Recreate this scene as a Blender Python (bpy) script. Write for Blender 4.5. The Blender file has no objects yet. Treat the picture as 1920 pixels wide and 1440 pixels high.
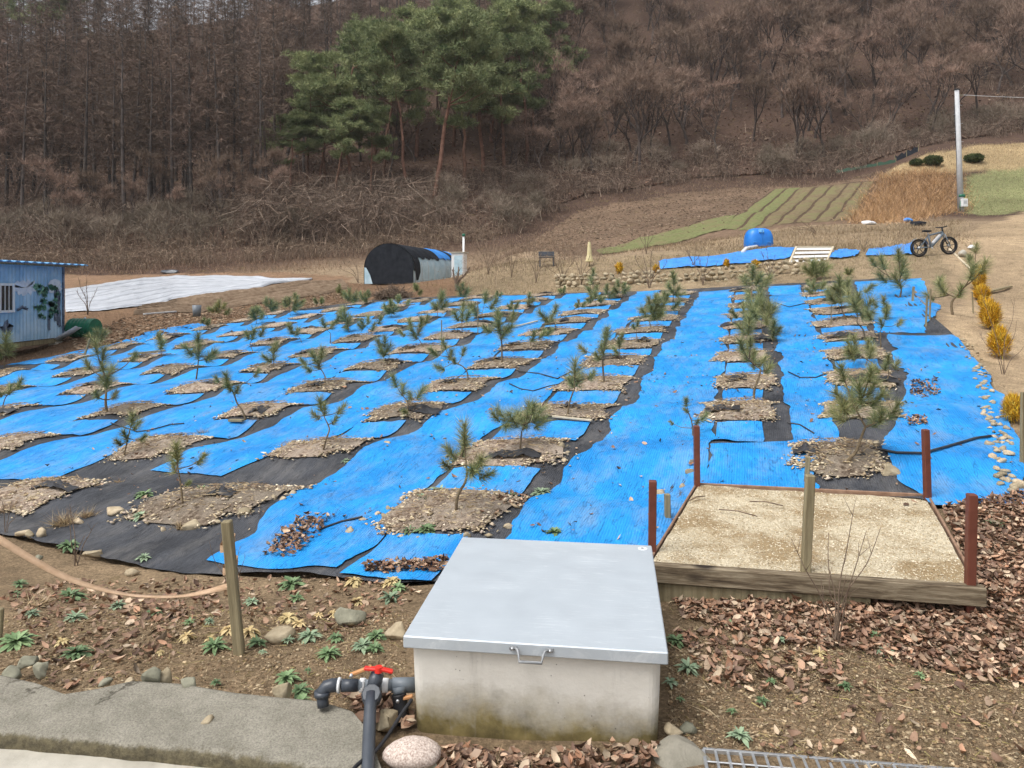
import bpy, math, random
import numpy as np
from mathutils import Vector, Matrix, Euler

random.seed(7)
RNG = np.random.default_rng(7)
sc = bpy.context.scene
C = sc.collection
R = math.radians
FPX = 1400.0          # focal length in photograph pixels
EYE = 2.05            # eye height above the ground by the water box
HORIZON = 540.0

# ------------------------------------------------------------------ camera, sky, sun, exposure
cam_d = bpy.data.cameras.new('camera')
cam = bpy.data.objects.new('camera', cam_d)
C.objects.link(cam)
cam.location = (0, 0, EYE)
cam.rotation_euler = (R(90), 0, 0)
cam_d.sensor_width = 36.0
cam_d.lens = 36.0 * FPX / 1920.0
cam_d.shift_y = -(720.0 - HORIZON) / 1920.0
cam_d.clip_start = 0.05
cam_d.clip_end = 3000
sc.camera = cam

SUN_EL, SUN_AZ = 60.0, 236.0      # high, to the left, veiled by cloud
world = bpy.data.worlds.new('World')
sc.world = world
world.use_nodes = True
wn = world.node_tree.nodes
wl = world.node_tree.links
wn.clear()
wo = wn.new('ShaderNodeOutputWorld')
wb = wn.new('ShaderNodeBackground')
ws = wn.new('ShaderNodeTexSky')
ws.sky_type = 'NISHITA'
ws.sun_disc = False
ws.sun_elevation = R(SUN_EL)
ws.sun_rotation = R(SUN_AZ)
ws.air_density = 1.0
ws.dust_density = 4.0
ws.ozone_density = 1.0
wh = wn.new('ShaderNodeHueSaturation')     # an overcast sky is nearly grey
wh.inputs['Saturation'].default_value = 0.22
wl.new(ws.outputs[0], wh.inputs['Color'])
wl.new(wh.outputs[0], wb.inputs['Color'])
wl.new(wb.outputs[0], wo.inputs['Surface'])
wb.inputs['Strength'].default_value = 0.15

sun_d = bpy.data.lights.new('sun', 'SUN')
sun_d.energy = 1.5
sun_d.angle = R(30)
sun_d.color = (1.0, 0.965, 0.91)
sun = bpy.data.objects.new('sun', sun_d)
C.objects.link(sun)
_az = R(SUN_AZ)
_sd = Vector((math.sin(_az) * math.cos(R(SUN_EL)), math.cos(_az) * math.cos(R(SUN_EL)), math.sin(R(SUN_EL))))
sun.rotation_euler = _sd.to_track_quat('Z', 'Y').to_euler()
sun.location = (0, 0, 60)

sc.view_settings.view_transform = 'Standard'
sc.view_settings.look = 'None'
sc.view_settings.gamma = 1.0
sc.view_settings.exposure = 0.55
sc.view_settings.use_curve_mapping = False
sc.cycles.max_bounces = 5
sc.cycles.diffuse_bounces = 3
sc.cycles.transparent_max_bounces = 6

# ------------------------------------------------------------------ numeric helpers
def sstep(a, b, x):
    t = np.clip((np.asarray(x, float) - a) / (b - a), 0, 1)
    return t * t * (3 - 2 * t)

def _hash(ix, iy, seed):
    n = (ix * 374761393 + iy * 668265263 + seed * 974711) & 0xFFFFFFFF
    n = ((n ^ (n >> 13)) * 1274126177) & 0xFFFFFFFF
    n = n ^ (n >> 16)
    return (n & 0xFFFF) / 65535.0

def vnoise(x, y, seed=0):
    x = np.asarray(x, float); y = np.asarray(y, float)
    ix = np.floor(x).astype(np.int64); iy = np.floor(y).astype(np.int64)
    fx = x - ix; fy = y - iy
    fx = fx * fx * (3 - 2 * fx); fy = fy * fy * (3 - 2 * fy)
    a = _hash(ix, iy, seed); b = _hash(ix + 1, iy, seed)
    c = _hash(ix, iy + 1, seed); d = _hash(ix + 1, iy + 1, seed)
    return (a * (1 - fx) + b * fx) * (1 - fy) + (c * (1 - fx) + d * fx) * fy - 0.5

def fbm(x, y, seed=0, octv=4):
    s = 0; a = 1.0
    for i in range(octv):
        s = s + a * vnoise(np.asarray(x) * 2 ** i, np.asarray(y) * 2 ** i, seed + i * 17)
        a *= 0.5
    return s

# field axes: u runs up the planted rows, v runs across them to the left
def to_uv(X, Y): return .307 * X + .952 * Y, -.952 * X + .307 * Y
def to_xy(u, v): return .3068 * u - .9514 * v, .9514 * u + .3068 * v
def plane(X, Y):
    u, v = to_uv(X, Y)
    return EYE - 2.67 + .109 * u - .052 * v

def pd(px, py, d):      # a point seen at a pixel, d metres ahead
    return ((px - 960) / FPX * d, d, EYE + (HORIZON - py) / FPX * d)

CP = [(-4, 1, .0), (0, 1, .0), (4, 1, .0), (-9, 2, -.1), (9, 2, .3), (-3, 3.4, -.02), (0, 3.4, .0), (3, 3.4, .03), (6, 4, .2),
      (-4.4, 4.6, -.12), (-2, 4.6, -.06), (0, 4.6, -.02), (1.2, 4.6, .05), (2.8, 4.7, .10), (4.2, 5.2, .2), (-8, 5, -.35), (-14, 6, -.6),
      (5.6, 7.5, .5), (9, 8, .75), (14, 10, 1.3), (16, 16, 1.9), (22, 20, 2.6), (30, 10, 1.5), (-25, 8, -1.2), (-20, 16, -.6), (0, -6, 0), (12, -6, 0), (-12, -6, 0), (40, 0, 1), (-40, 0, -1.5)]
CP += [pd(*q) for q in [
    (-60, 655, 24), (60, 648, 24), (130, 634, 24.2), (-200, 660, 25), (230, 600, 26.5), (330, 588, 28.5), (430, 578, 31),
    (125, 586, 28.5), (300, 583, 29.5), (330, 519, 46), (100, 528, 42), (-150, 535, 42), (580, 526, 40), (450, 558, 33), (620, 536, 35), (-400, 540, 44),
    (660, 545, 33.2), (690, 531, 36), (860, 527, 37.5), (840, 519, 44), (740, 512, 44), (900, 506, 44), (800, 548, 31.5), (960, 538, 30), (1050, 540, 28),
    (900, 505, 36), (1000, 492, 36), (1060, 500, 31), (1120, 478, 37),
    (1250, 520, 26.4), (1400, 518, 25.6), (1540, 508, 25), (1250, 496, 28), (1300, 495, 28), (1420, 462, 32.5), (1500, 470, 29), (1560, 490, 26.5), (1650, 470, 28.5),
    (1560, 440, 35), (1700, 425, 36), (1750, 479, 25.8), (1820, 470, 26), (1900, 500, 23.5), (1900, 600, 16.5), (1890, 680, 12.8), (2050, 560, 20), (2100, 430, 32),
    (960, 480, 42), (1130, 466, 41), (1300, 440, 42), (1400, 408, 47), (1230, 420, 48), (1060, 420, 58), (1100, 398, 62), (1290, 362, 66), (1460, 348, 68), (1640, 338, 66), (1620, 405, 45), (1500, 395, 50),
    (1780, 410, 41), (1860, 400, 44), (1920, 400, 43), (1820, 330, 57), (1920, 315, 58), (1745, 305, 60), (1700, 305, 61), (1840, 298, 60), (1900, 272, 66), (1720, 285, 66), (2100, 300, 60),
    (0, 490, 50), (200, 500, 50), (400, 490, 50), (600, 480, 50), (-300, 490, 52), (760, 455, 52), (900, 455, 52), (950, 440, 55),
    (100, 425, 62), (300, 410, 62), (500, 405, 62), (700, 390, 62), (815, 372, 65), (980, 375, 66), (1150, 345, 72), (1350, 315, 76), (1600, 290, 77), (1800, 245, 78), (1950, 215, 80), (-300, 430, 64),
    (0, 330, 85), (250, 310, 85), (500, 300, 85), (800, 280, 85), (1000, 265, 88), (1200, 225, 92), (1500, 180, 95), (1850, 130, 98), (-400, 340, 90), (2300, 100, 100), (2600, 300, 70),
    (-200, 105, 135), (100, 98, 135), (400, 72, 135), (700, 45, 135), (1000, 10, 135), (1300, -40, 135), (1700, -100, 135), (2100, -160, 135), (-700, 130, 140),
    (-300, 110, 190), (200, 90, 190), (600, 10, 190), (1000, -80, 190), (1400, -170, 190), (1900, -260, 190), (2400, -300, 190), (-900, 140, 190),
    (-300, 190, 300), (400, 120, 300), (1000, -80, 300), (1800, -250, 300), (2400, -280, 300), (-900, 260, 300)]]
CP = np.array(CP, float)

def _tps_fit(P, lam=0.4):
    n = len(P); X = P[:, :2] / 20.0
    d = np.linalg.norm(X[:, None] - X[None], axis=2)
    K = np.where(d > 0, d * d * np.log(np.maximum(d, 1e-9)), 0) + lam * 1e-3 * np.eye(n)
    Q = np.hstack([np.ones((n, 1)), X])
    A = np.zeros((n + 3, n + 3)); A[:n, :n] = K; A[:n, n:] = Q; A[n:, :n] = Q.T
    return np.linalg.solve(A, np.concatenate([P[:, 2], np.zeros(3)]))

# the planted field is a plane: add points of it to the fit
_fu = []
for _u in (7.5, 11, 15, 19, 23):
    for _v in (-2, 1, 4, 8, 12):
        _x, _y = to_xy(_u, _v)
        _fu.append((_x, _y, float(plane(_x, _y))))
for _u, _v in ((6, 6), (6, 3), (12, 15), (16, 16.5), (21, 15.5), (18, -3.6), (26, 13)):
    _x, _y = to_xy(_u, _v); _fu.append((_x, _y, float(plane(_x, _y))))
CPA = np.vstack([CP, np.array(_fu)])
_W = _tps_fit(CPA)

def tps(X, Y):
    X = np.atleast_1d(np.asarray(X, float)); Y = np.atleast_1d(np.asarray(Y, float))
    sh = X.shape; x = X.ravel() / 20.0; y = Y.ravel() / 20.0
    out = np.zeros(len(x)); n = len(CPA)
    for i in range(0, len(x), 20000):
        a = x[i:i + 20000]; b = y[i:i + 20000]
        d2 = (a[:, None] - CPA[:, 0] / 20.0) ** 2 + (b[:, None] - CPA[:, 1] / 20.0) ** 2
        K = np.where(d2 > 0, .5 * d2 * np.log(np.maximum(d2, 1e-18)), 0)
        out[i:i + 20000] = K @ _W[:n] + _W[n] + _W[n + 1] * a + _W[n + 2] * b
    return out.reshape(sh)

# near and far edges of the netted field, as u over v
NEAR_V = [-4.2, -3.55, -3.42, -3.1, -2.75, -2.5, -2.15, -1.5, -1.4, .5, .8, 1.6, 2.4, 3.1, 4.3, 5.4, 7.1, 9.0, 12.0, 19.0]
NEAR_U = [24.0, 17.5, 14.9, 11.8, 10.0, 8.6, 7.55, 7.0, 7.15, 7.2, 5.7, 5.35, 5.15, 5.15, 5.05, 5.12, 5.5, 6.0, 8.6, 14.3]
FAR_V = [-5.2, -2.3, -.5, 2.7, 5.5, 7.6, 11, 14.6, 16.7, 17.7, 19.0]
FAR_U = [25.6, 25.2, 25.2, 25.0, 25.7, 26.0, 26.9, 27.0, 24.9, 20.5, 14.4]
def u_near(v): return np.interp(v, NEAR_V, NEAR_U)
def u_far(v): return np.interp(v, FAR_V, FAR_U)

def field_mask(X, Y, w=1.4):
    u, v = to_uv(X, Y)
    return sstep(-w, .15, u - u_near(v)) * sstep(-w, .2, u_far(v) - u) * sstep(-1.6, .2, v + 5.0) * sstep(-w, .2, 18.8 - v)

# blue strips between the planted columns: (u, right edge v, left edge v)
STRIPS = {
    -3: [(15.6, -2.95, -2.3), (17.5, -3.6, -2.45), (20, -4.2, -2.6), (24.8, -4.7, -3.0)],
    -2: [(7.05, -2.12, -1.5), (8.3, -2.4, -1.25), (10, -2.75, -1.75), (11.8, -3.1, -2.09), (15.0, -3.42, -2.42)],
    -1: [(7.3, -.55, .42), (8.35, -.62, .42), (8.75, -.85, -.42), (12.2, -1.13, -.46), (24.6, -1.34, -.52)],
    0: [(5.5, .8, 2.0), (7.4, .55, 1.85), (8.7, .52, 1.70), (10.3, .5, 1.58), (24.4, .6, 1.5)],
    1: [(5.2, 3.15, 4.4), (7.3, 3.25, 4.4), (8.2, 3.35, 4.42), (10.4, 2.95, 4.0), (12.5, 2.95, 3.75), (18, 2.9, 3.6), (25.0, 2.9, 3.6)],
    2: [(7.35, 6.0, 7.0), (9.2, 5.35, 6.6), (11.5, 5.1, 6.35), (14, 5.05, 6.2), (25.3, 5.0, 6.1)],
    3: [(6.9, 8.3, 9.9), (9.2, 7.9, 9.2), (14, 7.6, 8.8), (25.6, 7.5, 8.6)],
    4: [(8.3, 10.9, 12.4), (10, 10.5, 11.9), (14, 10.0, 11.3), (26.2, 10.0, 11.1)],
    5: [(10.0, 13.2, 14.6), (14, 12.5, 13.8), (26.2, 12.3, 13.5)],
    6: [(11.8, 15.3, 16.8), (14, 15.0, 16.4), (24.5, 14.7, 16.0)],
    7: [(14.6, 17.4, 18.6), (21.0, 17.2, 18.0)],
}
def s_edge(k, u, side):
    t = np.array(STRIPS[k])
    return np.interp(u, t[:, 0], t[:, 1 + side])

PER, U0 = 1.72, 9.85
def col_span(k, u):     # right and left limits of planted column k
    if k == -1:
        r = np.interp(u, [7.3, 8.5, 9.5, 12, 15, 16, 25], [-1.25, -1.2, -1.75, -2.1, -2.4, -2.45, -3.0])
        l = s_edge(-1, u, 0)
        return r, l
    l = s_edge(k, u, 0) if k in STRIPS else s_edge(k - 1, u, 1) + 1.5
    return s_edge(k - 1, u, 1), l

def mounds(X, Y):
    X = np.asarray(X, float); Y = np.asarray(Y, float)
    u, v = to_uv(X, Y)
    w = np.zeros_like(u)
    for k in range(-1, 8):
        r, l = col_span(k, u)
        w = np.maximum(w, np.exp(-((v - (r + l) / 2) / .62) ** 2))
    amp = .022 + (.036 + .022 * sstep(3, 6, v)) * w
    z = amp * np.cos(2 * math.pi * (u - U0 + .1 * fbm(u * .4, v * .4, 5, 2)) / PER) + .03 * w - .01
    z = z + .05 * fbm(u * .7, v * .9, 3, 3)
    return z * sstep(.0, 1.0, u - u_near(v)) * sstep(.0, 1.2, u_far(v) - u) * sstep(-5.0, -3.5, v) * sstep(0, 1, 19 - v)

def ground_z(X, Y):      # the bare ground
    X = np.asarray(X, float); Y = np.asarray(Y, float)
    m = field_mask(X, Y)
    z = tps(X, Y) * (1 - m) + plane(X, Y) * m
    near = 1 - sstep(14, 30, np.hypot(X, Y))
    z = z + (1 - m) * near * .035 * fbm(X * 1.1, Y * 1.1, 11, 4)
    z = z + (1 - m) * (1 - near) * .25 * fbm(X * .25, Y * .25, 13, 4)
    z = z - .16 * sstep(.06, -.06, Y - (3.06 - .149 * X)) * sstep(-.25, -.45, X)      # the road lies lower than its kerb
    return z + mounds(X, Y) * m

def gz(x, y): return float(ground_z(np.array([x]), np.array([y]))[0])

def cast(px, py, dmax=260, dmin=1.0):      # where the sight line of a pixel meets the ground
    d = np.concatenate([np.linspace(dmin, 34, 460), np.linspace(34.1, dmax, 700)])
    X = (px - 960) / FPX * d; Z = EYE + (HORIZON - py) / FPX * d
    g = ground_z(X, d)
    k = np.nonzero(g >= Z)[0]
    if len(k) == 0: i = len(d) - 1
    else: i = k[0]
    if i > 0 and len(k):
        a = Z[i - 1] - g[i - 1]; b = g[i] - Z[i]
        t = a / max(a + b, 1e-9); dd = d[i - 1] + t * (d[i] - d[i - 1])
    else: dd = d[i]
    x = (px - 960) / FPX * dd
    return x, dd, gz(x, dd)

# ------------------------------------------------------------------ object helpers
def np_mesh(name, V, F, uv=None, smooth=False, mats=(), midx=None, col=None):
    V = np.asarray(V, np.float32); me = bpy.data.meshes.new(name)
    if isinstance(F, np.ndarray): groups = [F]
    else: groups = [np.asarray(g) for g in F if len(g)]
    me.vertices.add(len(V)); me.vertices.foreach_set('co', V.ravel())
    loops = np.concatenate([g.ravel() for g in groups]).astype(np.int32)
    sizes = np.concatenate([np.full(len(g), g.shape[1]) for g in groups]).astype(np.int32)
    starts = np.concatenate([[0], np.cumsum(sizes)[:-1]]).astype(np.int32)
    me.loops.add(len(loops)); me.loops.foreach_set('vertex_index', loops)
    me.polygons.add(len(sizes)); me.polygons.foreach_set('loop_start', starts)
    if smooth: me.polygons.foreach_set('use_smooth', np.ones(len(sizes), bool))
    for m in mats: me.materials.append(m)
    if midx is not None: me.polygons.foreach_set('material_index', np.asarray(midx, np.int32))
    me.update(calc_edges=True)
    if uv is not None:
        l = me.uv_layers.new(name='UVMap'); l.data.foreach_set('uv', np.asarray(uv, np.float32)[loops].ravel())
    if col is not None:
        a = me.color_attributes.new('Col', 'FLOAT_COLOR', 'POINT')
        c4 = np.hstack([np.asarray(col, np.float32), np.ones((len(V), 1), np.float32)])
        a.data.foreach_set('color', c4.ravel())
    me.validate()
    return me

def link(name, me, parent=None, loc=None, rot=None):
    o = bpy.data.objects.new(name, me); C.objects.link(o)
    if parent is not None: o.parent = parent
    if loc is not None: o.location = loc
    if rot is not None: o.rotation_euler = rot
    return o

def tag(o, label=None, cat=None, group=None, kind=None):
    if label: o['label'] = label
    if cat: o['category'] = cat
    if group: o['group'] = group
    if kind: o['kind'] = kind
    return o

def thing(name, label, cat, loc=(0, 0, 0), rz=0.0, group=None):
    o = link(name, None, None, loc, (0, 0, rz)); o.empty_display_size = .2
    return tag(o, label, cat, group)

def copy_tree(o, parent=None):
    c = o.copy(); C.objects.link(c)
    if parent is not None: c.parent = parent
    for ch in o.children: copy_tree(ch, c)
    return c

class MB:
    def __init__(s): s.v = []; s.f = []
    def add(s, vs, fs):
        b = len(s.v); s.v.extend([tuple(p) for p in vs]); s.f.extend([tuple(b + i for i in f) for f in fs]); return s
    def box(s, c, d, rz=0, rx=0, ry=0):
        M = Euler((rx, ry, rz)).to_matrix(); c = Vector(c); h = Vector(d) * .5
        vs = [c + M @ Vector((x * h.x, y * h.y, z * h.z)) for x in (-1, 1) for y in (-1, 1) for z in (-1, 1)]
        return s.add(vs, [(0, 1, 3, 2), (4, 6, 7, 5), (0, 4, 5, 1), (2, 3, 7, 6), (0, 2, 6, 4), (1, 5, 7, 3)])
    def cbox(s, c, d, b=.004, rz=0, rx=0, ry=0, M=None):      # box with chamfered edges
        if M is None: M = Euler((rx, ry, rz)).to_matrix()
        c = Vector(c); h = Vector(d) * .5; b = min(b, h.x * .6, h.y * .6, h.z * .6)
        vs = []; idx = {}
        for x in (-1, 1):
            for y in (-1, 1):
                for z in (-1, 1):
                    for ax in range(3):
                        p = Vector((x * h.x, y * h.y, z * h.z))
                        for k in range(3):
                            if k != ax: p[k] -= (x, y, z)[k] * b
                        idx[(x, y, z, ax)] = len(vs); vs.append(c + M @ p)
        fs = []
        def q(*k): fs.append(tuple(idx[i] for i in k))
        for sgn in (-1, 1):
            o = [(-1, -1), (1, -1), (1, 1), (-1, 1)]
            if sgn < 0: o = o[::-1]
            q(*[(sgn, y, z, 0) for y, z in o]); q(*[(x, sgn, z, 1) for z, x in o]); q(*[(x, y, sgn, 2) for x, y in o])
        for a in (-1, 1):
            for b_ in (-1, 1):
                q((-1, a, b_, 1), (1, a, b_, 1), (1, a, b_, 2), (-1, a, b_, 2))
                q((a, -1, b_, 0), (a, 1, b_, 0), (a, 1, b_, 2), (a, -1, b_, 2))
                q((a, b_, -1, 0), (a, b_, 1, 0), (a, b_, 1, 1), (a, b_, -1, 1))
                for z in (-1, 1): q((a, b_, z, 0), (a, b_, z, 1), (a, b_, z, 2))
        return s.add(vs, fs)
    def tube(s, pts, rad, n=8, cap=True):
        pts = [Vector(p) for p in pts]
        if not hasattr(rad, '__len__'): rad = [rad] * len(pts)
        base = len(s.v); ref = None
        for i, p in enumerate(pts):
            t = (pts[min(i + 1, len(pts) - 1)] - pts[max(i - 1, 0)]).normalized()
            if ref is None:
                ref = t.orthogonal().normalized()
            else:
                ref = (ref - t * ref.dot(t))
                ref = ref.normalized() if ref.length > 1e-6 else t.orthogonal().normalized()
            b = t.cross(ref)
            for k in range(n):
                a = 2 * math.pi * k / n
                s.v.append(tuple(p + (ref * math.cos(a) + b * math.sin(a)) * rad[i]))
        for i in range(len(pts) - 1):
            for k in range(n):
                k2 = (k + 1) % n
                s.f.append((base + i * n + k, base + i * n + k2, base + (i + 1) * n + k2, base + (i + 1) * n + k))
        if cap:
            s.f.append(tuple(base + k for k in range(n))[::-1]); e = base + (len(pts) - 1) * n
            s.f.append(tuple(e + k for k in range(n)))
        return s
    def lathe(s, prof, n=24, c=(0, 0, 0), axis='Z', sy=1.0):
        base = len(s.v)
        for r, z in prof:
            for k in range(n):
                a = 2 * math.pi * k / n; x, y = r * math.cos(a), r * math.sin(a) * sy
                p = (x, y, z) if axis == 'Z' else ((z, x, y) if axis == 'X' else (x, z, y))
                s.v.append((p[0] + c[0], p[1] + c[1], p[2] + c[2]))
        for i in range(len(prof) - 1):
            for k in range(n):
                k2 = (k + 1) % n
                s.f.append((base + i * n + k, base + i * n + k2, base + (i + 1) * n + k2, base + (i + 1) * n + k))
        return s
    def prism(s, pts, z0, z1):
        n = len(pts)
        vs = [(x, y, z0) for x, y in pts] + [(x, y, z1) for x, y in pts]
        fs = [tuple(range(n))[::-1], tuple(range(n, 2 * n))] + [(i, (i + 1) % n, n + (i + 1) % n, n + i) for i in range(n)]
        return s.add(vs, fs)
    def mesh(s, name, mat, smooth=False):
        me = bpy.data.meshes.new(name); me.from_pydata(s.v, [], s.f)
        for m in (mat if isinstance(mat, (list, tuple)) else [mat]): me.materials.append(m)
        if smooth: me.polygons.foreach_set('use_smooth', [True] * len(me.polygons))
        me.validate(); me.update()
        return me
    def build(s, name, mat, parent=None, smooth=False, loc=None, rot=None):
        return link(name, s.mesh(name, mat, smooth), parent, loc, rot)

def ico(sub=1):
    t = (1 + 5 ** .5) / 2
    v = [Vector(p).normalized() for p in [(-1, t, 0), (1, t, 0), (-1, -t, 0), (1, -t, 0), (0, -1, t), (0, 1, t), (0, -1, -t), (0, 1, -t), (t, 0, -1), (t, 0, 1), (-t, 0, -1), (-t, 0, 1)]]
    f = [(0, 11, 5), (0, 5, 1), (0, 1, 7), (0, 7, 10), (0, 10, 11), (1, 5, 9), (5, 11, 4), (11, 10, 2), (10, 7, 6), (7, 1, 8), (3, 9, 4), (3, 4, 2), (3, 2, 6), (3, 6, 8), (3, 8, 9), (4, 9, 5), (2, 4, 11), (6, 2, 10), (8, 6, 7), (9, 8, 1)]
    for _ in range(sub):
        c = {}; nf = []
        def mid(a, b):
            k = (min(a, b), max(a, b))
            if k not in c: c[k] = len(v); v.append(((v[a] + v[b]) * .5).normalized())
            return c[k]
        for a, b, d in f:
            x, y, z = mid(a, b), mid(b, d), mid(d, a)
            nf += [(a, x, z), (b, y, x), (d, z, y), (x, y, z)]
        f = nf
    return np.array([list(p) for p in v]), np.array(f)
ICO0, ICO1, ICO2 = ico(0), ico(1), ico(2)

def rock_verts(sub, seed, sx=1, sy=1, sz=.6, rough=.35, facets=5):
    facets = facets * 2
    V, Fc = (ICO0, ICO1, ICO2, )[sub] if sub < 3 else ico(sub)
    r = np.random.default_rng(seed); V = V.copy()
    n = r.normal(size=(facets, 3)); n /= np.linalg.norm(n, axis=1)[:, None]
    for k in n:                               # cut flat facets
        h = .44 + .3 * r.random(); d = V @ k
        V = V - np.where(d > h, d - h, 0)[:, None] * k
    s = r.random(3) * 20
    w = fbm(V[:, 0] * 1.3 + s[0] + V[:, 2], V[:, 1] * 1.3 + s[1] - V[:, 2] * .7, seed % 97, 3)
    V = V * (1 + rough * w)[:, None]
    return V * np.array([sx, sy, sz]), Fc

def bias_tube_arrays(segs):
    """segs: (p0, p1, r0, r1, sides); sides 1 = a flat sliver."""
    V = []; F3 = []; F4 = []
    for p0, p1, r0, r1, n in segs:
        b = len(V); d = p1 - p0
        L = d.length
        if L < 1e-5: continue
        d = d / L
        a = d.orthogonal().normalized()
        if n == 1:
            a = (a * math.cos(L * 91.7 + p0.x * 37) + d.cross(a) * math.sin(L * 91.7 + p0.x * 37))
            V += [p0 - a * r0, p0 + a * r0, p1]
            F3.append((b, b + 1, b + 2)); continue
        c = d.cross(a)
        for q, r in ((p0, r0), (p1, r1)):
            for k in range(n):
                t = 2 * math.pi * k / n
                V.append(q + (a * math.cos(t) + c * math.sin(t)) * r)
        for k in range(n):
            F4.append((b + k, b + (k + 1) % n, b + n + (k + 1) % n, b + n + k))
    return np.array([tuple(p) for p in V]), [np.array(F3).reshape(-1, 3), np.array(F4).reshape(-1, 4)]

# ------------------------------------------------------------------ materials
def _mix(nt, fac, a, b, mode='MIX'):
    n = nt.nodes.new('ShaderNodeMix'); n.data_type = 'RGBA'; n.blend_type = mode
    for k, s in ((0, fac), (6, a), (7, b)):
        if hasattr(s, 'is_output'): nt.links.new(s, n.inputs[k])
        else: n.inputs[k].default_value = s if k == 0 else (*s, 1)
    return n.outputs[2]

def _noise(nt, vec, scale, detail=5, rough=.6, dist=0):
    n = nt.nodes.new('ShaderNodeTexNoise'); n.inputs['Scale'].default_value = scale
    n.inputs['Detail'].default_value = detail; n.inputs['Roughness'].default_value = rough; n.inputs['Distortion'].default_value = dist
    nt.links.new(vec, n.inputs['Vector']); return n.outputs['Fac']

def _ramp(nt, fac, stops):
    n = nt.nodes.new('ShaderNodeValToRGB'); nt.links.new(fac, n.inputs['Fac'])
    e = n.color_ramp.elements
    while len(e) < len(stops): e.new(.5)
    for k, (p, c) in enumerate(stops):
        e[k].position = p; e[k].color = (*c, 1) if hasattr(c, '__len__') else (c, c, c, 1)
    return n.outputs['Color']

def _map(nt, vec, scale):
    n = nt.nodes.new('ShaderNodeMapping'); n.inputs['Scale'].default_value = scale; nt.links.new(vec, n.inputs['Vector']); return n.outputs['Vector']

def new_mat(name, rough=.85, spec=.25, metal=0.0):
    m = bpy.data.materials.new(name); m.use_nodes = True; nt = m.node_tree
    b = nt.nodes['Principled BSDF']
    b.inputs['Roughness'].default_value = rough; b.inputs['Specular IOR Level'].default_value = spec; b.inputs['Metallic'].default_value = metal
    tc = nt.nodes.new('ShaderNodeTexCoord')
    return m, nt, b, tc

def _bump(nt, b, h, strength, dist=.01):
    n = nt.nodes.new('ShaderNodeBump'); n.inputs['Strength'].default_value = strength; n.inputs['Distance'].default_value = dist
    nt.links.new(h, n.inputs['Height']); nt.links.new(n.outputs[0], b.inputs['Normal'])

def mat(name, c1, c2=None, scale=6, rough=.85, spec=.25, metal=0, bump=.3, bscale=60, bdist=.006, vary=0.0, lo=.3, hi=.7, coord='Object', stretch=None, c3=None, s3=1.5, detail=5):
    m, nt, b, tc = new_mat(name, rough, spec, metal)
    vec = tc.outputs[coord]
    if stretch: vec = _map(nt, vec, stretch)
    c2 = c2 or tuple(min(1, x * 1.35) for x in c1)
    col = _ramp(nt, _noise(nt, vec, scale, detail), [(lo, c1), (hi, c2)])
    if c3:
        col = _mix(nt, _ramp(nt, _noise(nt, vec, s3, 4), [(.45, 0.0), (.62, 1.0)]), col, c3)
    if vary:
        oi = nt.nodes.new('ShaderNodeObjectInfo'); hs = nt.nodes.new('ShaderNodeHueSaturation')
        mr = nt.nodes.new('ShaderNodeMapRange'); nt.links.new(oi.outputs['Random'], mr.inputs[0])
        mr.inputs[3].default_value = 1 - vary; mr.inputs[4].default_value = 1 + vary
        nt.links.new(mr.outputs[0], hs.inputs['Value'])
        m2 = nt.nodes.new('ShaderNodeMapRange'); nt.links.new(oi.outputs['Random'], m2.inputs[0])
        m2.inputs[3].default_value = .5 + vary * .02; m2.inputs[4].default_value = .5 - vary * .02
        nt.links.new(m2.outputs[0], hs.inputs['Hue'])
        nt.links.new(col, hs.inputs['Color']); col = hs.outputs[0]
    nt.links.new(col, b.inputs['Base Color'])
    if bump: _bump(nt, b, _noise(nt, vec, bscale, 4), bump, bdist)
    return m

def vmat(name, rough=.85, spec=.2, vary=0.0):
    """colour taken from each piece's own colour attribute"""
    m, nt, b, tc = new_mat(name, rough, spec)
    at_ = nt.nodes.new('ShaderNodeVertexColor'); at_.layer_name = 'Col'; col = at_.outputs[0]
    if vary:
        oi = nt.nodes.new('ShaderNodeObjectInfo'); mr = nt.nodes.new('ShaderNodeMapRange'); nt.links.new(oi.outputs['Random'], mr.inputs[0])
        mr.inputs[3].default_value = 1 - vary; mr.inputs[4].default_value = 1 + vary
        col = _mix(nt, 1.0, col, mr.outputs[0], 'MULTIPLY')
    nt.links.new(col, b.inputs['Base Color'])
    return m

def pal(n, rep, cols, seed, var=.25):
    """one colour per piece out of a palette, repeated for its vertices"""
    r = np.random.default_rng(seed); c = np.array(cols)[r.integers(0, len(cols), n)]
    t = r.random((n, 1)); c2 = np.array(cols)[r.integers(0, len(cols), n)]
    c = (c * (1 - t * .5) + c2 * t * .5) * (1 + var * r.normal(size=(n, 1))).clip(.35, 1.8)
    return np.repeat(c.clip(.004, .95), rep, 0)

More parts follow.
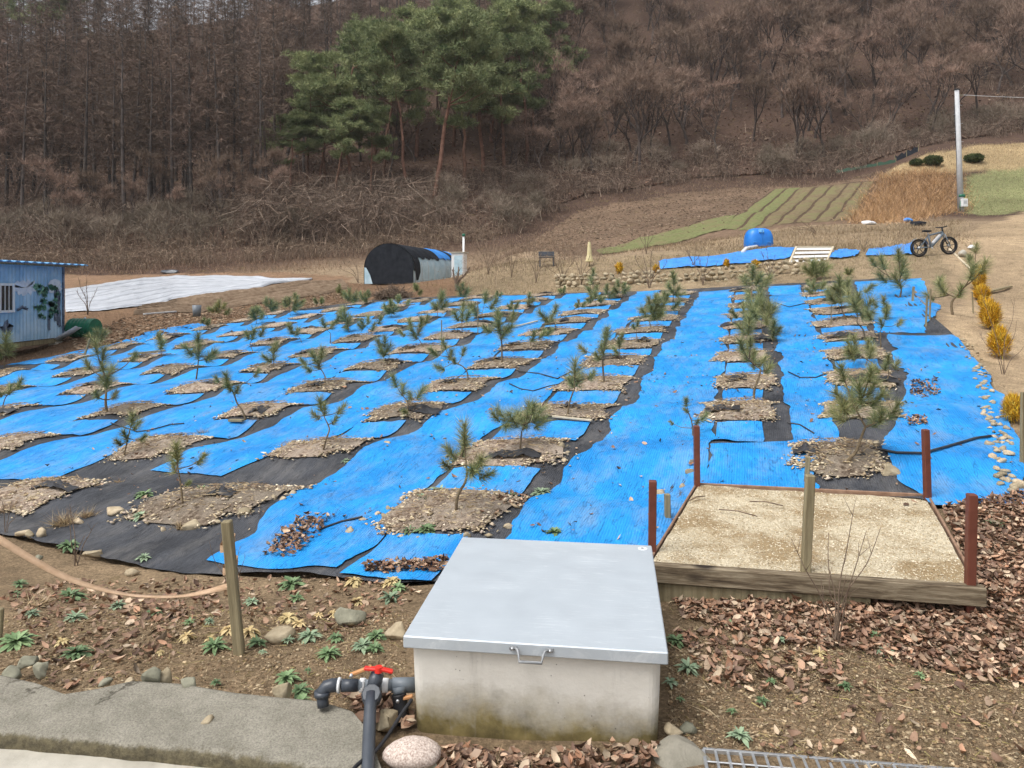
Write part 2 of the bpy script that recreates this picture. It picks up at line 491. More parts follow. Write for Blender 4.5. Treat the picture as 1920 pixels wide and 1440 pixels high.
def net_mat(name, c_dark, c_light, dust, rib=26.0, dust_amt=.55, grain_amt=.35, crease=7.0, fold_amt=.5):
    m, nt, b, tc = new_mat(name, .62, .3)
    uv = tc.outputs['UV']
    sep = nt.nodes.new('ShaderNodeSeparateXYZ'); nt.links.new(uv, sep.inputs[0])
    def wave(vec, sc_, dist, dsc, dirn):
        w = nt.nodes.new('ShaderNodeTexWave'); w.bands_direction = dirn
        w.inputs['Scale'].default_value = sc_; w.inputs['Distortion'].default_value = dist; w.inputs['Detail'].default_value = 2
        w.inputs['Detail Scale'].default_value = dsc; nt.links.new(vec, w.inputs['Vector']); return w.outputs['Fac']
    ribs = wave(uv, rib * .5, 1.1, .8, 'Y')
    cross = wave(uv, rib * 1.1, 1.0, 1.0, 'X')
    grain = _noise(nt, uv, 95, 3)
    blot = _noise(nt, uv, 1.7, 5, .6)
    col = _mix(nt, _ramp(nt, ribs, [(.0, .25), (.6, 1.0)]), c_dark, c_light)
    col = _mix(nt, grain_amt, col, _mix(nt, _ramp(nt, grain, [(.35, 0.0), (.65, 1.0)]), c_dark, c_light))
    col = _mix(nt, _ramp(nt, blot, [(.36, 0.0), (.66, .6)]), col, c_dark)
    pale_ = tuple(min(.90, c * 1.12 + .008) for c in c_light)
    col = _mix(nt, _ramp(nt, _noise(nt, uv, .9, 6, .7), [(.42, 0.0), (.66, .75)]), col, pale_)
    streak = _noise(nt, _map(nt, uv, (1.0, 1.8, 1)), 1.3, 8, .72)
    col = _mix(nt, _ramp(nt, streak, [(.47, 0.0), (.76, dust_amt)]), col, dust)
    fold = _noise(nt, _map(nt, uv, (.7, 3.2, 1)), 2.1, 3, .5, 1.2)
    col = _mix(nt, _ramp(nt, fold, [(.485, 0.0), (.5, fold_amt), (.515, 0.0)]), col, tuple(c * .35 for c in c_dark))  # crease shade drawn into the colour as thin dark lines
    nt.links.new(col, b.inputs['Base Color'])
    ad = nt.nodes.new('ShaderNodeMath'); ad.operation = 'MULTIPLY_ADD'; ad.inputs[1].default_value = .35
    nt.links.new(cross, ad.inputs[0]); nt.links.new(ribs, ad.inputs[2])
    cr = _noise(nt, _map(nt, uv, (2.2, 5.0, 1)), 1.6, 6, .62, .8)
    a2 = nt.nodes.new('ShaderNodeMath'); a2.operation = 'MULTIPLY_ADD'; a2.inputs[1].default_value = crease; nt.links.new(cr, a2.inputs[0]); nt.links.new(ad.outputs[0], a2.inputs[2])
    _bump(nt, b, a2.outputs[0], .55, .009)
    return m
# ------------------------------------------------------------------ material library
M = {}
M['blue_net'] = net_mat('blue net', (.006, .170, .53), (.014, .325, .78), (.27, .34, .40), 26, .62, .35, 15.0, .55)
M['black_net'] = net_mat('black net', (.010, .011, .014), (.072, .077, .090), (.23, .215, .20), 30, .5, .6, 14.0)
M['pit_soil'] = mat('pit soil and chips', (.11, .076, .054), (.41, .325, .25), 22, .95, .1, bump=1.0, bscale=55, bdist=.03, c3=(.36, .30, .24), s3=2.2, vary=.3, lo=.35, hi=.65)
M['cream_stone'] = mat('cream stone', (.32, .25, .16), (.57, .48, .34), 14, .85, bump=.5, bscale=50, vary=.22)
M['grey_stone'] = mat('grey stone', (.17, .165, .12), (.34, .33, .25), 7, .85, bump=.7, bscale=30, bdist=.01, vary=.2)
M['tan_stone'] = mat('tan stone', (.24, .19, .12), (.46, .39, .27), 8, .85, bump=.7, bscale=35, bdist=.01, vary=.2)
M['granite'] = mat('granite', (.30, .22, .18), (.72, .62, .55), 120, .8, bump=.3, bscale=150, detail=2)
M['film'] = mat('black film scrap', (.012, .012, .014), (.05, .05, .055), 9, .45, .4, bump=.4, bscale=25)
M['straw'] = mat('straw', (.36, .27, .15), (.62, .50, .32), 3, .8, bump=0)
M['dead_leaf'] = mat('dead leaf', (.11, .055, .04), (.36, .22, .16), 5.5, .6, .3, bump=.3, bscale=90)
M['dead_leaf2'] = mat('reddish dead leaf', (.17, .075, .05), (.44, .27, .19), 5.5, .6, .3, bump=.3, bscale=90)
M['gravel'] = mat('gravel', (.20, .13, .07), (.50, .38, .22), 9, .9, bump=.3)
M['bark'] = mat('pine bark', (.10, .07, .045), (.26, .20, .12), 30, .9, bump=.6, bscale=80)
M['needle'] = mat('pine needle', (.060, .105, .030), (.17, .22, .070), 7, .6, .3, bump=0, vary=.25)
M['needle_pale'] = mat('yellowing pine needle', (.12, .15, .045), (.30, .29, .11), 7, .6, .3, bump=0, vary=.2)
M['rim'] = vmat('rim stones', .85, .2)
M['litter'] = vmat('leaf litter', .6, .3)
M['blades'] = vmat('dry blades', .85, .15)
M['needles'] = vmat('pine needles', .6, .3, .15)
RIM_PAL = [(.50, .41, .27), (.60, .51, .36), (.42, .33, .21), (.31, .23, .15), (.62, .54, .41), (.19, .14, .10), (.38, .31, .255)]
LEAF_PAL = [(.17, .092, .060), (.26, .15, .095), (.37, .235, .155), (.43, .305, .21), (.22, .14, .10), (.31, .165, .098), (.12, .072, .05), (.48, .38, .27), (.21, .12, .074)]
STRAW_PAL = [(.38, .29, .17), (.56, .45, .28), (.28, .20, .12), (.20, .13, .085)]
M['shade_black'] = mat('black shade cloth', (.008, .010, .014), (.022, .026, .034), 4, .8, .2, bump=.5, bscale=160)

# ------------------------------------------------------------------ ground sheet
def _axis(parts):
    out = []
    for a, b, s in parts:
        out.append(np.arange(a, b, s))
    return np.concatenate(out)
_yp = 36.0; _ys = []
while _yp < 520: _ys.append(_yp); _yp += .35 + (_yp - 36) * (.010 if _yp < 78 else .05)
GY = np.concatenate([np.arange(-7, .5, .5), np.arange(.5, 9, .085), np.arange(9, 36, .2), np.array(_ys)])
_xp = 22.0; _xs = []
while _xp < 420: _xs.append(_xp); _xp += .3 + (_xp - 22) * .04
_xpos = np.concatenate([np.arange(0, 7, .1), np.arange(7, 22, .25), np.array(_xs)])
GX = np.concatenate([-_xpos[:0:-1], _xpos])
XX, YY = np.meshgrid(GX, GY)
ZZ = ground_z(XX, YY)
_fm = field_mask(XX, YY, .6)
ZZ = ZZ - .07 * sstep(.85, 1.0, _fm)

def poly_mask(X, Y, poly, soft=.0):
    inside = np.zeros(X.shape, bool); n = len(poly)
    for i in range(n):
        x0, y0 = poly[i]; x1, y1 = poly[(i + 1) % n]
        c = ((y0 > Y) != (y1 > Y))
        inside ^= c & (X < (x1 - x0) * (Y - y0) / ((y1 - y0) + 1e-12) + x0)
    return inside
def px_poly(pts): return [cast(*p)[:2] for p in pts]

ZONES = [   # the ground's own colours
    ('bank', [(-60, 705), (150, 668), (420, 612), (560, 585), (690, 565), (880, 556), (880, 520), (640, 528), (440, 572), (120, 588), (-80, 592)], (.19, .118, .072)),
    ('terrace', [(880, 556), (1100, 550), (1440, 536), (1760, 520), (1800, 470), (1560, 455), (1380, 470), (1250, 470), (1120, 485), (960, 485), (860, 520)], (.27, .205, .13)),
    ('upper_bank', [(1250, 470), (1560, 475), (1800, 470), (1800, 415), (1640, 420), (1440, 430), (1300, 448)], (.26, .195, .125)),
    ('brown_field', [(940, 482), (1000, 450), (1060, 408), (1120, 385), (1250, 366), (1460, 350), (1650, 334), (1640, 420), (1440, 432), (1130, 478)], (.165, .112, .076)),
    ('plot', [(-80, 590), (125, 588), (440, 572), (640, 540), (660, 520), (560, 512), (330, 510), (100, 512), (-100, 518)], (.22, .14, .088)),
    ('right_path', [(1760, 640), (1790, 560), (1770, 510), (1800, 440), (1920, 395), (2300, 400), (2300, 1000), (1920, 940), (1900, 830), (1850, 720)], (.37, .275, .175)),
    ('high_slope', [(1650, 334), (1720, 295), (1800, 280), (1920, 268), (2200, 250), (2200, 330), (1920, 318), (1800, 326)], (.36, .27, .15)),
    ('green_plot', [(1806, 331), (1920, 317), (2200, 300), (2200, 400), (1920, 394), (1850, 405), (1806, 398)], (.21, .215, .10)),
]
_jx = XX + .5 * fbm(XX * .6, YY * .6, 31, 3); _jy = YY + .5 * fbm(XX * .6, YY * .6, 47, 3)
COL = np.zeros(XX.shape + (3,))
_hill = np.array([.085, .054, .040]); _soil = np.array([.27, .195, .12]); _dry = np.array([.27, .20, .13])
_w = sstep(9, 16, np.hypot(XX, YY))[..., None]; _w2 = sstep(44, 52, np.hypot(XX, YY))[..., None]
COL[:] = (_soil * (1 - _w) + _dry * _w) * (1 - _w2) + _hill * _w2
ZP = {}
for nm, pts, c in ZONES:
    ZP[nm] = px_poly(pts)
    COL[poly_mask(_jx, _jy, ZP[nm])] = c
_n = (fbm(XX * .35, YY * .35, 71, 3))[..., None]
COL = np.clip(COL * (1 + .35 * _n), .01, 1)

gm, nt, b, tc = new_mat('ground', .95, .12)
at = nt.nodes.new('ShaderNodeVertexColor'); at.layer_name = 'Col'
ov = tc.outputs['Object']
c_ = _mix(nt, 1.0, at.outputs[0], _ramp(nt, _noise(nt, ov, 38, 5, .75), [(.28, .42), (.5, 1.0), (.72, 1.7)]), 'MULTIPLY')
c_ = _mix(nt, 1.0, c_, _ramp(nt, _noise(nt, ov, 3.1, 6, .7), [(.3, .72), (.7, 1.3)]), 'MULTIPLY')
moss = _ramp(nt, _noise(nt, ov, 1.15, 5, .65), [(.60, 0.0), (.72, .55)])
c_ = _mix(nt, moss, c_, (.16, .13, .045))
nt.links.new(c_, b.inputs['Base Color'])
_bump(nt, b, _noise(nt, ov, 45, 6, .75), 1.0, .03)
ny, nx = XX.shape
idx = np.arange(ny * nx).reshape(ny, nx)
Q = np.stack([idx[:-1, :-1], idx[:-1, 1:], idx[1:, 1:], idx[1:, :-1]], -1).reshape(-1, 4)
ground = link('ground', np_mesh('ground', np.stack([XX, YY, ZZ], -1).reshape(-1, 3), Q, smooth=True, mats=[gm], col=COL.reshape(-1, 3)))
tag(ground, 'brown earth and leaf covered ground rising to the wooded hill', kind='structure')

# ------------------------------------------------------------------ nets on the field
def grid_faces(n, m):
    i = np.arange(n * m).reshape(n, m)
    return np.stack([i[:-1, :-1], i[1:, :-1], i[1:, 1:], i[:-1, 1:]], -1).reshape(-1, 4)

def wrinkle(u, v): return .02 * np.abs(fbm(u * 1.5, v * 3.0, 91, 4)) + .008 * np.abs(fbm(u * 5, v * 7, 92, 2))

def uv_sheet(name, U, V, off, matl, wr=1.0, parent=None):
    X, Y = to_xy(U, V)
    Z = ground_z(X, Y) + off + wr * wrinkle(U, V)
    P = np.stack([X, Y, Z], -1).reshape(-1, 3)
    me = np_mesh(name, P, grid_faces(*U.shape), uv=np.stack([U, V], -1).reshape(-1, 2), smooth=True, mats=[matl])
    return link(name, me, parent)

_t = np.linspace(0, 1, 230)[:, None]
_v = np.linspace(-4.0, 18.9, 250)[None, :] + 0 * _t
_un = u_near(_v) + .10 * fbm(_v * 1.7, _v * 0, 8, 3); _uf = u_far(_v) + .2 * fbm(_v * 1.1, _v * 0, 9, 3)
bn = uv_sheet('black_ground_net', _un + (_uf - _un) * _t, _v + .04 * fbm(_t * 9, _v, 10, 2), .004, M['black_net'])
tag(bn, 'black woven ground net spread under the blue strips across the field', 'ground net')

ORD = ['first', 'second', 'third', 'fourth', 'fifth', 'sixth', 'seventh', 'eighth', 'ninth', 'tenth', 'eleventh', 'twelfth', 'thirteenth', 'fourteenth', 'fifteenth', 'sixteenth', 'seventeenth', 'eighteenth', 'nineteenth', 'twentieth', 'twenty-first', 'twenty-second', 'twenty-third', 'twenty-fourth', 'twenty-fifth', 'twenty-sixth', 'twenty-seventh', 'twenty-eighth', 'twenty-ninth', 'thirtieth', 'thirty-first', 'thirty-second', 'thirty-third', 'thirty-fourth']
STRIP_LABEL = {-3: 'crumpled blue net sheet at the far right corner of the field', -2: 'wide blue net strip at the right edge beside the stones and yellow shrubs',
               -1: 'straight blue net strip running up from behind the gravel bed', 0: 'broad long blue net strip running up from the metal box lid',
               1: 'long blue net strip starting left of the metal lid at the wooden stake'}
for k, t in STRIPS.items():
    t = np.array(t); u = np.arange(t[0, 0], t[-1, 0], .065)
    r = np.interp(u, t[:, 0], t[:, 1]); l = np.interp(u, t[:, 0], t[:, 2])
    r = r - .05 + .13 * fbm(u * 1.9, u * 0 + k, 21, 5); l = l + .05 + .13 * fbm(u * 1.9, u * 0 + k + 9, 22, 5)
    s = np.linspace(0, 1, 20)[None, :]
    V = r[:, None] + (l - r)[:, None] * s
    U = u[:, None] + .10 * fbm(V * 1.5, V * 0 + k, 23, 2)
    X, Y = to_xy(U, V)
    o = uv_sheet('blue_net_strip', U, V, .016, M['blue_net'], 1.3)
    lab = STRIP_LABEL.get(k) or 'long blue net strip, %s of the strips counted from the right edge' % ORD[k + 3]
    tag(o, lab, 'ground net', 'blue net strips laid between the planted columns')

# small blue cross pieces and mulch pits in every planted column
PITS = []
def pit_rows(k):
    rows = []
    for j in range(-3, 10):
        u = U0 + PER * j
        r, l = col_span(k, u); c = (r + l) / 2
        if k == -1 and (u < 7.7): continue
        if k == 0 and u < 8.2: continue
        if u < u_near(c) + .45 or u > u_far(c) - .5: continue
        rows.append((j, u, float(r), float(l)))
    return rows

def pebble_soup(P, S, seed, sub=0):
    """many small stones in one mesh: P centres, S sizes"""
    r = np.random.default_rng(seed); V0, F0 = (ICO0 if sub == 0 else ICO1)
    n = len(P); m = len(V0)
    sh = V0[None] * (S[:, None, None]) * (1 + .35 * r.normal(size=(n, m, 1)).clip(-1, 1)) * np.stack([1 + .5 * r.random(n), 1 + .3 * r.random(n), .45 + .35 * r.random(n)], -1)[:, None, :]
    a = r.random(n) * 6.28; ca, sa = np.cos(a)[:, None], np.sin(a)[:, None]
    x = sh[..., 0] * ca - sh[..., 1] * sa; y = sh[..., 0] * sa + sh[..., 1] * ca
    V = np.stack([x, y, sh[..., 2]], -1) + P[:, None, :]
    F = F0[None] + (np.arange(n) * m)[:, None, None]
    return V.reshape(-1, 3), F.reshape(-1, 3)

def chip_soup(P, S, seed):
    """flat stone chips, eight faces each"""
    r = np.random.default_rng(seed); n = len(P)
    V0 = np.array([(1, 0, 0), (0, 1, 0), (-1, 0, 0), (0, -1, 0), (0, 0, 1), (0, 0, -1)], float); F0 = np.array([(0, 1, 4), (1, 2, 4), (2, 3, 4), (3, 0, 4), (1, 0, 5), (2, 1, 5), (3, 2, 5), (0, 3, 5)])
    sh = V0[None] * S[:, None, None] * (1 + .3 * r.normal(size=(n, 6, 1)).clip(-1.5, 1.5)) * np.stack([1 + .7 * r.random(n), .7 + .4 * r.random(n), .28 + .3 * r.random(n)], -1)[:, None, :]
    a = r.random(n) * 6.28; ca, sa = np.cos(a)[:, None], np.sin(a)[:, None]; t = r.normal(size=n)[:, None] * .35
    x = sh[..., 0] * ca - sh[..., 1] * sa; y = sh[..., 0] * sa + sh[..., 1] * ca; z = sh[..., 2] + t * x
    V = np.stack([x, y, z], -1) + P[:, None, :]
    return V.reshape(-1, 3), (F0[None] + (np.arange(n) * 6)[:, None, None]).reshape(-1, 3)

def sliver_soup(P, D, W, seed):
    """thin triangles from P along D with half width W"""
    r = np.random.default_rng(seed); n = len(P)
    a = np.cross(D, r.normal(size=(n, 3))); a /= np.linalg.norm(a, axis=1)[:, None] + 1e-9
    V = np.stack([P - a * np.asarray(W)[:, None], P + a * np.asarray(W)[:, None], P + D], 1).reshape(-1, 3)
    return V, np.arange(3 * n).reshape(n, 3)

COLS = list(range(-1, 8))
col_name = lambda k: '%s planted column from the right' % ORD[k + 1]
for k in COLS:
    rows = pit_rows(k)
    for i, (j, u, r, l) in enumerate(rows):
        rg = random.Random(k * 131 + j)
        c = (r + .28 + l - .02) / 2 + rg.uniform(-.04, .04); a = max(.42, (l - r - .26) / 2 * rg.uniform(.92, 1.08)); bb = rg.uniform(.38, .47)
        if u < 7.2: bb *= 1.15
        th = np.linspace(0, 2 * math.pi, 40, endpoint=False)
        rings = np.linspace(0.001, 1, 9)
        ex = .45
        ct = np.sign(np.cos(th)) * np.abs(np.cos(th)) ** ex; st = np.sign(np.sin(th)) * np.abs(np.sin(th)) ** ex
        jag = 1 + .38 * fbm(np.cos(th) * 2.2 + k * 7.1, np.sin(th) * 2.2 + j * 3.7, 33, 3)
        Vv = c + a * rings[:, None] * (ct * jag)[None]; Uu = u + .03 + bb * rings[:, None] * (st * jag)[None]
        X, Y = to_xy(Uu, Vv)
        x0, y0 = to_xy(u + .03, c)
        Z = ground_z(X, Y) + .032 + .02 * (1 - rings[:, None] ** 2) * .5 + .04 * fbm(X * 5, Y * 5, 35, 3) * (1 - rings[:, None] ** 3)
        z0 = gz(x0, y0)
        n = len(th); ii = np.arange(9 * n).reshape(9, n); jj = np.roll(ii, -1, 1)
        F = np.stack([ii[:-1], jj[:-1], jj[1:], ii[1:]], -1).reshape(-1, 4)
        P = np.stack([X, Y, Z], -1).reshape(-1, 3) - np.array([x0, y0, z0])
        root = link('mulch_pit', np_mesh('mulch_pit', P, F, smooth=True, mats=[M['pit_soil']]), None, (x0, y0, z0))
        tag(root, 'mulch pit edged with pale stones, %s from the front, %s' % (ORD[i], col_name(k)), 'planting pit', 'mulch pits in the planted columns')
        # stones round the rim
        ns = int((820 if u < 14 else 520) * rg.uniform(.55, 1.05))
        q = RNG.random(ns) * 6.283
        rr = 1.0 + .09 * RNG.normal(size=ns)
        rr = np.where(RNG.random(ns) < .55, RNG.random(ns) ** .5, rr)
        cq = np.sign(np.cos(q)) * np.abs(np.cos(q)) ** ex; sq = np.sign(np.sin(q)) * np.abs(np.sin(q)) ** ex
        jq = 1 + .38 * fbm(np.cos(q) * 2.2 + k * 7.1, np.sin(q) * 2.2 + j * 3.7, 33, 3)
        sv = c + a * rr * cq * jq; su = u + .03 + bb * rr * sq * jq
        sx, sy = to_xy(su, sv)
        sz = .012 + .020 * RNG.random(ns) ** 3
        PP = np.stack([sx, sy, ground_z(sx, sy) + .035], -1) - np.array([x0, y0, z0])
        V, F = chip_soup(PP, sz, k * 50 + j + 500)
        tag(link('rim_stones', np_mesh('rim_stones', V, F, mats=[M['rim']], col=pal(ns, 6, RIM_PAL, k * 50 + j + 700)), root), kind='stuff')
        # a crumpled scrap of black film
        if rg.random() < .75:
            m_ = 9; su0 = u + rg.uniform(-.25, .05); sv0 = c + rg.uniform(-.3, .3)
            A, B = np.meshgrid(np.linspace(-1, 1, 12), np.linspace(-1, 1, 8), indexing='ij')
            Uw = su0 + B * rg.uniform(.05, .12) + .05 * fbm(A * 2 + k, B * 2 + j, 38, 2); Vw = sv0 + A * rg.uniform(.12, .32)
            X, Y = to_xy(Uw, Vw); Z = ground_z(X, Y) + .05 + .11 * np.abs(fbm(A * 2.1 + k * 3, B * 2.1 + j * 5, 39, 3)) * (1 - A ** 2)
            P = np.stack([X, Y, Z], -1).reshape(-1, 3) - np.array([x0, y0, z0])
            link('film_scrap', np_mesh('film_scrap', P, grid_faces(12, 8), smooth=True, mats=[M['film']]), root)
        if u < 17:      # fallen needles and straw
            ns = 420; q = RNG.random(ns) * 6.283; rr = RNG.random(ns) ** .5 * .9
            sv = c + a * rr * np.cos(q); su = u + .03 + bb * rr * np.sin(q); sx, sy = to_xy(su, sv)
            PP = np.stack([sx, sy, ground_z(sx, sy) + .065 + .02 * RNG.random(ns)], -1) - np.array([x0, y0, z0])
            D = RNG.normal(size=(ns, 3)) * np.array([.06, .06, .012])
            V, F = sliver_soup(PP, D, np.full(ns, .004), k * 90 + j + 900)
            tag(link('straw', np_mesh('straw', V, F, mats=[M['blades']], col=pal(ns, 3, STRAW_PAL, k * 90 + j + 300)), root), kind='stuff')
        PITS.append((k, j, u, c, x0, y0))
    # blue cross pieces lie in the dips in front of each pit
    cnt = 0
    for i, (j, u, r, l) in enumerate(rows):
        uc = u - PER * .5
        if uc < u_near((r + l) / 2) + .3: continue
        if k in (2, 3) and uc < 7.6: continue
        pass
        rr_, ll_ = col_span(k, uc)
        r2 = rr_ + .30; l2 = ll_ - .10
        if l2 - r2 < .3: continue
        m_ = 14; A, B = np.meshgrid(np.linspace(0, 1, 18), np.linspace(0, 1, m_), indexing='ij')
        U = uc - .40 + .80 * A + .03 * fbm(B * 3 + k, A + j, 41, 2); V = r2 + (l2 - r2) * B + .03 * fbm(A * 2 + j, B + k, 42, 2) + (.12 * (A - .5) if k > 2 else 0)
        o = uv_sheet('blue_cross_net', V * 1.0, U * 1.0, 0, M['blue_net'], 0) if False else uv_sheet('blue_cross_net', U, V, .021, M['blue_net'], 1.4)
        me = o.data; ul = me.uv_layers[0].data
        cnt += 1
        tag(o, 'short blue net across the bed, %s from the front, %s' % (ORD[cnt - 1], col_name(k)), 'ground net', 'short blue nets between the pits')

# leaf heaps and cords lying on the nets
def cord(pts, rad, label, matl=M['film'], name='black_cord'):  # net seams and cords, built as thin dark tubes
    P = []
    for i in range(len(pts) - 1):
        for t in np.linspace(0, 1, 9)[:-1 if i < len(pts) - 2 else None]:
            P.append((pts[i][0] + (pts[i + 1][0] - pts[i][0]) * t, pts[i][1] + (pts[i + 1][1] - pts[i][1]) * t))
    P = np.array(P)
    W = [cast(x, y)[:2] for x, y in P]
    pp = [(x, y, gz(x, y) + .03 + rad * .6) for x, y in W]
    o = MB().tube(pp, rad, 6).build(name, matl, None, True)
    return tag(o, label.replace('cord', 'hose'), 'hose', 'black cords lying over the nets')
for pts, rad, lab in [
    ([(1632, 846), (1680, 856), (1730, 857), (1780, 843), (1830, 828), (1858, 824)], .014, 'black cord across the right blue net behind the brown posts'),
    ([(1476, 798), (1500, 802), (1526, 818)], .010, 'black cord end curling onto blue net behind gravel bed'),
    ([(1478, 701), (1500, 712), (1530, 712), (1560, 700)], .009, 'black cord sagging across the straight blue strip, nearer one'),
    ([(1452, 570), (1480, 578), (1515, 570)], .010, 'black cord sagging across the straight blue strip, far one'),
    ([(972, 700), (1010, 704), (1045, 714), (1072, 700)], .011, 'black cord over the blue strip left of the widest strip'),
    ([(955, 723), (975, 733), (1000, 737), (1030, 728), (1060, 722)], .010, 'black cord over blue strip, nearer of two close cords'),
    ([(208, 797), (235, 806), (258, 814), (285, 810), (320, 800), (345, 798)], .010, 'black cord snaking over the blue net left of centre'),
    ([(598, 1000), (640, 985), (680, 976)], .011, 'black cord beside the leaf heap on the near blue net'),
    ([(1580, 868), (1600, 862), (1622, 858)], .010, 'short black cord behind the large bushy sapling'),
]: cord(pts, rad, lab)
# ------------------------------------------------------------------ pine saplings
def tuft_arrays(tip, axis, s, n, hw, seed):
    """needles radiating from the last stretch of a shoot; s is the tuft radius in metres"""
    r = np.random.default_rng(seed)
    axis = axis / (np.linalg.norm(axis) + 1e-9)
    t = r.random(n) ** .8
    P = tip[None] - axis[None] * (t * s * 1.1)[:, None]
    rad = r.normal(size=(n, 3)); rad -= (rad @ axis)[:, None] * axis; rad /= np.linalg.norm(rad, axis=1)[:, None] + 1e-9
    D = axis[None] * (.25 + .95 * (1 - t) + .2 * r.normal(size=n))[:, None] + rad * (.75 + .2 * r.normal(size=n))[:, None]
    D /= np.linalg.norm(D, axis=1)[:, None]
    D[:, 2] -= .12 * r.random(n)
    D *= (s * (.70 + .35 * r.random(n)))[:, None]
    return sliver_soup(P, D, np.full(n, hw), seed + 1)

def smooth_path(pts, m=4):
    pts = [np.array(p, float) for p in pts]
    if len(pts) < 3: return pts
    out = []
    for i in range(len(pts) - 1):
        p0 = pts[max(i - 1, 0)]; p1 = pts[i]; p2 = pts[i + 1]; p3 = pts[min(i + 2, len(pts) - 1)]
        for k in range(m):
            t = k / m
            out.append(.5 * (2 * p1 + (p2 - p0) * t + (2 * p0 - 5 * p1 + 4 * p2 - p3) * t * t + (3 * p1 - p0 - 3 * p2 + p3) * t ** 3))
    out.append(pts[-1]); return out

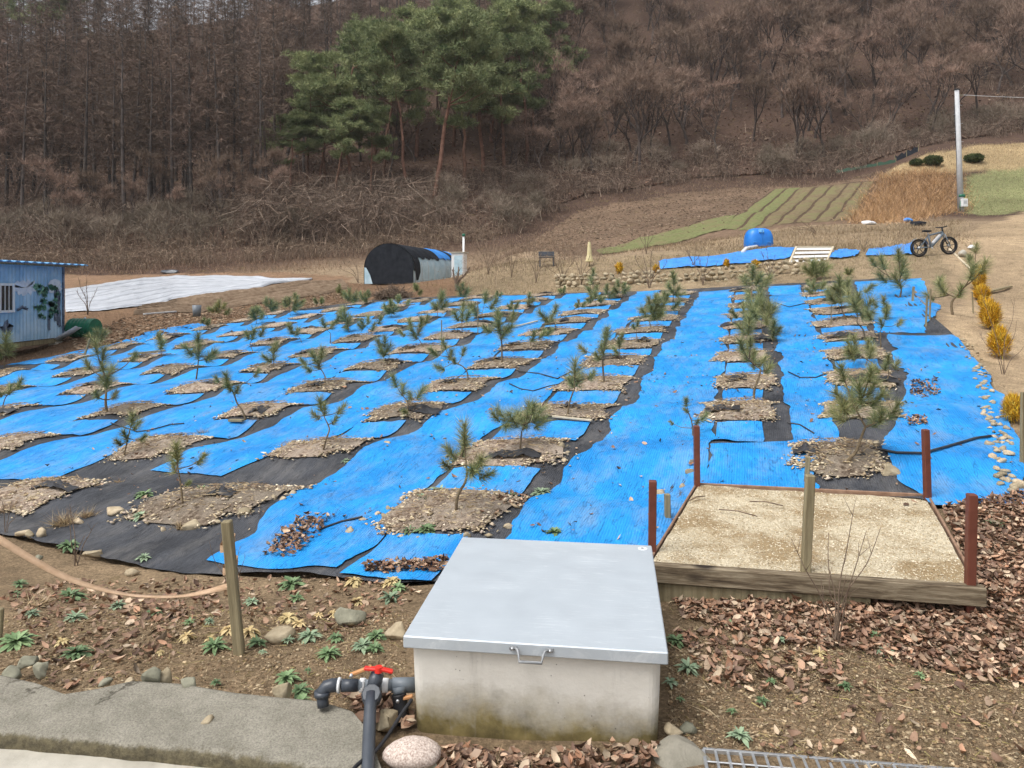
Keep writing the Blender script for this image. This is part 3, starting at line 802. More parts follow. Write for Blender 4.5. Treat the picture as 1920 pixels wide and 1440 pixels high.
SAP = []     # (base px, trunk waypoints px, tufts px with radius)
SAP += [
 ((855, 963), [(858, 930), (872, 905), (876, 885)], [(870, 812, 34), (843, 850, 26), (902, 858, 28), (888, 872, 28), (868, 845, 26), (915, 885, 22), (838, 866, 18)]),
 ((974, 850), [(977, 825), (978, 810)], [(992, 768, 26), (1012, 780, 28), (960, 783, 30), (938, 776, 24), (976, 788, 30), (1016, 797, 24), (928, 782, 18), (1000, 762, 20), (950, 797, 24), (985, 800, 22)]),
 ((1063, 782), [(1068, 755), (1077, 728)], [(1078, 690, 28), (1086, 712, 24), (1112, 705, 17), (1070, 716, 17)]),
 ((1133, 720), [(1131, 690), (1130, 672)], [(1135, 638, 24), (1138, 622, 16), (1095, 657, 16), (1118, 667, 14), (1128, 655, 16)]),
 ((762, 783), [(765, 762), (764, 752)], [(740, 712, 19), (752, 732, 21), (788, 737, 21), (766, 745, 15), (760, 770, 11)]),
 ((876, 720), [(877, 702), (868, 687), (850, 680)], [(832, 645, 15), (812, 660, 16), (822, 690, 17), (868, 660, 13), (845, 665, 17), (853, 675, 11)]),
 ((941, 683), [(941, 652), (940, 635)], [(934, 592, 16), (962, 594, 15), (935, 610, 20), (945, 625, 22), (912, 617, 13), (955, 615, 15)]),
 ((344, 950), [(340, 918), (336, 895)], [(333, 843, 25), (312, 880, 24), (372, 863, 19), (325, 862, 17), (355, 905, 9)]),
 ((603, 848), [(613, 822), (617, 805), (612, 790)], [(598, 758, 20), (635, 770, 18), (588, 780, 16), (625, 790, 14), (608, 768, 15)]),
 ((230, 859), [(238, 830), (243, 802)], [(250, 784, 20), (238, 815, 20), (276, 818, 13), (230, 826, 14), (248, 800, 17)]),
 ((463, 790), [(456, 772), (444, 756), (438, 740), (432, 728)], [(425, 710, 18), (432, 725, 18), (475, 702, 13), (447, 730, 15), (402, 712, 11)]),
 ((202, 775), [(201, 755), (197, 730), (192, 700)], [(185, 650, 20), (195, 665, 24), (188, 700, 26), (216, 712, 24), (175, 715, 20), (150, 685, 17), (232, 672, 15), (212, 685, 15), (197, 745, 17), (200, 735, 15)]),
 ((609, 724), [(609, 706), (600, 690)], [(595, 680, 18), (606, 660, 18), (580, 690, 14), (565, 678, 14), (590, 668, 17)]),
 ((367, 713), [(372, 690), (373, 676)], [(375, 632, 13), (372, 658, 20), (358, 655, 17), (400, 664, 15), (386, 670, 17)]),
 ((513, 691), [(513, 676)], [(512, 662, 17), (500, 672, 13), (516, 650, 11)]),
 ((3, 768), [(8, 750), (18, 736)], [(15, 730, 17), (38, 718, 17), (5, 735, 13), (-8, 725, 17)]),
 ((8, 690), [(8, 672)], [(8, 640, 19), (18, 655, 15), (-5, 660, 17)]),
 ((1300, 820), [(1298, 795), (1292, 775)], [(1285, 752, 13), (1262, 795, 7), (1305, 788, 11), (1325, 785, 15), (1287, 770, 9)]),
 ((1413, 755), [(1413, 730), (1420, 710), (1425, 692)], [(1400, 665, 19), (1383, 645, 19), (1418, 680, 24), (1437, 680, 20), (1442, 690, 17), (1400, 640, 14), (1408, 650, 18), (1425, 665, 15)]),
 ((1592, 872), [(1588, 862), (1604, 845), (1618, 820), (1622, 800)], [(1588, 700, 26), (1610, 695, 24), (1600, 730, 36), (1575, 745, 28), (1565, 760, 30), (1640, 745, 28), (1670, 765, 27), (1655, 790, 28), (1585, 785, 26), (1612, 755, 38), (1625, 725, 26), (1640, 775, 24)]),
 ((1426, 606), [(1424, 590)], [(1420, 575, 17), (1430, 560, 18), (1415, 590, 13)]),
 ((1450, 641), [(1449, 628)], [(1450, 622, 15), (1440, 600, 13), (1447, 608, 14), (1458, 618, 11)]),
 ((1409, 585), [(1409, 540)], [(1409, 510, 17), (1402, 525, 15), (1416, 525, 15), (1409, 548, 13), (1408, 558, 15), (1420, 568, 16)]),
 ((1652, 655), [(1652, 622)], [(1660, 588, 13), (1692, 605, 11), (1652, 605, 11), (1625, 590, 14)]),
 ((1621, 637), [(1618, 620), (1606, 605)], [(1610, 565, 23), (1620, 575, 25), (1600, 555, 18), (1626, 590, 18), (1595, 570, 18)]),
 ((1590, 602), [(1578, 582)], [(1570, 528, 16), (1575, 553, 20), (1592, 540, 16), (1555, 560, 15), (1585, 533, 13), (1622, 540, 14), (1568, 545, 16)]),
 ((1686, 559), [(1690, 545), (1687, 530)], [(1680, 525, 20), (1665, 520, 16), (1710, 515, 14), (1690, 500, 20), (1660, 490, 18), (1680, 478, 16), (1645, 490, 12), (1695, 480, 12)]),
 ((1787, 590), [(1785, 568), (1795, 550)], [(1770, 540, 18), (1796, 545, 16), (1760, 555, 16), (1800, 510, 20), (1820, 500, 18), (1835, 465, 12), (1830, 485, 13), (1780, 530, 15)]),
 ((1532, 526), [(1532, 515)], [(1530, 505, 18), (1515, 508, 16), (1548, 505, 16), (1525, 498, 15), (1542, 500, 15)]),
 ((1590, 521), [(1590, 516)], [(1588, 508, 8), (1593, 510, 8)]),
 ((1645, 697), [(1640, 686), (1620, 671)], [(1595, 650, 21), (1605, 640, 16), (1635, 660, 16), (1590, 660, 14), (1602, 670, 14)]),
 ((1535, 553), [(1534, 545)], [(1525, 538, 11), (1545, 535, 11), (1518, 545, 9)]),
 ((1262, 567), [(1262, 548)], [(1265, 525, 12), (1255, 540, 14), (1270, 545, 13), (1276, 552, 11), (1262, 515, 9)]),
 ((1221, 615), [(1218, 600)], [(1230, 570, 18), (1240, 577, 16), (1222, 585, 20), (1207, 585, 14), (1215, 565, 12), (1235, 590, 14), (1226, 560, 10)]),
 ((1197, 645), [(1193, 625)], [(1195, 606, 8), (1187, 612, 7)]),
 ((1163, 677), [(1162, 662)], [(1160, 640, 12), (1155, 658, 11), (1166, 632, 10)]),
 ((995, 653), [(995, 640)], [(1000, 630, 13), (1018, 627, 13), (1030, 622, 11)]),
 ((1043, 620), [(1040, 606), (1030, 596)], [(1015, 590, 15), (1035, 595, 15), (1042, 578, 12), (1025, 600, 12)]),
 ((725, 683), [(730, 668)], [(712, 645, 14), (722, 640, 13), (727, 655, 17), (718, 660, 13)]),
 ((798, 655), [(788, 640)], [(768, 605, 11), (790, 603, 13), (775, 625, 16), (785, 620, 14), (752, 625, 10), (800, 598, 11)]),
 ((867, 627), [(866, 610)], [(866, 590, 15), (878, 592, 15), (855, 592, 13), (868, 575, 11)]),
 ((698, 630), [(696, 618)], [(680, 605, 11), (700, 612, 10), (712, 600, 10), (690, 600, 10), (676, 612, 9)]),
 ((619, 645), [(620, 625)], [(607, 605, 12), (622, 610, 10), (635, 598, 10)]),
 ((655, 625), [(653, 608)], [(645, 588, 15), (652, 600, 15), (638, 592, 12), (648, 615, 10)]),
 ((477, 662), [(468, 645)], [(475, 625, 14), (488, 622, 13), (465, 628, 11)]),
 ((569, 644), [(560, 630)], [(545, 617, 12), (555, 622, 12), (540, 612, 9)]),
 ((304, 669), [(302, 655)], [(298, 635, 13), (305, 645, 14), (292, 630, 9)]),
 ((186, 650), [(186, 640)], [(182, 628, 14), (195, 628, 14), (172, 634, 11)]),
 ((868, 566), [(868, 555)], [(862, 545, 12), (875, 548, 12), (868, 537, 9)]),
 ((1112, 560), [(1112, 535)], [(1112, 510, 9), (1110, 525, 12), (1118, 545, 12), (1106, 545, 11), (1112, 552, 11)]),
]
for q in [(822, 597, 557), (990, 577, 555), (907, 602, 560), (1087, 587, 568), (1118, 577, 553), (1142, 563, 540), (1163, 560, 533), (733, 597, 570), (412, 598, 571), (383, 617, 600), (503, 598, 567), (545, 593, 565), (481, 609, 583), (550, 583, 557), (660, 579, 550), (600, 579, 562), (750, 584, 560), (688, 571, 550), (1057, 553, 540), (640, 560, 540), (780, 558, 538), (1525, 545, 528), (930, 566, 550), (960, 590, 570), (1405, 652, 605), (1432, 630, 578), (1400, 622, 580), (1420, 560, 522), (1620, 690, 648), (1575, 585, 545), (1655, 600, 565), (1250, 590, 556), (1660, 720, 675)]:
    rg = random.Random(q[0]); h = (q[1] - q[2]) * 1.2; q = (q[0], q[1], q[1] - h)
    tf = [(q[0] + rg.uniform(-.15, .15) * h, q[2] + h * .12, h * .26)]
    for i in range(rg.randint(3, 5)): tf.append((q[0] + rg.uniform(-.5, .5) * h, q[2] + h * rg.uniform(.2, .62), h * rg.uniform(.22, .34)))
    SAP.append(((q[0], q[1]), [(q[0] + rg.uniform(-.12, .12) * h, q[1] - h * .3)], tf))

NEEDLE_PAL = [(.12, .165, .06), (.21, .25, .10), (.31, .33, .145), (.40, .39, .20)]
NEEDLE_PALE = [(.20, .215, .08), (.34, .34, .15), (.43, .39, .20), (.15, .18, .07)]
sap_rows = {}
for i, (bp, way, tufts) in enumerate(SAP):
    x, y, z = cast(*bp)
    u, v = to_uv(x, y)
    best = min(COLS, key=lambda k: abs(v - sum(col_span(k, u)) / 2))
    sap_rows.setdefault(best, []).append((u, i, x, y, z))
for k, lst in sap_rows.items():
    lst.sort()
    for rank, (u, i, x, y, z) in enumerate(lst):
        bp, way, tufts = SAP[i]; rg = random.Random(i * 17 + 3)
        s = y / FPX
        H = (bp[1] - min(t[1] for t in tufts)) * s
        root = thing('pine_sapling', 'small pine sapling, %s from the front, %s' % (ORD[rank], col_name(k)), 'pine sapling', (x, y, z), 0, 'pine saplings planted in the netted field')
        loc = lambda p, dy=0.0: np.array([(p[0] - bp[0]) * s, dy, (bp[1] - p[1]) * s])
        path = [np.array([0, 0, -.05])] + [loc(p, rg.uniform(-.05, .05) * H) for p in way]
        sp = smooth_path(path)
        r0 = max(.010, .022 * H); mb = MB()
        mb.tube(sp, list(np.linspace(r0, r0 * .6, len(sp))), 6)
        nodes = sp[len(sp) // 3:]
        tl = []
        for j, (tx, ty, ts) in enumerate(tufts):
            dy = rg.uniform(-.32, .32) * H * (.4 if j == 0 else 1)
            tip = loc((tx, ty), dy)
            c = min(nodes, key=lambda n: np.linalg.norm(n - tip) + (.6 * max(0, n[2] - tip[2] + .05 * H)))
            mid = c * .45 + tip * .55 + np.array([0, 0, -.10 * np.linalg.norm(tip - c)])
            br = smooth_path([c, mid, tip])
            mb.tube(br, list(np.linspace(r0 * .55, r0 * .22, len(br))), 5)
            nodes = nodes + br[2:4]
            ax = tip - mid; ax = ax / (np.linalg.norm(ax) + 1e-6) + np.array([0, 0, .55])
            tl.append((tip, ax, ts * s * (1.18 if bp[1] < 720 else 1.0)))
        mb.build('trunk', M['bark'], root, True)
        hw = min(.005, max(.0018, .30 * s))
        for j, (tip, ax, ts) in enumerate(tl):
            n = int(np.clip(140 + ts / s * 9.0, 170, 480))
            V, F = tuft_arrays(tip + ax / np.linalg.norm(ax) * ts * .45, ax, ts * 1.12, n, hw, i * 40 + j)
            link('needle_tuft', np_mesh('needle_tuft', V, F, mats=[M['needles']], col=pal(n, 3, NEEDLE_PAL if rg.random() < .6 else NEEDLE_PALE, i * 40 + j, .3)), root)
# ------------------------------------------------------------------ foreground materials
cm, nt, b, tc = new_mat('stained concrete', .9, .2)
ob = tc.outputs['Object']
sx_ = nt.nodes.new('ShaderNodeSeparateXYZ'); nt.links.new(ob, sx_.inputs[0])
base = _ramp(nt, _noise(nt, ob, 5, 6, .65), [(.3, (.60, .575, .52)), (.7, (.71, .685, .625))])
hgt = nt.nodes.new('ShaderNodeMath'); hgt.operation = 'MULTIPLY_ADD'; hgt.inputs[1].default_value = .34
nt.links.new(_noise(nt, ob, 3.2, 5, .7), hgt.inputs[0]); nt.links.new(sx_.outputs[2], hgt.inputs[2])
st = _ramp(nt, hgt.outputs[0], [(.20, 1.0), (.41, 0.0)])
base = _mix(nt, st, base, _ramp(nt, _noise(nt, ob, 9, 5), [(.3, (.085, .068, .030)), (.7, (.27, .215, .09))]))
run = _ramp(nt, _noise(nt, _map(nt, ob, (9, 9, .8)), 1.4, 5, .7), [(.58, 0.0), (.75, .35)])
base = _mix(nt, run, base, (.33, .31, .28))
vo = nt.nodes.new('ShaderNodeTexVoronoi'); vo.inputs['Scale'].default_value = 26; nt.links.new(ob, vo.inputs['Vector'])
pit_ = _ramp(nt, vo.outputs['Distance'], [(.06, 1.0), (.10, 0.0)])
pk = _ramp(nt, _noise(nt, ob, 4, 2), [(.5, 0.0), (.56, .8)])
mm = nt.nodes.new('ShaderNodeMath'); mm.operation = 'MULTIPLY'; nt.links.new(pit_, mm.inputs[0]); nt.links.new(pk, mm.inputs[1])
base = _mix(nt, mm.outputs[0], base, (.10, .09, .08))
nt.links.new(base, b.inputs['Base Color']); _bump(nt, b, _noise(nt, ob, 50, 5), .35, .006)
M['box_concrete'] = cm

lm, nt, b, tc = new_mat('galvanised lid', .45, .5, .25)
ob = tc.outputs['Object']
base = _ramp(nt, _noise(nt, ob, 2.5, 5, .6), [(.3, (.455, .505, .55)), (.7, (.485, .535, .58))])
scr = _ramp(nt, _noise(nt, _map(nt, ob, (3, 26, 3)), 2.2, 6, .75, .6), [(.53, 0.0), (.66, .9)])
scm = _ramp(nt, _noise(nt, ob, 1.6, 3), [(.40, 0.0), (.56, 1.0)])
mm = nt.nodes.new('ShaderNodeMath'); mm.operation = 'MULTIPLY'; nt.links.new(scr, mm.inputs[0]); nt.links.new(scm, mm.inputs[1])
base = _mix(nt, mm.outputs[0], base, (.60, .645, .68))
nt.links.new(base, b.inputs['Base Color'])
nt.links.new(_ramp(nt, _noise(nt, ob, 7, 5), [(.3, .42), (.7, .6)]), b.inputs['Roughness'])
_bump(nt, b, _noise(nt, ob, 3, 3), .12, .01)
M['lid'] = lm
M['steel'] = mat('galvanised steel', (.38, .39, .40), (.55, .56, .57), 20, .38, .5, .7, bump=.15)
M['grey_steel'] = mat('dull zinc', (.22, .23, .24), (.32, .33, .34), 20, .55, .4, .3, bump=.15)
M['white'] = mat('white plastic', (.70, .71, .72), (.80, .80, .80), 4, .5, .4, bump=.05)
M['pvc_dark'] = mat('dark grey plastic pipe', (.035, .042, .055), (.060, .070, .085), 6, .38, .5, bump=.1)
M['pvc_grey'] = mat('grey plastic pipe', (.13, .155, .18), (.19, .215, .24), 6, .45, .5, bump=.1)
M['red_plastic'] = mat('red plastic', (.62, .02, .012), (.72, .035, .02), 4, .35, .5, bump=.05)
M['orange'] = mat('faded orange lever', (.48, .22, .08), (.62, .33, .15), 12, .55, .4, bump=.2)
M['hose'] = mat('black hose', (.012, .012, .014), (.03, .03, .034), 8, .5, .4, bump=.1)
M['brown_post'] = mat('brown painted post', (.105, .030, .018), (.165, .052, .032), 9, .5, .4, bump=.25, bscale=40)
M['grey_wood'] = mat('weathered wood', (.16, .13, .075), (.34, .29, .18), 3, .85, bump=.6, bscale=25, stretch=(9, 9, .7))
bm_, nt, b, tc = new_mat('old beam wood', .85, .2)
ob = tc.outputs['Object']
gr = _noise(nt, _map(nt, ob, (1.1, 14, 14)), 3, 6, .7, .4)
base = _ramp(nt, gr, [(.30, (.045, .032, .022)), (.48, (.15, .115, .075)), (.68, (.34, .285, .20))])
vo = nt.nodes.new('ShaderNodeTexVoronoi'); vo.inputs['Scale'].default_value = 2.6; nt.links.new(_map(nt, ob, (1, 1, 2.2)), vo.inputs['Vector'])
base = _mix(nt, _ramp(nt, vo.outputs['Distance'], [(.13, 1.0), (.26, 0.0)]), base, (.03, .022, .017))
nt.links.new(base, b.inputs['Base Color']); _bump(nt, b, gr, .6, .006)
M['beam'] = bm_
M['husk'] = mat('husk litter', (.38, .31, .20), (.74, .66, .50), 75, .9, .15, bump=1.0, bscale=95, bdist=.012, c3=(.33, .245, .14), s3=2.4, detail=3)
M['husk_flake'] = mat('husk flake', (.58, .49, .35), (.84, .77, .62), 8, .8, bump=0)
M['strap'] = mat('brown webbing strap', (.40, .26, .155), (.57, .40, .27), 12, .75, bump=.4, bscale=300)
M['apron'] = mat('rough old concrete', (.22, .205, .165), (.33, .305, .25), 9, .92, .15, bump=.8, bscale=70, bdist=.006, c3=(.20, .185, .145), s3=3)
am_, nt, b, tc = new_mat('old apron concrete', .92, .15)
ob = tc.outputs['Object']
base = _ramp(nt, _noise(nt, ob, 7, 6, .7), [(.3, (.185, .172, .138)), (.7, (.295, .275, .228))])
base = _mix(nt, 1.0, base, _ramp(nt, _noise(nt, ob, 120, 3, .7), [(.3, .62), (.5, 1.0), (.7, 1.3)]), 'MULTIPLY')
vo = nt.nodes.new('ShaderNodeTexVoronoi'); vo.feature = 'DISTANCE_TO_EDGE'; vo.inputs['Scale'].default_value = .9
wv_ = nt.nodes.new('ShaderNodeVectorMath'); wv_.operation = 'MULTIPLY_ADD'; n3 = nt.nodes.new('ShaderNodeTexNoise'); n3.inputs['Scale'].default_value = 5; n3.inputs['Detail'].default_value = 5; nt.links.new(ob, n3.inputs['Vector'])
nt.links.new(n3.outputs['Color'], wv_.inputs[0]); wv_.inputs[1].default_value = (.5, .5, .0); nt.links.new(ob, wv_.inputs[2]); nt.links.new(wv_.outputs[0], vo.inputs['Vector'])
crk = _ramp(nt, vo.outputs['Distance'], [(.0, 1.0), (.010, 0.0)]); cmk = _ramp(nt, _noise(nt, ob, 1.7, 3), [(.5, 0.0), (.58, .9)])
mm = nt.nodes.new('ShaderNodeMath'); mm.operation = 'MULTIPLY'; nt.links.new(crk, mm.inputs[0]); nt.links.new(cmk, mm.inputs[1])
base = _mix(nt, mm.outputs[0], base, (.06, .052, .04))
sx_ = nt.nodes.new('ShaderNodeSeparateXYZ'); nt.links.new(ob, sx_.inputs[0])
hh = nt.nodes.new('ShaderNodeMath'); hh.operation = 'MULTIPLY_ADD'; hh.inputs[1].default_value = .05; nt.links.new(_noise(nt, ob, 14, 5, .7), hh.inputs[0]); nt.links.new(sx_.outputs[2], hh.inputs[2])
base = _mix(nt, _ramp(nt, hh.outputs[0], [(.022, .85), (.036, 0.0)]), base, _ramp(nt, _noise(nt, ob, 30, 4), [(.35, (.055, .045, .025)), (.65, (.15, .125, .07))]))
nt.links.new(base, b.inputs['Base Color']); _bump(nt, b, _noise(nt, ob, 60, 6, .7), .9, .008)
M['apron_slab'] = am_
M['dark_concrete'] = mat('dark grey concrete', (.03, .033, .036), (.07, .075, .08), 9, .5, .4, bump=.4)  # very dark grey for the whole drain channel
M['pave'] = mat('pale pavement', (.36, .335, .28), (.48, .45, .385), 8, .9, bump=.5, bscale=50)
M['leaf_green'] = mat('weed leaf', (.085, .155, .065), (.22, .31, .15), 18, .55, .35, bump=.2, vary=.3)
M['leaf_grey'] = mat('grey green weed leaf', (.14, .21, .13), (.31, .39, .25), 18, .6, .3, bump=.2, vary=.25)
M['leaf_yellow'] = mat('withered yellow leaf', (.44, .31, .13), (.70, .57, .31), 14, .65, .3, bump=.2, vary=.15)
M['twig'] = mat('bare twig', (.11, .075, .055), (.24, .18, .13), 14, .85, bump=.2)

def at(px, py, d): return Vector(pd(px, py, d))

# ------------------------------------------------------------------ concrete water box with metal lid
PHI = R(-7.6)
box = thing('water_box', 'square concrete water box with a pale galvanised metal lid', 'utility box', (.183, 4.03, 0), PHI)
def rrect(w, d, r, n=5, zx=0):
    p = []
    for cx, cy, a0 in ((w / 2 - r, d / 2 - r, 0), (-w / 2 + r, d / 2 - r, 90), (-w / 2 + r, -d / 2 + r, 180), (w / 2 - r, -d / 2 + r, 270)):
        for i in range(n + 1):
            a = R(a0 + 90 * i / n); p.append((cx + r * math.cos(a), cy + r * math.sin(a)))
    return p
mb = MB(); rings = []
for z, w, d in ((-.25, 1.08, 1.25), (0, 1.112, 1.28), (.2, 1.128, 1.295), (.405, 1.14, 1.31)):
    pts = rrect(w, d, .05); rings.append([len(mb.v) + i for i in range(len(pts))]); mb.v += [(x, y, z) for x, y in pts]
for a, c in zip(rings[:-1], rings[1:]):
    n = len(a)
    for i in range(n): mb.f.append((a[i], a[(i + 1) % n], c[(i + 1) % n], c[i]))
mb.f.append(tuple(rings[-1]))
mb.build('body', M['box_concrete'], box, False)
lid = MB().cbox((0, 0, .425), (1.195, 1.375, .056), .005).build('lid', M['lid'], box)
yf = -1.375 / 2
hp = [(-.075, yf - .004, .432), (-.062, yf - .012, .43), (-.055, yf - .03, .418), (-.05, yf - .05, .395), (.05, yf - .05, .395), (.055, yf - .03, .418), (.062, yf - .012, .43), (.075, yf - .004, .432)]
h = MB(); h.tube([(x - .005, y, z) for x, y, z in hp], .0065, 8); h.cbox((-.087, yf - .003, .432), (.035, .005, .018), .001); h.cbox((.077, yf - .003, .432), (.035, .005, .018), .001)
ho = h.build('handle', M['grey_steel'], lid, True)
for sx in (-.09, .08): MB().lathe([(.0, -.014), (.006, -.012), (.007, -.006), (.007, 0)], 10, (sx, yf - .004, .432), 'Y').build('bolt', M['steel'], ho, True)
MB().lathe([(0, .0022), (.028, .0022), (.028, .0)], 24, (.54, .62, .4532)).build('sticker', M['white'], lid)
MB().lathe([(0, .0012), (.010, .0012), (.010, 0)], 12, (.538, .622, .4555)).build('sticker_mark', M['pvc_grey'], lid)

# ------------------------------------------------------------------ valves and pipes beside the box
vroot_p = at(700, 1300, 3.5)
V0 = thing('pipe_valve', 'dark plastic pipe fitting with a red valve handle beside the concrete box', 'valve', (vroot_p.x, vroot_p.y, 0))
def L(px, py, d): return at(px, py, d) - Vector((vroot_p.x, vroot_p.y, 0))
MB().tube([L(778, 1284, 3.62), L(735, 1285, 3.60)], .034, 16).build('tee_fitting', M['pvc_grey'], V0, True)
MB().tube([L(742, 1284, 3.60), L(668, 1285, 3.57)], .026, 14).build('cross_pipe', M['pvc_grey'], V0, True)
for x in (679, 722): MB().tube([L(x - 4, 1285, 3.58), L(x + 6, 1285, 3.58)], .032, 14).build('white_collar', M['white'], V0, True)
MB().tube([L(671, 1285, 3.57), L(640, 1285, 3.56)], .029, 12).build('valve_body', M['pvc_dark'], V0, True)
MB().tube([L(638, 1285, 3.56), L(634, 1285, 3.56)], .035, 14).build('white_collar', M['white'], V0, True)
e = MB(); pp = [L(634, 1285, 3.56), L(622, 1285, 3.555), L(612, 1288, 3.55), L(606, 1296, 3.545), L(604, 1308, 3.54)]
e.tube(pp, .031, 14); eo = e.build('elbow', M['pvc_dark'], V0, True)
MB().tube([L(604, 1296, 3.54), L(604, 1304, 3.54)], .038, 14).build('elbow_rim', M['pvc_dark'], eo, True)
MB().tube([L(604, 1305, 3.54), L(606, 1325, 3.53)], .027, 14).build('down_pipe', M['pvc_dark'], V0, True)
bv = MB().tube([L(708, 1262, 3.53), L(704, 1275, 3.52), L(699, 1292, 3.49)], [.030, .034, .030], 16).build('ball_valve', M['pvc_dark'], V0, True)
un = MB(); un.lathe([(.0, .03), (.040, .03), (.047, .018), (.047, -.012), (.043, -.03), (0, -.03)], 10); 
uo = un.build('union_nut', M['pvc_dark'], V0, False, L(697, 1305, 3.46), (R(38), 0, R(2)))
MB().tube([L(696, 1300, 3.46), L(694, 1330, 3.40), L(691, 1400, 3.22), L(689, 1470, 3.06), L(686, 1640, 2.75)], .0285, 16).build('long_pipe', M['pvc_dark'], V0, True)
rh = MB(); c0 = L(710, 1255, 3.52); 
for s, w in ((-1, .06), (1, .062)):
    rh.cbox(c0 + Vector((s * .036, 0, -.004 if s > 0 else .003)), (.066, .026, .016), .005, ry=R(14 * 1 if s > 0 else 4))
rh.lathe([(0, .014), (.018, .013), (.020, -.012), (0, -.012)], 14, tuple(c0))
rh.build('red_handle', M['red_plastic'], V0, False)
for (a, bq, d) in (((655, 1266), (697, 1250), 3.53), ((742, 1313), (774, 1305), 3.55)):
    p0, p1 = L(*a, d), L(*bq, d); mid_ = (p0 + p1) / 2; dv = p1 - p0
    oh = MB().cbox(mid_, (dv.length, .020, .014), .003, ry=-math.atan2(dv.z, dv.x)).build('orange_lever', M['orange'], V0)
    MB().lathe([(0, -.016), (.009, -.015), (.009, 0)], 10, tuple(p0 + Vector((.012, -.006, .004))), 'Y').build('lever_nut', M['steel'], oh, True)
MB().tube([L(748, 1288, 3.58), L(749, 1300, 3.57)], .030, 14).build('tee_neck', M['pvc_grey'], V0, True)
cp_ = []; cr_ = []
for i in range(26):
    t = i / 25; cp_.append(L(748 + 8 * t, 1300 + 62 * t, 3.57 - .03 * t)); cr_.append(.033 + .003 * (i % 2))
MB().tube(cp_, cr_, 14).build('corrugated_pipe', M['hose'], V0, True)
hs_ = smooth_path([at(772, 1312, 3.5), at(752, 1340, 3.42), at(730, 1375, 3.30), at(704, 1408, 3.2), at(668, 1436, 3.12), at(640, 1475, 3.0)], 6)
ho_ = MB().tube(hs_, .0085, 8).build('black_hose', M['hose'], None, True)
tag(ho_, 'thin black hose crossing in front of the pipe valve', 'hose')

# ------------------------------------------------------------------ raised bed of husks with brown posts
ZB = .27
def lev(px, py, z): d = (EYE - z) * FPX / (py - HORIZON); return Vector(((px - 960) / FPX * d, d, z))
FL, FR, BL, BR = lev(1212, 1056, ZB), lev(1836, 1095, ZB), lev(1305, 905, ZB), lev(1741, 926, ZB)
bed_o = Vector(((FL.x + FR.x) / 2, (FL.y + FR.y) / 2, 0))
bed = thing('raised_bed', 'low timber framed bed filled with pale husks and four brown posts', 'raised bed', tuple(bed_o))
def board(a, bq, h, th, zc, name, matl, over=0):
    a = a - bed_o; bq = bq - bed_o
    dv = bq - a; Ln = math.hypot(dv.x, dv.y)
    o = MB().cbox((0, 0, 0), (Ln + over, th, h), .006).build(name, matl, bed)
    o.location = ((a.x + bq.x) / 2, (a.y + bq.y) / 2, zc); o.rotation_euler = (0, R(.4) if name == 'beam' else 0, math.atan2(dv.y, dv.x))
    return o
fo = Vector((-.035, -.05, 0))
board(FL + Vector((.02, 0, 0)), FR, .115, .07, ZB - .062, 'beam', M['beam'], .06)
board(FL + Vector((.02, .012, 0)), FR + Vector((-.6, .12, 0)), .14, .045, ZB - .192, 'lower_board', M['grey_wood'], 0)
sv_ = (BL - FL).normalized(); fv_ = (FR - FL).normalized()
M['rail'] = mat('dusty brown rail', (.20, .115, .075), (.34, .22, .15), 12, .8, bump=.3)
board(FL + sv_ * .05, BL, .12, .018, ZB - .068, 'side_board', M['rail'])
board(FR + sv_ * .05, BR, .12, .018, ZB - .068, 'side_board', M['rail'])
board(BL + fv_ * .02, BR - fv_ * .02, .14, .018, ZB - .070, 'back_board', M['rail'])
def post(px_t, py_t, base, w, name, matl, parent, o, z0=-.15):
    d = base.y; zt = EYE + (HORIZON - py_t) / FPX * d; xt = (px_t - 960) / FPX * d
    mbp = MB(); h_ = zt - z0
    mbp.cbox((0, 0, h_ / 2), (w, w, h_), .005)
    q = mbp.build(name, matl, parent); q.location = Vector((base.x, base.y, z0)) - o
    q.rotation_euler = (0, math.atan2(xt - base.x, h_), random.uniform(-.15, .15))
    return q
for (px_, pt, bs) in ((1306, 798, BL + Vector((.0, -.05, 0))), (1224, 901, lev(1224, 1030, ZB) + Vector((-.01, 0, 0))), (1735, 805, BR + Vector((-.03, -.06, 0))), (1822, 926, FR + Vector((-.045, .03, 0)))):
    post(px_, pt, bs, .052, 'post', M['brown_post'], bed, bed_o)
A, B = np.meshgrid(np.linspace(.012, .988, 60), np.linspace(.02, .99, 60), indexing='ij')
def bil(A, B): return [FL[i] * (1 - A) * (1 - B) + FR[i] * A * (1 - B) + BL[i] * (1 - A) * B + BR[i] * A * B for i in (0, 1)]
X, Y = bil(A, B)
hz_ = lambda X, Y: ZB - .022 + .03 * fbm(X * 2.2, Y * 2.2, 55, 4) + .006 * fbm(X * 14, Y * 14, 56, 2)
Z = hz_(X, Y)
P = np.stack([X - bed_o.x, Y - bed_o.y, Z], -1).reshape(-1, 3)
link('husk_fill', np_mesh('husk_fill', P, grid_faces(60, 60), smooth=True, mats=[M['husk']]), bed)
n = 15000; a_, b_ = RNG.random(n) * .97 + .015, RNG.random(n) * .96 + .02
X, Y = bil(a_, b_); Z = hz_(X, Y) + .003
D = RNG.normal(size=(n, 3)) * np.array([.011, .011, .004])
V, F = sliver_soup(np.stack([X - bed_o.x, Y - bed_o.y, Z], -1), D, np.full(n, .0032), 5)
tag(link('husk_flakes', np_mesh('husk_flakes', V, F, mats=[M['husk_flake'], M['straw'], M['gravel']], midx=RNG.choice([0, 0, 0, 0, 1, 2], n)), bed), kind='stuff')
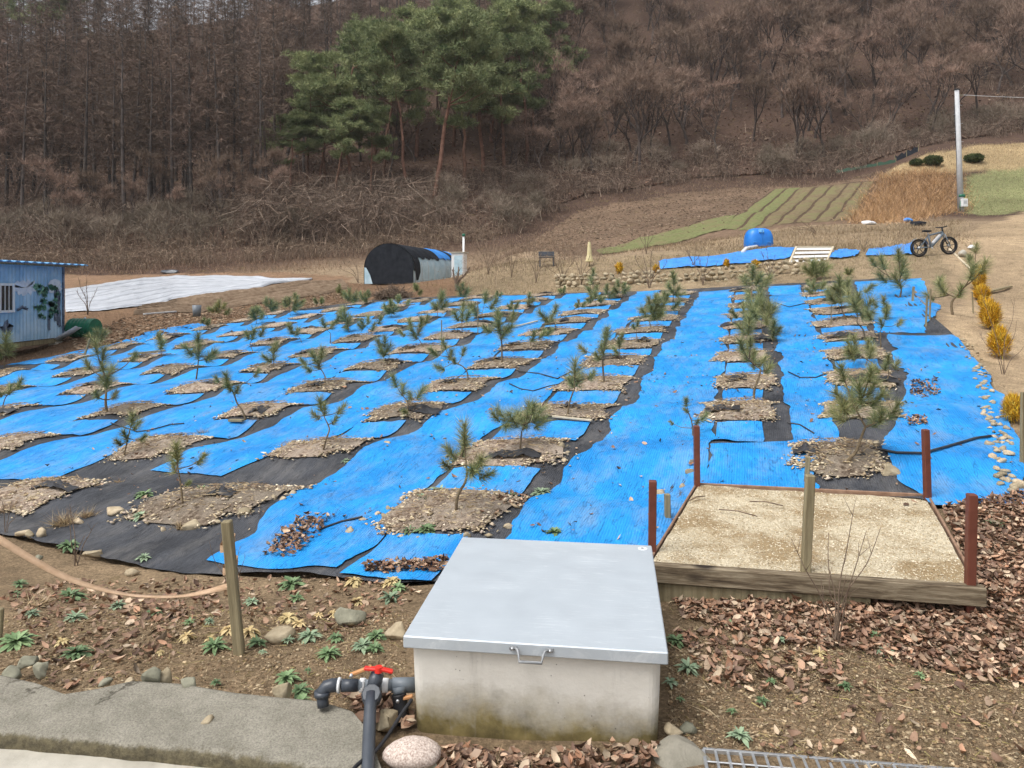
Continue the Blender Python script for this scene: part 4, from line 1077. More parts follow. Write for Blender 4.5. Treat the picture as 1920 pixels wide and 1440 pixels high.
for i, (p, q) in enumerate((((1348, 955), (1420, 968)), ((1405, 940), (1468, 948)), ((1290, 940), (1322, 930)))):
    a, c = lev(*p, ZB + .005), lev(*q, ZB + .008)
    tag(MB().tube([a, (a + c) / 2 + Vector((0, .01, .012)), c], .005, 5).build('dry_twig', M['twig'], None, True), 'dry twig lying on the husk bed, %s of three' % ['nearest', 'middle', 'farthest left'][i], 'twig', 'twigs on the husk bed')

# ------------------------------------------------------------------ wooden stakes and strap
def stake(top, base, w, label, mat_=M['grey_wood'], d=None):
    if d is None: x, y, z = cast(*base)
    else: p = at(*base, d); x, y, z = p
    t = at(*top, y); h_ = t.z - z
    mbp = MB().cbox((0, 0, h_ / 2 - .06), (w, w * .9, h_ + .12), .006)
    o = mbp.build('wooden_stake', mat_, None, False, (x, y, z), (0, math.atan2(t.x - x, h_), random.uniform(-.3, .3)))
    return tag(o, label, 'stake', 'stakes standing about the field')
stake((425, 975), (449, 1226), .055, 'leaning grey wooden stake wrapped with a brown strap')
stake((1519, 890), (1508, 1119), .056, 'weathered square stake standing in front of the husk bed')
stake((1515, 856), (1512, 908), .045, 'short wooden stake just behind the husk bed', d=7.0)
stake((1251, 926), (1252, 975), .050, 'short wooden stake beside the left edge of husk bed')
stake((1738, 555), (1736, 612), .035, 'thin grey stake by the far right blue net')
stake((1745, 542), (1743, 600), .03, 'slim taller stake next to the thin grey one at right')
stake((1713, 537), (1711, 566), .05, 'thick short stake in front of the far right pine')
stake((828, 600), (828, 665), .022, 'thin stick stake in the middle of the field')
stake((896, 570), (896, 628), .022, 'thin stick stake beside a sapling near the field centre')
stake((1559, 573), (1558, 612), .02, 'thin stick stake by the straight blue strip')
stake((1823, 547), (1825, 588), .03, 'dark thin stake beside the yellow shrubs')
stake((170, 632), (158, 668), .05, 'leaning pale stake at the left edge of the field')
stake((2, 1140), (-2, 1205), .03, 'dark stick at the left border of the picture')
stake((1918, 735), (1916, 870), .035, 'dark stake at the right border below yellow shrub')
sp_ = smooth_path([at(-70, 968, 4.2), at(0, 1012, 4.2), at(60, 1049, 4.22), at(120, 1081, 4.24), at(180, 1102, 4.27), at(240, 1115, 4.3), at(300, 1119, 4.33), at(360, 1115, 4.36), at(434, 1098, 4.40)], 5)
mb = MB(); n = len(sp_); th = .0022
for i, p in enumerate(sp_):
    t = i / (n - 1); w = .021
    tw = np.interp(t, [0, .35, .62, .85, 1], [40, 72, 97, 92, 40])
    dv = Vector((0, math.sin(R(tw)), math.cos(R(tw)))); nv = Vector((0, -dv.z, dv.y)); q = Vector(p)
    mb.v += [tuple(q + dv * w + nv * th), tuple(q + dv * w - nv * th), tuple(q - dv * w - nv * th), tuple(q - dv * w + nv * th)]
    if i:
        o_ = (i - 1) * 4
        for k in range(4): mb.f.append((o_ + k, o_ + (k + 1) % 4, o_ + 4 + (k + 1) % 4, o_ + 4 + k))
strap = mb.build('webbing_strap', M['strap'], None, True)
tag(strap, 'brown webbing strap sagging from the left edge to the wooden stake', 'strap')
for zc in ((434, 1097), (432, 1060), (427, 1018)):
    p = at(zc[0], zc[1], 4.43); mb = MB(); m_ = 20
    for i in range(m_ + 1):
        a = 2 * math.pi * i / m_; q = p + Vector((.043 * math.cos(a), .043 * math.sin(a), .045 * math.sin(a * 1 + 1) * .6))
        mb.v += [tuple(q + Vector((0, 0, .022))), tuple(q - Vector((0, 0, .022)))]
        if i: mb.f.append((2 * i - 2, 2 * i - 1, 2 * i + 1, 2 * i))
    o = mb.build('strap_wrap', M['strap'], None, True); o.parent = strap

# ------------------------------------------------------------------ concrete apron, pavement and drain grate
TOP = [(-60, 1268), (0, 1280), (70, 1296), (120, 1316), (180, 1306), (250, 1290), (340, 1296), (430, 1312), (520, 1322), (600, 1330), (660, 1348), (690, 1385)]
BOT = [(-60, 1378), (0, 1382), (80, 1388), (160, 1395), (250, 1404), (330, 1411), (420, 1420), (500, 1430), (570, 1440), (630, 1448), (680, 1455), (720, 1460)]
tp = np.array([lev(x, y, .02)[:2] for x, y in TOP]); bp = np.array([lev(x, y, .0)[:2] for x, y in BOT])
ns = 70; s0 = np.linspace(0, 1, len(TOP)); s1 = np.linspace(0, 1, ns)
tp = np.stack([np.interp(s1, s0, tp[:, i]) for i in (0, 1)], -1); bp = np.stack([np.interp(s1, s0, bp[:, i]) for i in (0, 1)], -1)
rows_ = [(t, 0.0) for t in np.linspace(-.06, .93, 34)] + [(.96, -.006), (.985, -.016), (1.0, -.032), (1.005, -.06), (1.0, -.16)]
P = []
for t, dz in rows_:
    q = tp * (1 - t) + bp * t
    wob = .02 * fbm(q[:, 0] * 3, q[:, 1] * 3, 61, 4)
    edge = .015 * fbm(s1 * 14, s1 * 0, 62, 3) if t > .9 else 0
    z = .045 * (1 - t) + .012 + .25 * wob + dz
    if t < .0: z = z - .06
    P.append(np.stack([q[:, 0], q[:, 1] + edge, z], -1))
P = np.array(P)
ap = link('concrete_apron', np_mesh('concrete_apron', P.reshape(-1, 3), grid_faces(len(rows_), ns), smooth=True, mats=[M['apron_slab']]))
tag(ap, 'rough grey concrete apron along the road edge at lower left', kind='structure')
mb = MB(); pv = [lev(x, y + 18, -.055) for x, y in BOT]
for i in range(len(pv)): mb.v += [tuple(pv[i] + Vector((0, .1, 0))), (pv[i].x, pv[i].y - 2.6, -.05)]
for i in range(len(pv) - 1): mb.f.append((2 * i, 2 * i + 1, 2 * i + 3, 2 * i + 2))
for i in range(len(mb.v)): mb.v[i] = (mb.v[i][0], mb.v[i][1], mb.v[i][2])
tag(mb.build('pavement', M['pave']), 'pale concrete pavement at the lower left corner', kind='structure')

g0 = lev(1318, 1403, .03); g1 = lev(1700, 1434, .03); gd = (g1 - g0).normalized(); gn = Vector((gd.y, -gd.x, 0))
gr_rz = math.atan2(gd.y, gd.x)
grate = thing('drain_grate', 'galvanised steel drain grating at the lower right edge', 'drain grate', tuple(g0), gr_rz)
GL, GW = 1.25, .42
for y in (-.004, -GW): MB().cbox((GL / 2, y, -.014), (GL, .014, .036), .001).build('frame_bar', M['steel'], grate)
MB().cbox((.0, -GW / 2, -.014), (.014, GW - .02, .036), .001).build('frame_bar', M['steel'], grate)
for i in range(1, 24): MB().cbox((i * .0525, -GW / 2, -.016), (.012, GW - .014, .030), .001).build('bearing_bar', M['steel'], grate)
for j in range(1, 5): MB().tube([(.004, -.085 * j, -.004), (GL, -.085 * j, -.004)], .0042, 6).build('cross_bar', M['steel'], grate)
ch = MB().box((GL / 2, -GW / 2, -.22), (GL + .1, GW + .1, .02)); ch.box((GL / 2, .03, -.12), (GL + .1, .05, .2)); ch.box((-.03, -GW / 2, -.12), (.05, GW, .2))
co = ch.build('drain_channel', M['dark_concrete'], None, False, tuple(g0), (0, 0, gr_rz)); tag(co, 'concrete channel below the drain grating', kind='structure')
V, F = rock_verts(2, 99, .16, .14, .09, .12, 3); p = lev(1290, 1428, .0)
tag(link('concrete_lump', np_mesh('concrete_lump', V, F, smooth=True, mats=[M['apron']]), None, (p.x, p.y, .0)), 'rounded grey concrete lump at the corner of the drain grating', 'concrete')

# ------------------------------------------------------------------ stones
STONES = [  # px, py (base centre), width px, height px, material, label
 (770, 1432, 102, 62, 'granite', 'smooth speckled pink granite cobble in front of the concrete box'),
 (655, 1176, 64, 38, 'grey_stone', 'large greenish grey boulder left of the metal lid'),
 (524, 1205, 56, 34, 'tan_stone', 'flat-topped tan rock right of the wrapped stake'),
 (528, 1308, 40, 42, 'tan_stone', 'tan rock beside the green weed left of the pipe elbow'),
 (724, 1365, 62, 55, 'tan_stone', 'tan wedge of rock between the long pipe and the concrete box'),
 (745, 1200, 45, 34, 'tan_stone', 'brown rock half hidden beside the lid corner'),
 (283, 1284, 52, 46, 'grey_stone', 'dark grey rock at the top edge of the apron'),
 (308, 1281, 30, 38, 'tan_stone', 'brownish rock beside the dark one on the apron edge'),
 (352, 1296, 42, 34, 'grey_stone', 'pale grey flat rock on the apron edge'),
 (240, 1282, 24, 22, 'tan_stone', 'small tan rock left of the dark one on the apron edge'),
 (195, 1283, 26, 22, 'grey_stone', 'small grey rock on the apron edge below the strap'),
 (18, 1277, 36, 30, 'grey_stone', 'grey rock in the left corner heap, leftmost'),
 (40, 1252, 50, 26, 'grey_stone', 'broad grey rock on top of the left corner heap'),
 (72, 1264, 36, 34, 'grey_stone', 'grey rock on the right of the left corner heap'),
 (70, 1243, 22, 16, 'cream_stone', 'small pale rock behind the left corner heap'),
 (386, 1356, 30, 18, 'tan_stone', 'small holed stone lying on the bare concrete apron'),
 (1265, 1384, 40, 30, 'tan_stone', 'brown rock leaning at the right foot of the concrete box'),
 (1295, 1375, 34, 26, 'grey_stone', 'grey slab rock right of the concrete box'),
 (812, 1432, 24, 22, 'grey_stone', 'small mossy stone by the granite cobble'),
 (350, 998, 48, 24, 'cream_stone', 'flat pale stone on the black net left of the stake'),
 (305, 998, 14, 13, 'cream_stone', 'small pale stone next to the flat one on black net'),
 (452, 968, 30, 18, 'tan_stone', 'tan stone on the black net above the wrapped stake'),
 (405, 985, 22, 14, 'cream_stone', 'pale stone just left of the stake top'),
 (512, 939, 20, 15, 'cream_stone', 'left one of two pale stones at the blue net corner'),
 (530, 941, 20, 15, 'cream_stone', 'right one of two pale stones at the blue net corner'),
 (548, 930, 20, 10, 'cream_stone', 'flat pale stone behind the two at the blue net corner'),
 (70, 942, 24, 12, 'cream_stone', 'pale stone on the black net at far left'),
 (38, 1008, 30, 18, 'cream_stone', 'leftmost pale stone of three on the black net'),
 (52, 1010, 26, 16, 'tan_stone', 'middle stone of three on the black net at left'),
 (75, 1010, 26, 22, 'cream_stone', 'rightmost stone of three on the black net at left'),
 (145, 985, 28, 16, 'cream_stone', 'pale stone by the dry grass on the black net'),
 (172, 1046, 40, 16, 'tan_stone', 'long stone holding down the black net edge at left'),
 (246, 1081, 28, 15, 'cream_stone', 'pale stone lying in leaves below the black net'),
 (212, 966, 50, 14, 'cream_stone', 'long pale stone beside the front left sapling'),
 (70, 1050, 20, 10, 'grey_stone', 'grey stone on the black net near the strap'),
 (655, 1003, 28, 16, 'cream_stone', 'pale round stone on the near blue net'),
 (680, 980, 22, 10, 'cream_stone', 'flat stone at the left rim of the nearest pit'),
 (707, 970, 16, 13, 'cream_stone', 'round pale stone left of the nearest pit'),
 (722, 975, 20, 14, 'tan_stone', 'tan stone left of the nearest pit'),
 (728, 960, 20, 12, 'tan_stone', 'reddish tan stone behind the nearest pit'),
 (755, 938, 20, 10, 'cream_stone', 'pale flat stone behind the nearest pit, left'),
 (852, 938, 18, 15, 'cream_stone', 'pale stone behind the nearest sapling trunk'),
 (885, 944, 12, 10, 'cream_stone', 'small pale stone right of nearest sapling, left of pair'),
 (904, 945, 14, 10, 'cream_stone', 'small pale stone right of nearest sapling, right of pair'),
 (752, 1012, 22, 10, 'cream_stone', 'pale stone at the front rim of the nearest pit'),
 (788, 1014, 20, 12, 'cream_stone', 'white stone at the front rim of the nearest pit'),
 (953, 994, 24, 12, 'cream_stone', 'flat tan stone on the black band behind the lid'),
 (874, 1014, 20, 16, 'cream_stone', 'white stone at the back left corner of the lid'),
 (726, 835, 20, 10, 'cream_stone', 'lone pale stone on the black band mid field'),
 (1053, 842, 16, 12, 'cream_stone', 'pale stone beside the bushy near sapling, farthest'),
 (1063, 854, 14, 9, 'cream_stone', 'pale stone beside the bushy near sapling, middle'),
 (1057, 868, 14, 10, 'cream_stone', 'pale stone beside the bushy near sapling, nearest'),
 (1672, 893, 40, 22, 'tan_stone', 'large tan stone in the pit of the big sapling'),
 (1522, 848, 18, 12, 'cream_stone', 'pale stone left of the big sapling pit'),
 (1530, 882, 18, 10, 'cream_stone', 'flat pale stone by the short stake behind the bed'),
 (1240, 930, 20, 16, 'cream_stone', 'white stone by the left brown post'),
 (1296, 872, 14, 14, 'cream_stone', 'grey white stone beside the back left brown post'),
 (1294, 890, 20, 12, 'tan_stone', 'flat stone in front of back left brown post'),
 (1281, 917, 18, 12, 'tan_stone', 'stone on the edge of the husk bed frame, left'),
]
for i, (px_, py_, w, h_, mt, lab) in enumerate(STONES):
    x, y, z = cast(px_, py_) if py_ < 1250 else (*lev(px_, py_, .03)[:2], 0)
    if py_ >= 1250: z = max(gz(x, y), .015 if px_ < 700 else .0)
    s = y / FPX; big = w > 35
    V, F = rock_verts(2 if big else 1, 300 + i, w * s / 2 * 1.08, w * s / 2 * .75, h_ * s * (.40 if mt == 'granite' else .62), .12 if mt == 'granite' else .38, 0 if mt == 'granite' else 6)
    o = link('stone', np_mesh('stone', V, F, smooth=(mt == 'granite'), mats=[M[mt]]), None, (x, y + w * s * .2, z + h_ * s * .33), (0, 0, 0 if big else random.uniform(-.6, .6)))
    tag(o, lab, 'stone')
rock_variants = []
for i in range(8):
    V, F = rock_verts(1, 500 + i, .5, .38, .27, .35, 5); rock_variants.append(np_mesh('edge_stone', V, F, mats=[M['cream_stone' if i % 3 else 'tan_stone']]))
EDGE = [((1812, 640), (1835, 700)), ((1835, 700), (1850, 770)), ((1850, 770), (1880, 815)), ((1880, 815), (1872, 885)), ((1885, 895), (1905, 930))]
cnt = 0
for (a, c), m_ in zip(EDGE, (26, 26, 22, 22, 14)):
    for i in range(m_):
        t = random.random(); px_ = a[0] + (c[0] - a[0]) * t + random.gauss(0, 9); py_ = a[1] + (c[1] - a[1]) * t + random.gauss(0, 3)
        x, y, z = cast(px_, py_)
        o = link('edge_stone', random.choice(rock_variants), None, (x, y, z + .03), (random.uniform(-.3, .3), random.uniform(-.3, .3), random.uniform(0, 6)))
        s = random.uniform(.05, .11) * (1.25 if py_ > 800 else 1.0); o.scale = (s, s, s)
        tag(o, 'pale field stone holding down the right edge of the blue net', 'stone', 'pale stones along the right edge of the blue net'); cnt += 1

# ------------------------------------------------------------------ leaf litter, gravel, weeds
def sample_poly(poly, n, rng):
    p = np.array(poly); lo, hi = p.min(0), p.max(0); out = np.zeros((0, 2))
    while len(out) < n:
        q = lo + (hi - lo) * rng.random((n * 2, 2)); out = np.vstack([out, q[poly_mask(q[:, 0], q[:, 1], poly)]])
    return out[:n]
def leaf_soup(XY, size, seed, lift=.02, zf=None):
    r = np.random.default_rng(seed); n = len(XY)
    L_ = size * (.35 + 1.1 * r.random(n) ** 1.3); W_ = L_ * (.14 + .15 * r.random(n)); curl = r.uniform(-.4, .95, n)
    T = np.zeros((n, 8, 3))
    T[:, 0] = np.stack([-L_ / 2, 0 * L_, curl * L_ * .5], -1); T[:, 1] = np.stack([0 * L_, 0 * L_, 0 * L_], -1); T[:, 2] = np.stack([L_ / 2, 0 * L_, curl * L_ * .6], -1)
    for k, (t, w, s) in enumerate(((-.22, .8, 1), (.2, 1, 1), (-.22, .8, -1), (.2, 1, -1))):
        T[:, 3 + k] = np.stack([t * L_, s * w * W_, .35 * L_ * (curl + r.uniform(-.25, .4, n))], -1)
    F0 = np.array([(0, 1, 3), (3, 1, 4), (4, 1, 2), (0, 5, 1), (5, 6, 1), (6, 2, 1)])
    T = T[:, :7]
    ax = r.normal(size=n) * .38; ay = r.normal(size=n) * .34; az = r.random(n) * 6.28
    c, s = np.cos(ax)[:, None], np.sin(ax)[:, None]; y = T[..., 1] * c - T[..., 2] * s; z = T[..., 1] * s + T[..., 2] * c; x = T[..., 0]
    c, s = np.cos(ay)[:, None], np.sin(ay)[:, None]; x, z = x * c + z * s, -x * s + z * c
    c, s = np.cos(az)[:, None], np.sin(az)[:, None]; x, y = x * c - y * s, x * s + y * c
    Z = (ground_z(XY[:, 0], XY[:, 1]) if zf is None else zf(XY[:, 0], XY[:, 1])) + lift * (.4 + r.random(n))
    V = np.stack([x + XY[:, :1], y + XY[:, 1:2], z + Z[:, None]], -1)
    F = F0[None] + (np.arange(n) * 7)[:, None, None]
    return V.reshape(-1, 3), F.reshape(-1, 3), pal(n, 7, LEAF_PAL, seed, .28)
LITTER = [
 ([(1250, 1112), (1500, 1122), (1840, 1128), (1925, 1060), (1925, 1290), (1800, 1270), (1660, 1240), (1540, 1215), (1420, 1205), (1280, 1160)], 4200, .052, .022, 'thick brown leaf litter in front of the husk bed'),
 ([(1765, 955), (1930, 925), (1930, 1120), (1845, 1120)], 2800, .054, .03, 'brown leaf litter right of the husk bed'),
 ([(1260, 1180), (1560, 1215), (1600, 1300), (1330, 1300)], 420, .058, .02, 'scattered dead leaves right of the concrete box'),
 ([(1560, 1230), (1920, 1290), (1920, 1440), (1400, 1420)], 160, .05, .015, 'few dead leaves on bare soil at lower right'),
 ([(0, 1120), (130, 1090), (400, 1085), (420, 1150), (330, 1230), (180, 1300), (100, 1290), (60, 1230)], 800, .062, .014, 'reddish leaf litter below the strap'),
 ([(420, 1085), (640, 1082), (790, 1110), (700, 1190), (600, 1200), (430, 1160)], 420, .055, .012, 'dead leaves between the weeds left of the lid'),
 ([(495, 1045), (530, 1000), (575, 975), (615, 978), (600, 1010), (545, 1050)], 420, .058, .05, 'heap of dead leaves on the near blue net'),
 ([(680, 1068), (840, 1056), (830, 1078), (690, 1080)], 420, .06, .05, 'row of dead leaves along the black net edge'),
 ([(830, 1398), (1000, 1412), (1240, 1402), (1220, 1450), (820, 1450)], 480, .055, .03, 'dead leaves heaped at the foot of the concrete box'),
 ([(1708, 718), (1755, 712), (1765, 740), (1735, 752), (1705, 742)], 340, .05, .03, 'larger leaf heap on the right blue net'),
 ([(1695, 785), (1735, 782), (1740, 798), (1705, 803)], 150, .05, .03, 'smaller leaf heap on the right blue net'),
 ([(640, 1320), (760, 1320), (770, 1370), (690, 1370)], 110, .08, .04, 'dead leaves under the pipe valve'),
 ([(925, 935), (990, 930), (980, 955), (920, 950)], 90, .07, .03, 'dead leaves on the black band behind the lid'),
]
for i, (poly, n, sz, lift, lab) in enumerate(LITTER):
    P = px_poly(poly) if max(p[1] for p in poly) < 1390 else [tuple(lev(x, y, .02)[:2]) for x, y in poly]
    V, F, mi = leaf_soup(sample_poly(P, n, RNG), sz, 700 + i, lift)
    tag(link('leaf_litter', np_mesh('leaf_litter', V, F, mats=[M['litter']], col=mi)), lab, 'leaves', kind='stuff')
_u = RNG.uniform(5.6, 16, 1100) ** 1.0; _vv = RNG.uniform(-2.6, 9, 1100); XY = np.stack(to_xy(_u, _vv), -1)
V, F, mi = leaf_soup(XY, .06, 801, .035)
tag(link('leaf_litter', np_mesh('leaf_litter', V, F, mats=[M['litter']], col=mi)), 'single dead leaves scattered over the blue nets', 'leaves', kind='stuff')

for i, (poly, n, lab) in enumerate([([(-60, 1120), (300, 1085), (780, 1095), (760, 1200), (770, 1320), (660, 1345), (430, 1312), (250, 1290), (120, 1312), (-60, 1270)], 4500, 'fine dry stems and crumbs on the soil below the nets'),
        ([(1255, 1130), (1560, 1160), (1925, 1220), (1925, 1470), (1320, 1400), (1250, 1390)], 5500, 'fine dry stems and crumbs on the soil at lower right')]):
    XY = sample_poly([tuple(lev(x, y, .03)[:2]) for x, y in poly], n, RNG)
    P_ = np.stack([XY[:, 0], XY[:, 1], ground_z(XY[:, 0], XY[:, 1]) + .006 + .012 * RNG.random(n)], -1)
    V, F = sliver_soup(P_, RNG.normal(size=(n, 3)) * np.array([.032, .032, .007]) * (.5 + 2.0 * RNG.random((n, 1)) ** 5), np.full(n, .0021), 860 + i)
    tag(link('dry_stems', np_mesh('dry_stems', V, F, mats=[M['blades']], col=pal(n, 3, [(.38, .29, .18), (.24, .165, .10), (.16, .10, .065), (.30, .25, .10), (.50, .40, .26)], 870 + i))), lab, 'dry stems', kind='stuff')
GRAV = [([(-60, 1120), (300, 1090), (780, 1100), (760, 1200), (770, 1320), (660, 1345), (430, 1312), (250, 1290), (120, 1312), (-60, 1270)], 9000, 'pebbly brown soil below the nets at left'),
        ([(1255, 1180), (1560, 1220), (1925, 1280), (1925, 1470), (1320, 1400), (1250, 1390)], 11000, 'pebbly brown soil at lower right'),
        ([(1845, 1000), (1890, 1010), (1880, 1060), (1840, 1060)], 500, 'spilled pale husks beside the bed')]
for i, (poly, n, lab) in enumerate(GRAV):
    P = [tuple(lev(x, y, .03)[:2]) for x, y in poly]; XY = sample_poly(P, n, RNG)
    PP = np.stack([XY[:, 0], XY[:, 1], ground_z(XY[:, 0], XY[:, 1]) + .002], -1)
    V, F = pebble_soup(PP, .0022 + .0085 * RNG.random(n) ** 5, 60 + i)
    tag(link('soil_pebbles', np_mesh('soil_pebbles', V, F, mats=[M['rim']], col=pal(n, 12, [(.16, .105, .06), (.25, .17, .095), (.34, .25, .15), (.20, .14, .085), (.44, .35, .23)] if i < 2 else [(.62, .5, .32)], 61 + i))), lab, 'gravel', kind='stuff')

def rosette(px_, py_, rpx, matl, label, droop=.0, n=None, group='green rosette weeds', name='rosette_weed'):
    x, y, z = cast(px_, py_) if py_ < 1240 else (*lev(px_, py_, .03)[:2], 0)
    if py_ >= 1240: z = gz(x, y)
    s = y / FPX; r_ = rpx * s * 1.2; rg = np.random.default_rng(int(px_ * 7 + py_)); n = n or int(16 + rpx * .7)
    V = []; F = []
    for i in range(n):
        a = i * 2.399 + rg.normal() * .2; t_in = (i / n); ln = r_ * (1.05 - .45 * t_in) * rg.uniform(.75, 1.15); up = .18 + .95 * t_in ** 1.5 + rg.normal() * .1
        w = ln * rg.uniform(.11, .19); ca, sa = math.cos(a), math.sin(a); b0 = len(V)
        for t, ww in ((0, .4), (.3, .8), (.65, 1.0), (1, .05)):
            h_ = ln * (up * t - (.55 + droop) * t * t * .8); rr = ln * t * math.cos(min(1.2, up * .6))
            for sg in (-1, 0, 1):
                V.append((rr * ca - sg * w * ww * sa, rr * sa + sg * w * ww * ca, h_ + .012 - (.25 * w * ww if sg == 0 else 0)))
        for k in range(3):
            for m_ in range(2): q = b0 + 3 * k + m_; F.append((q, q + 1, q + 4, q + 3))
    o = link(name, np_mesh(name, np.array(V), np.array(F), smooth=True, mats=[matl]), None, (x, y, z + .012))
    return tag(o, label, 'weed', group)
GREEN = [(30, 1210, 33), (142, 1232, 28), (130, 1124, 26), (220, 1142, 16), (60, 1156, 14), (140, 1164, 20), (290, 1152, 15), (355, 1174, 13), (402, 1218, 25), (405, 1268, 11), (37, 1100, 14), (30, 1119, 11), (392, 1171, 12),
         (547, 1100, 28), (732, 1126, 22), (746, 1107, 18), (472, 1134, 15), (580, 1200, 24), (482, 1212, 18), (540, 1207, 13), (630, 1202, 16), (615, 1233, 24), (706, 1198, 20), (680, 1218, 22), (703, 1222, 18), (537, 1258, 24), (563, 1284, 22), (567, 1306, 20), (492, 1230, 8), (577, 1246, 8), (553, 1127, 16)]
GREEN.sort()
for i, (x, y, r_) in enumerate(GREEN):
    rosette(x, y, r_, M['leaf_green'] if (x * 3) % 4 else M['leaf_grey'], 'green rosette weed below the nets, %s from the left' % ORD[i], group='green rosette weeds below the nets')
YEL = sorted([(665, 1095, 20), (736, 1095, 22), (670, 1132, 16), (540, 1166, 26), (597, 1160, 12), (432, 1186, 20), (468, 1190, 20), (625, 1156, 12), (350, 1200, 17), (117, 1210, 16), (560, 1175, 16), (395, 1205, 16), (300, 1230, 9)])
for i, (x, y, r_) in enumerate(YEL):
    rosette(x, y, r_, M['leaf_yellow'], 'withered yellow plant among the weeds, %s from the left' % ORD[i], .35, None, 'withered yellow plants', 'withered_plant')
RG = sorted([(1267, 1208, 22), (1372, 1177, 12), (1466, 1207, 10), (1661, 1229, 17), (1387, 1384, 22), (1429, 1323, 13), (1372, 1342, 10), (1290, 1260, 22), (1256, 1287, 14), (1642, 1199, 13), (1725, 1282, 11), (1447, 1287, 11), (1586, 1299, 12), (1865, 990, 22), (1275, 1320, 9)])
for i, (x, y, r_) in enumerate(RG):
    rosette(x, y, r_, M['leaf_green'] if i % 3 else M['leaf_grey'], 'green weed on the soil right of the concrete box, %s from the left' % ORD[i], group='green weeds at lower right')
rosette(1537, 1233, 18, M['leaf_yellow'], 'yellow green leafy weed at the foot of the bare shrub', .1, 14, 'yellow weeds', 'leafy_weed')
NG = sorted([(825, 924, 22), (795, 942, 22), (1015, 928, 22), (800, 998, 26), (270, 932, 20), (380, 921, 16), (265, 972, 18), (1040, 1003, 20), (270, 1050, 14), (130, 1028, 22), (650, 868, 10), (768, 1000, 18), (960, 935, 14)])
for i, (x, y, r_) in enumerate(NG):
    rosette(x, y, r_, M['leaf_grey'] if i % 2 else M['leaf_green'], 'low green clump growing by the nets, %s from the left' % ORD[i], .1, 34, 'green clumps on the nets', 'low_clump')

# dry grass tufts and twigs
def grass_tuft(px_, py_, hpx, n, label, matl=None, spread=.8):
    x, y, z = cast(px_, py_) if py_ < 1250 else (*lev(px_, py_, .03)[:2], 0)
    s = y / FPX; H = hpx * s; r = np.random.default_rng(int(px_ + py_))
    P = np.stack([r.normal(size=n) * H * .18, r.normal(size=n) * H * .18, 0 * r.random(n)], -1)
    D = np.stack([r.normal(size=n) * spread, r.normal(size=n) * spread, .4 + .6 * r.random(n)], -1); D /= np.linalg.norm(D, axis=1)[:, None]; D *= (H * (.5 + .7 * r.random(n)))[:, None]
    V, F = sliver_soup(P, D, np.full(n, .0028), int(px_))
    return tag(link('dry_grass_tuft', np_mesh('dry_grass_tuft', V, F, mats=[M['blades']], col=pal(n, 3, STRAW_PAL, int(px_))), None, (x, y, z)), label, 'grass tuft', 'dry grass tufts')
grass_tuft(65, 1140, 45, 160, 'dry pale grass tuft below the strap at left', spread=1.2)
grass_tuft(120, 985, 38, 260, 'yellow dry grass tuft on the black net at left')
grass_tuft(165, 970, 24, 160, 'smaller dry grass tuft beside the yellow one on black net')
grass_tuft(340, 992, 22, 90, 'dry grass tuft against the flat stone on black net')
grass_tuft(15, 960, 30, 120, 'dry grass tuft at the left border on black net')
grass_tuft(380, 815, 18, 110, 'small straw clump lying on a blue cross net')
grass_tuft(940, 1425, 40, 30, 'few dry stalks at the front foot of the box', spread=1.0)
grass_tuft(1000, 1435, 36, 26, 'bent dry stalks before the leaf heap at the box', spread=1.2)
grass_tuft(225, 905, 16, 60, 'small straw wisp on the black net', spread=1.3)
grass_tuft(1435, 905, 20, 50, 'dry pine twig lying on the blue net behind the bed', spread=1.6)

def bare_shrub(px_, py_, tips, label, r0=.006, d=None, matl=None, name='bare_shrub', twigs=3):
    if d: p = at(px_, py_, d); x, y, z = p
    else: x, y, z = cast(px_, py_)
    s = y / FPX; rg = random.Random(int(px_)); mb = MB()
    root = Vector((0, 0, -.03))
    for (tx, ty) in tips:
        tip = Vector(((tx - px_) * s, rg.uniform(-.2, .2) * abs(py_ - ty) * s, (py_ - ty) * s))
        m1 = tip * .35 + Vector((rg.uniform(-.03, .03), rg.uniform(-.03, .03), .06 * tip.length)); m1.x *= .7
        pth = smooth_path([root + Vector((rg.uniform(-.02, .02), rg.uniform(-.02, .02), 0)), m1, tip * .7 + Vector((rg.uniform(-.02, .02), 0, 0)), tip])
        mb.tube(pth, list(np.linspace(r0, r0 * .3, len(pth))), 5)
        for k in range(twigs):
            i = rg.randint(3, len(pth) - 2); q = Vector(pth[i]); dv = (Vector(pth[i + 1]) - q).normalized()
            o = dv + Vector((rg.uniform(-1, 1), rg.uniform(-1, 1), rg.uniform(0, .6)))
            mb.tube([q, q + o.normalized() * tip.length * rg.uniform(.08, .2)], [r0 * .35, r0 * .15], 4)
    return tag(mb.build(name, matl or M['twig'], None, True, (x, y, z)), label, 'shrub', 'bare shrubs')
bare_shrub(1568, 1212, [(1495, 1020), (1568, 1010), (1590, 945), (1610, 985), (1645, 985), (1560, 1065), (1582, 1075), (1545, 1090)], 'slender bare shrub rising in front of the husk bed', .005)
bare_shrub(440, 1130, [(400, 1010), (415, 1000), (455, 1020), (462, 1040)], 'thin bare twigs behind the wrapped stake', .004)
bare_shrub(1880, 702, [(1850, 540), (1900, 600), (1920, 560), (1840, 620), (1925, 640)], 'thin bare shrub at right border among yellow shrubs', .006)
bare_shrub(10, 1000, [(0, 930), (25, 940), (35, 960)], 'thin bare twigs at the left border on black net', .004)
bare_shrub(143, 1060, [(120, 950), (135, 960), (165, 1000), (175, 985)], 'thin dry sapling stalk on the black net at left', .005)
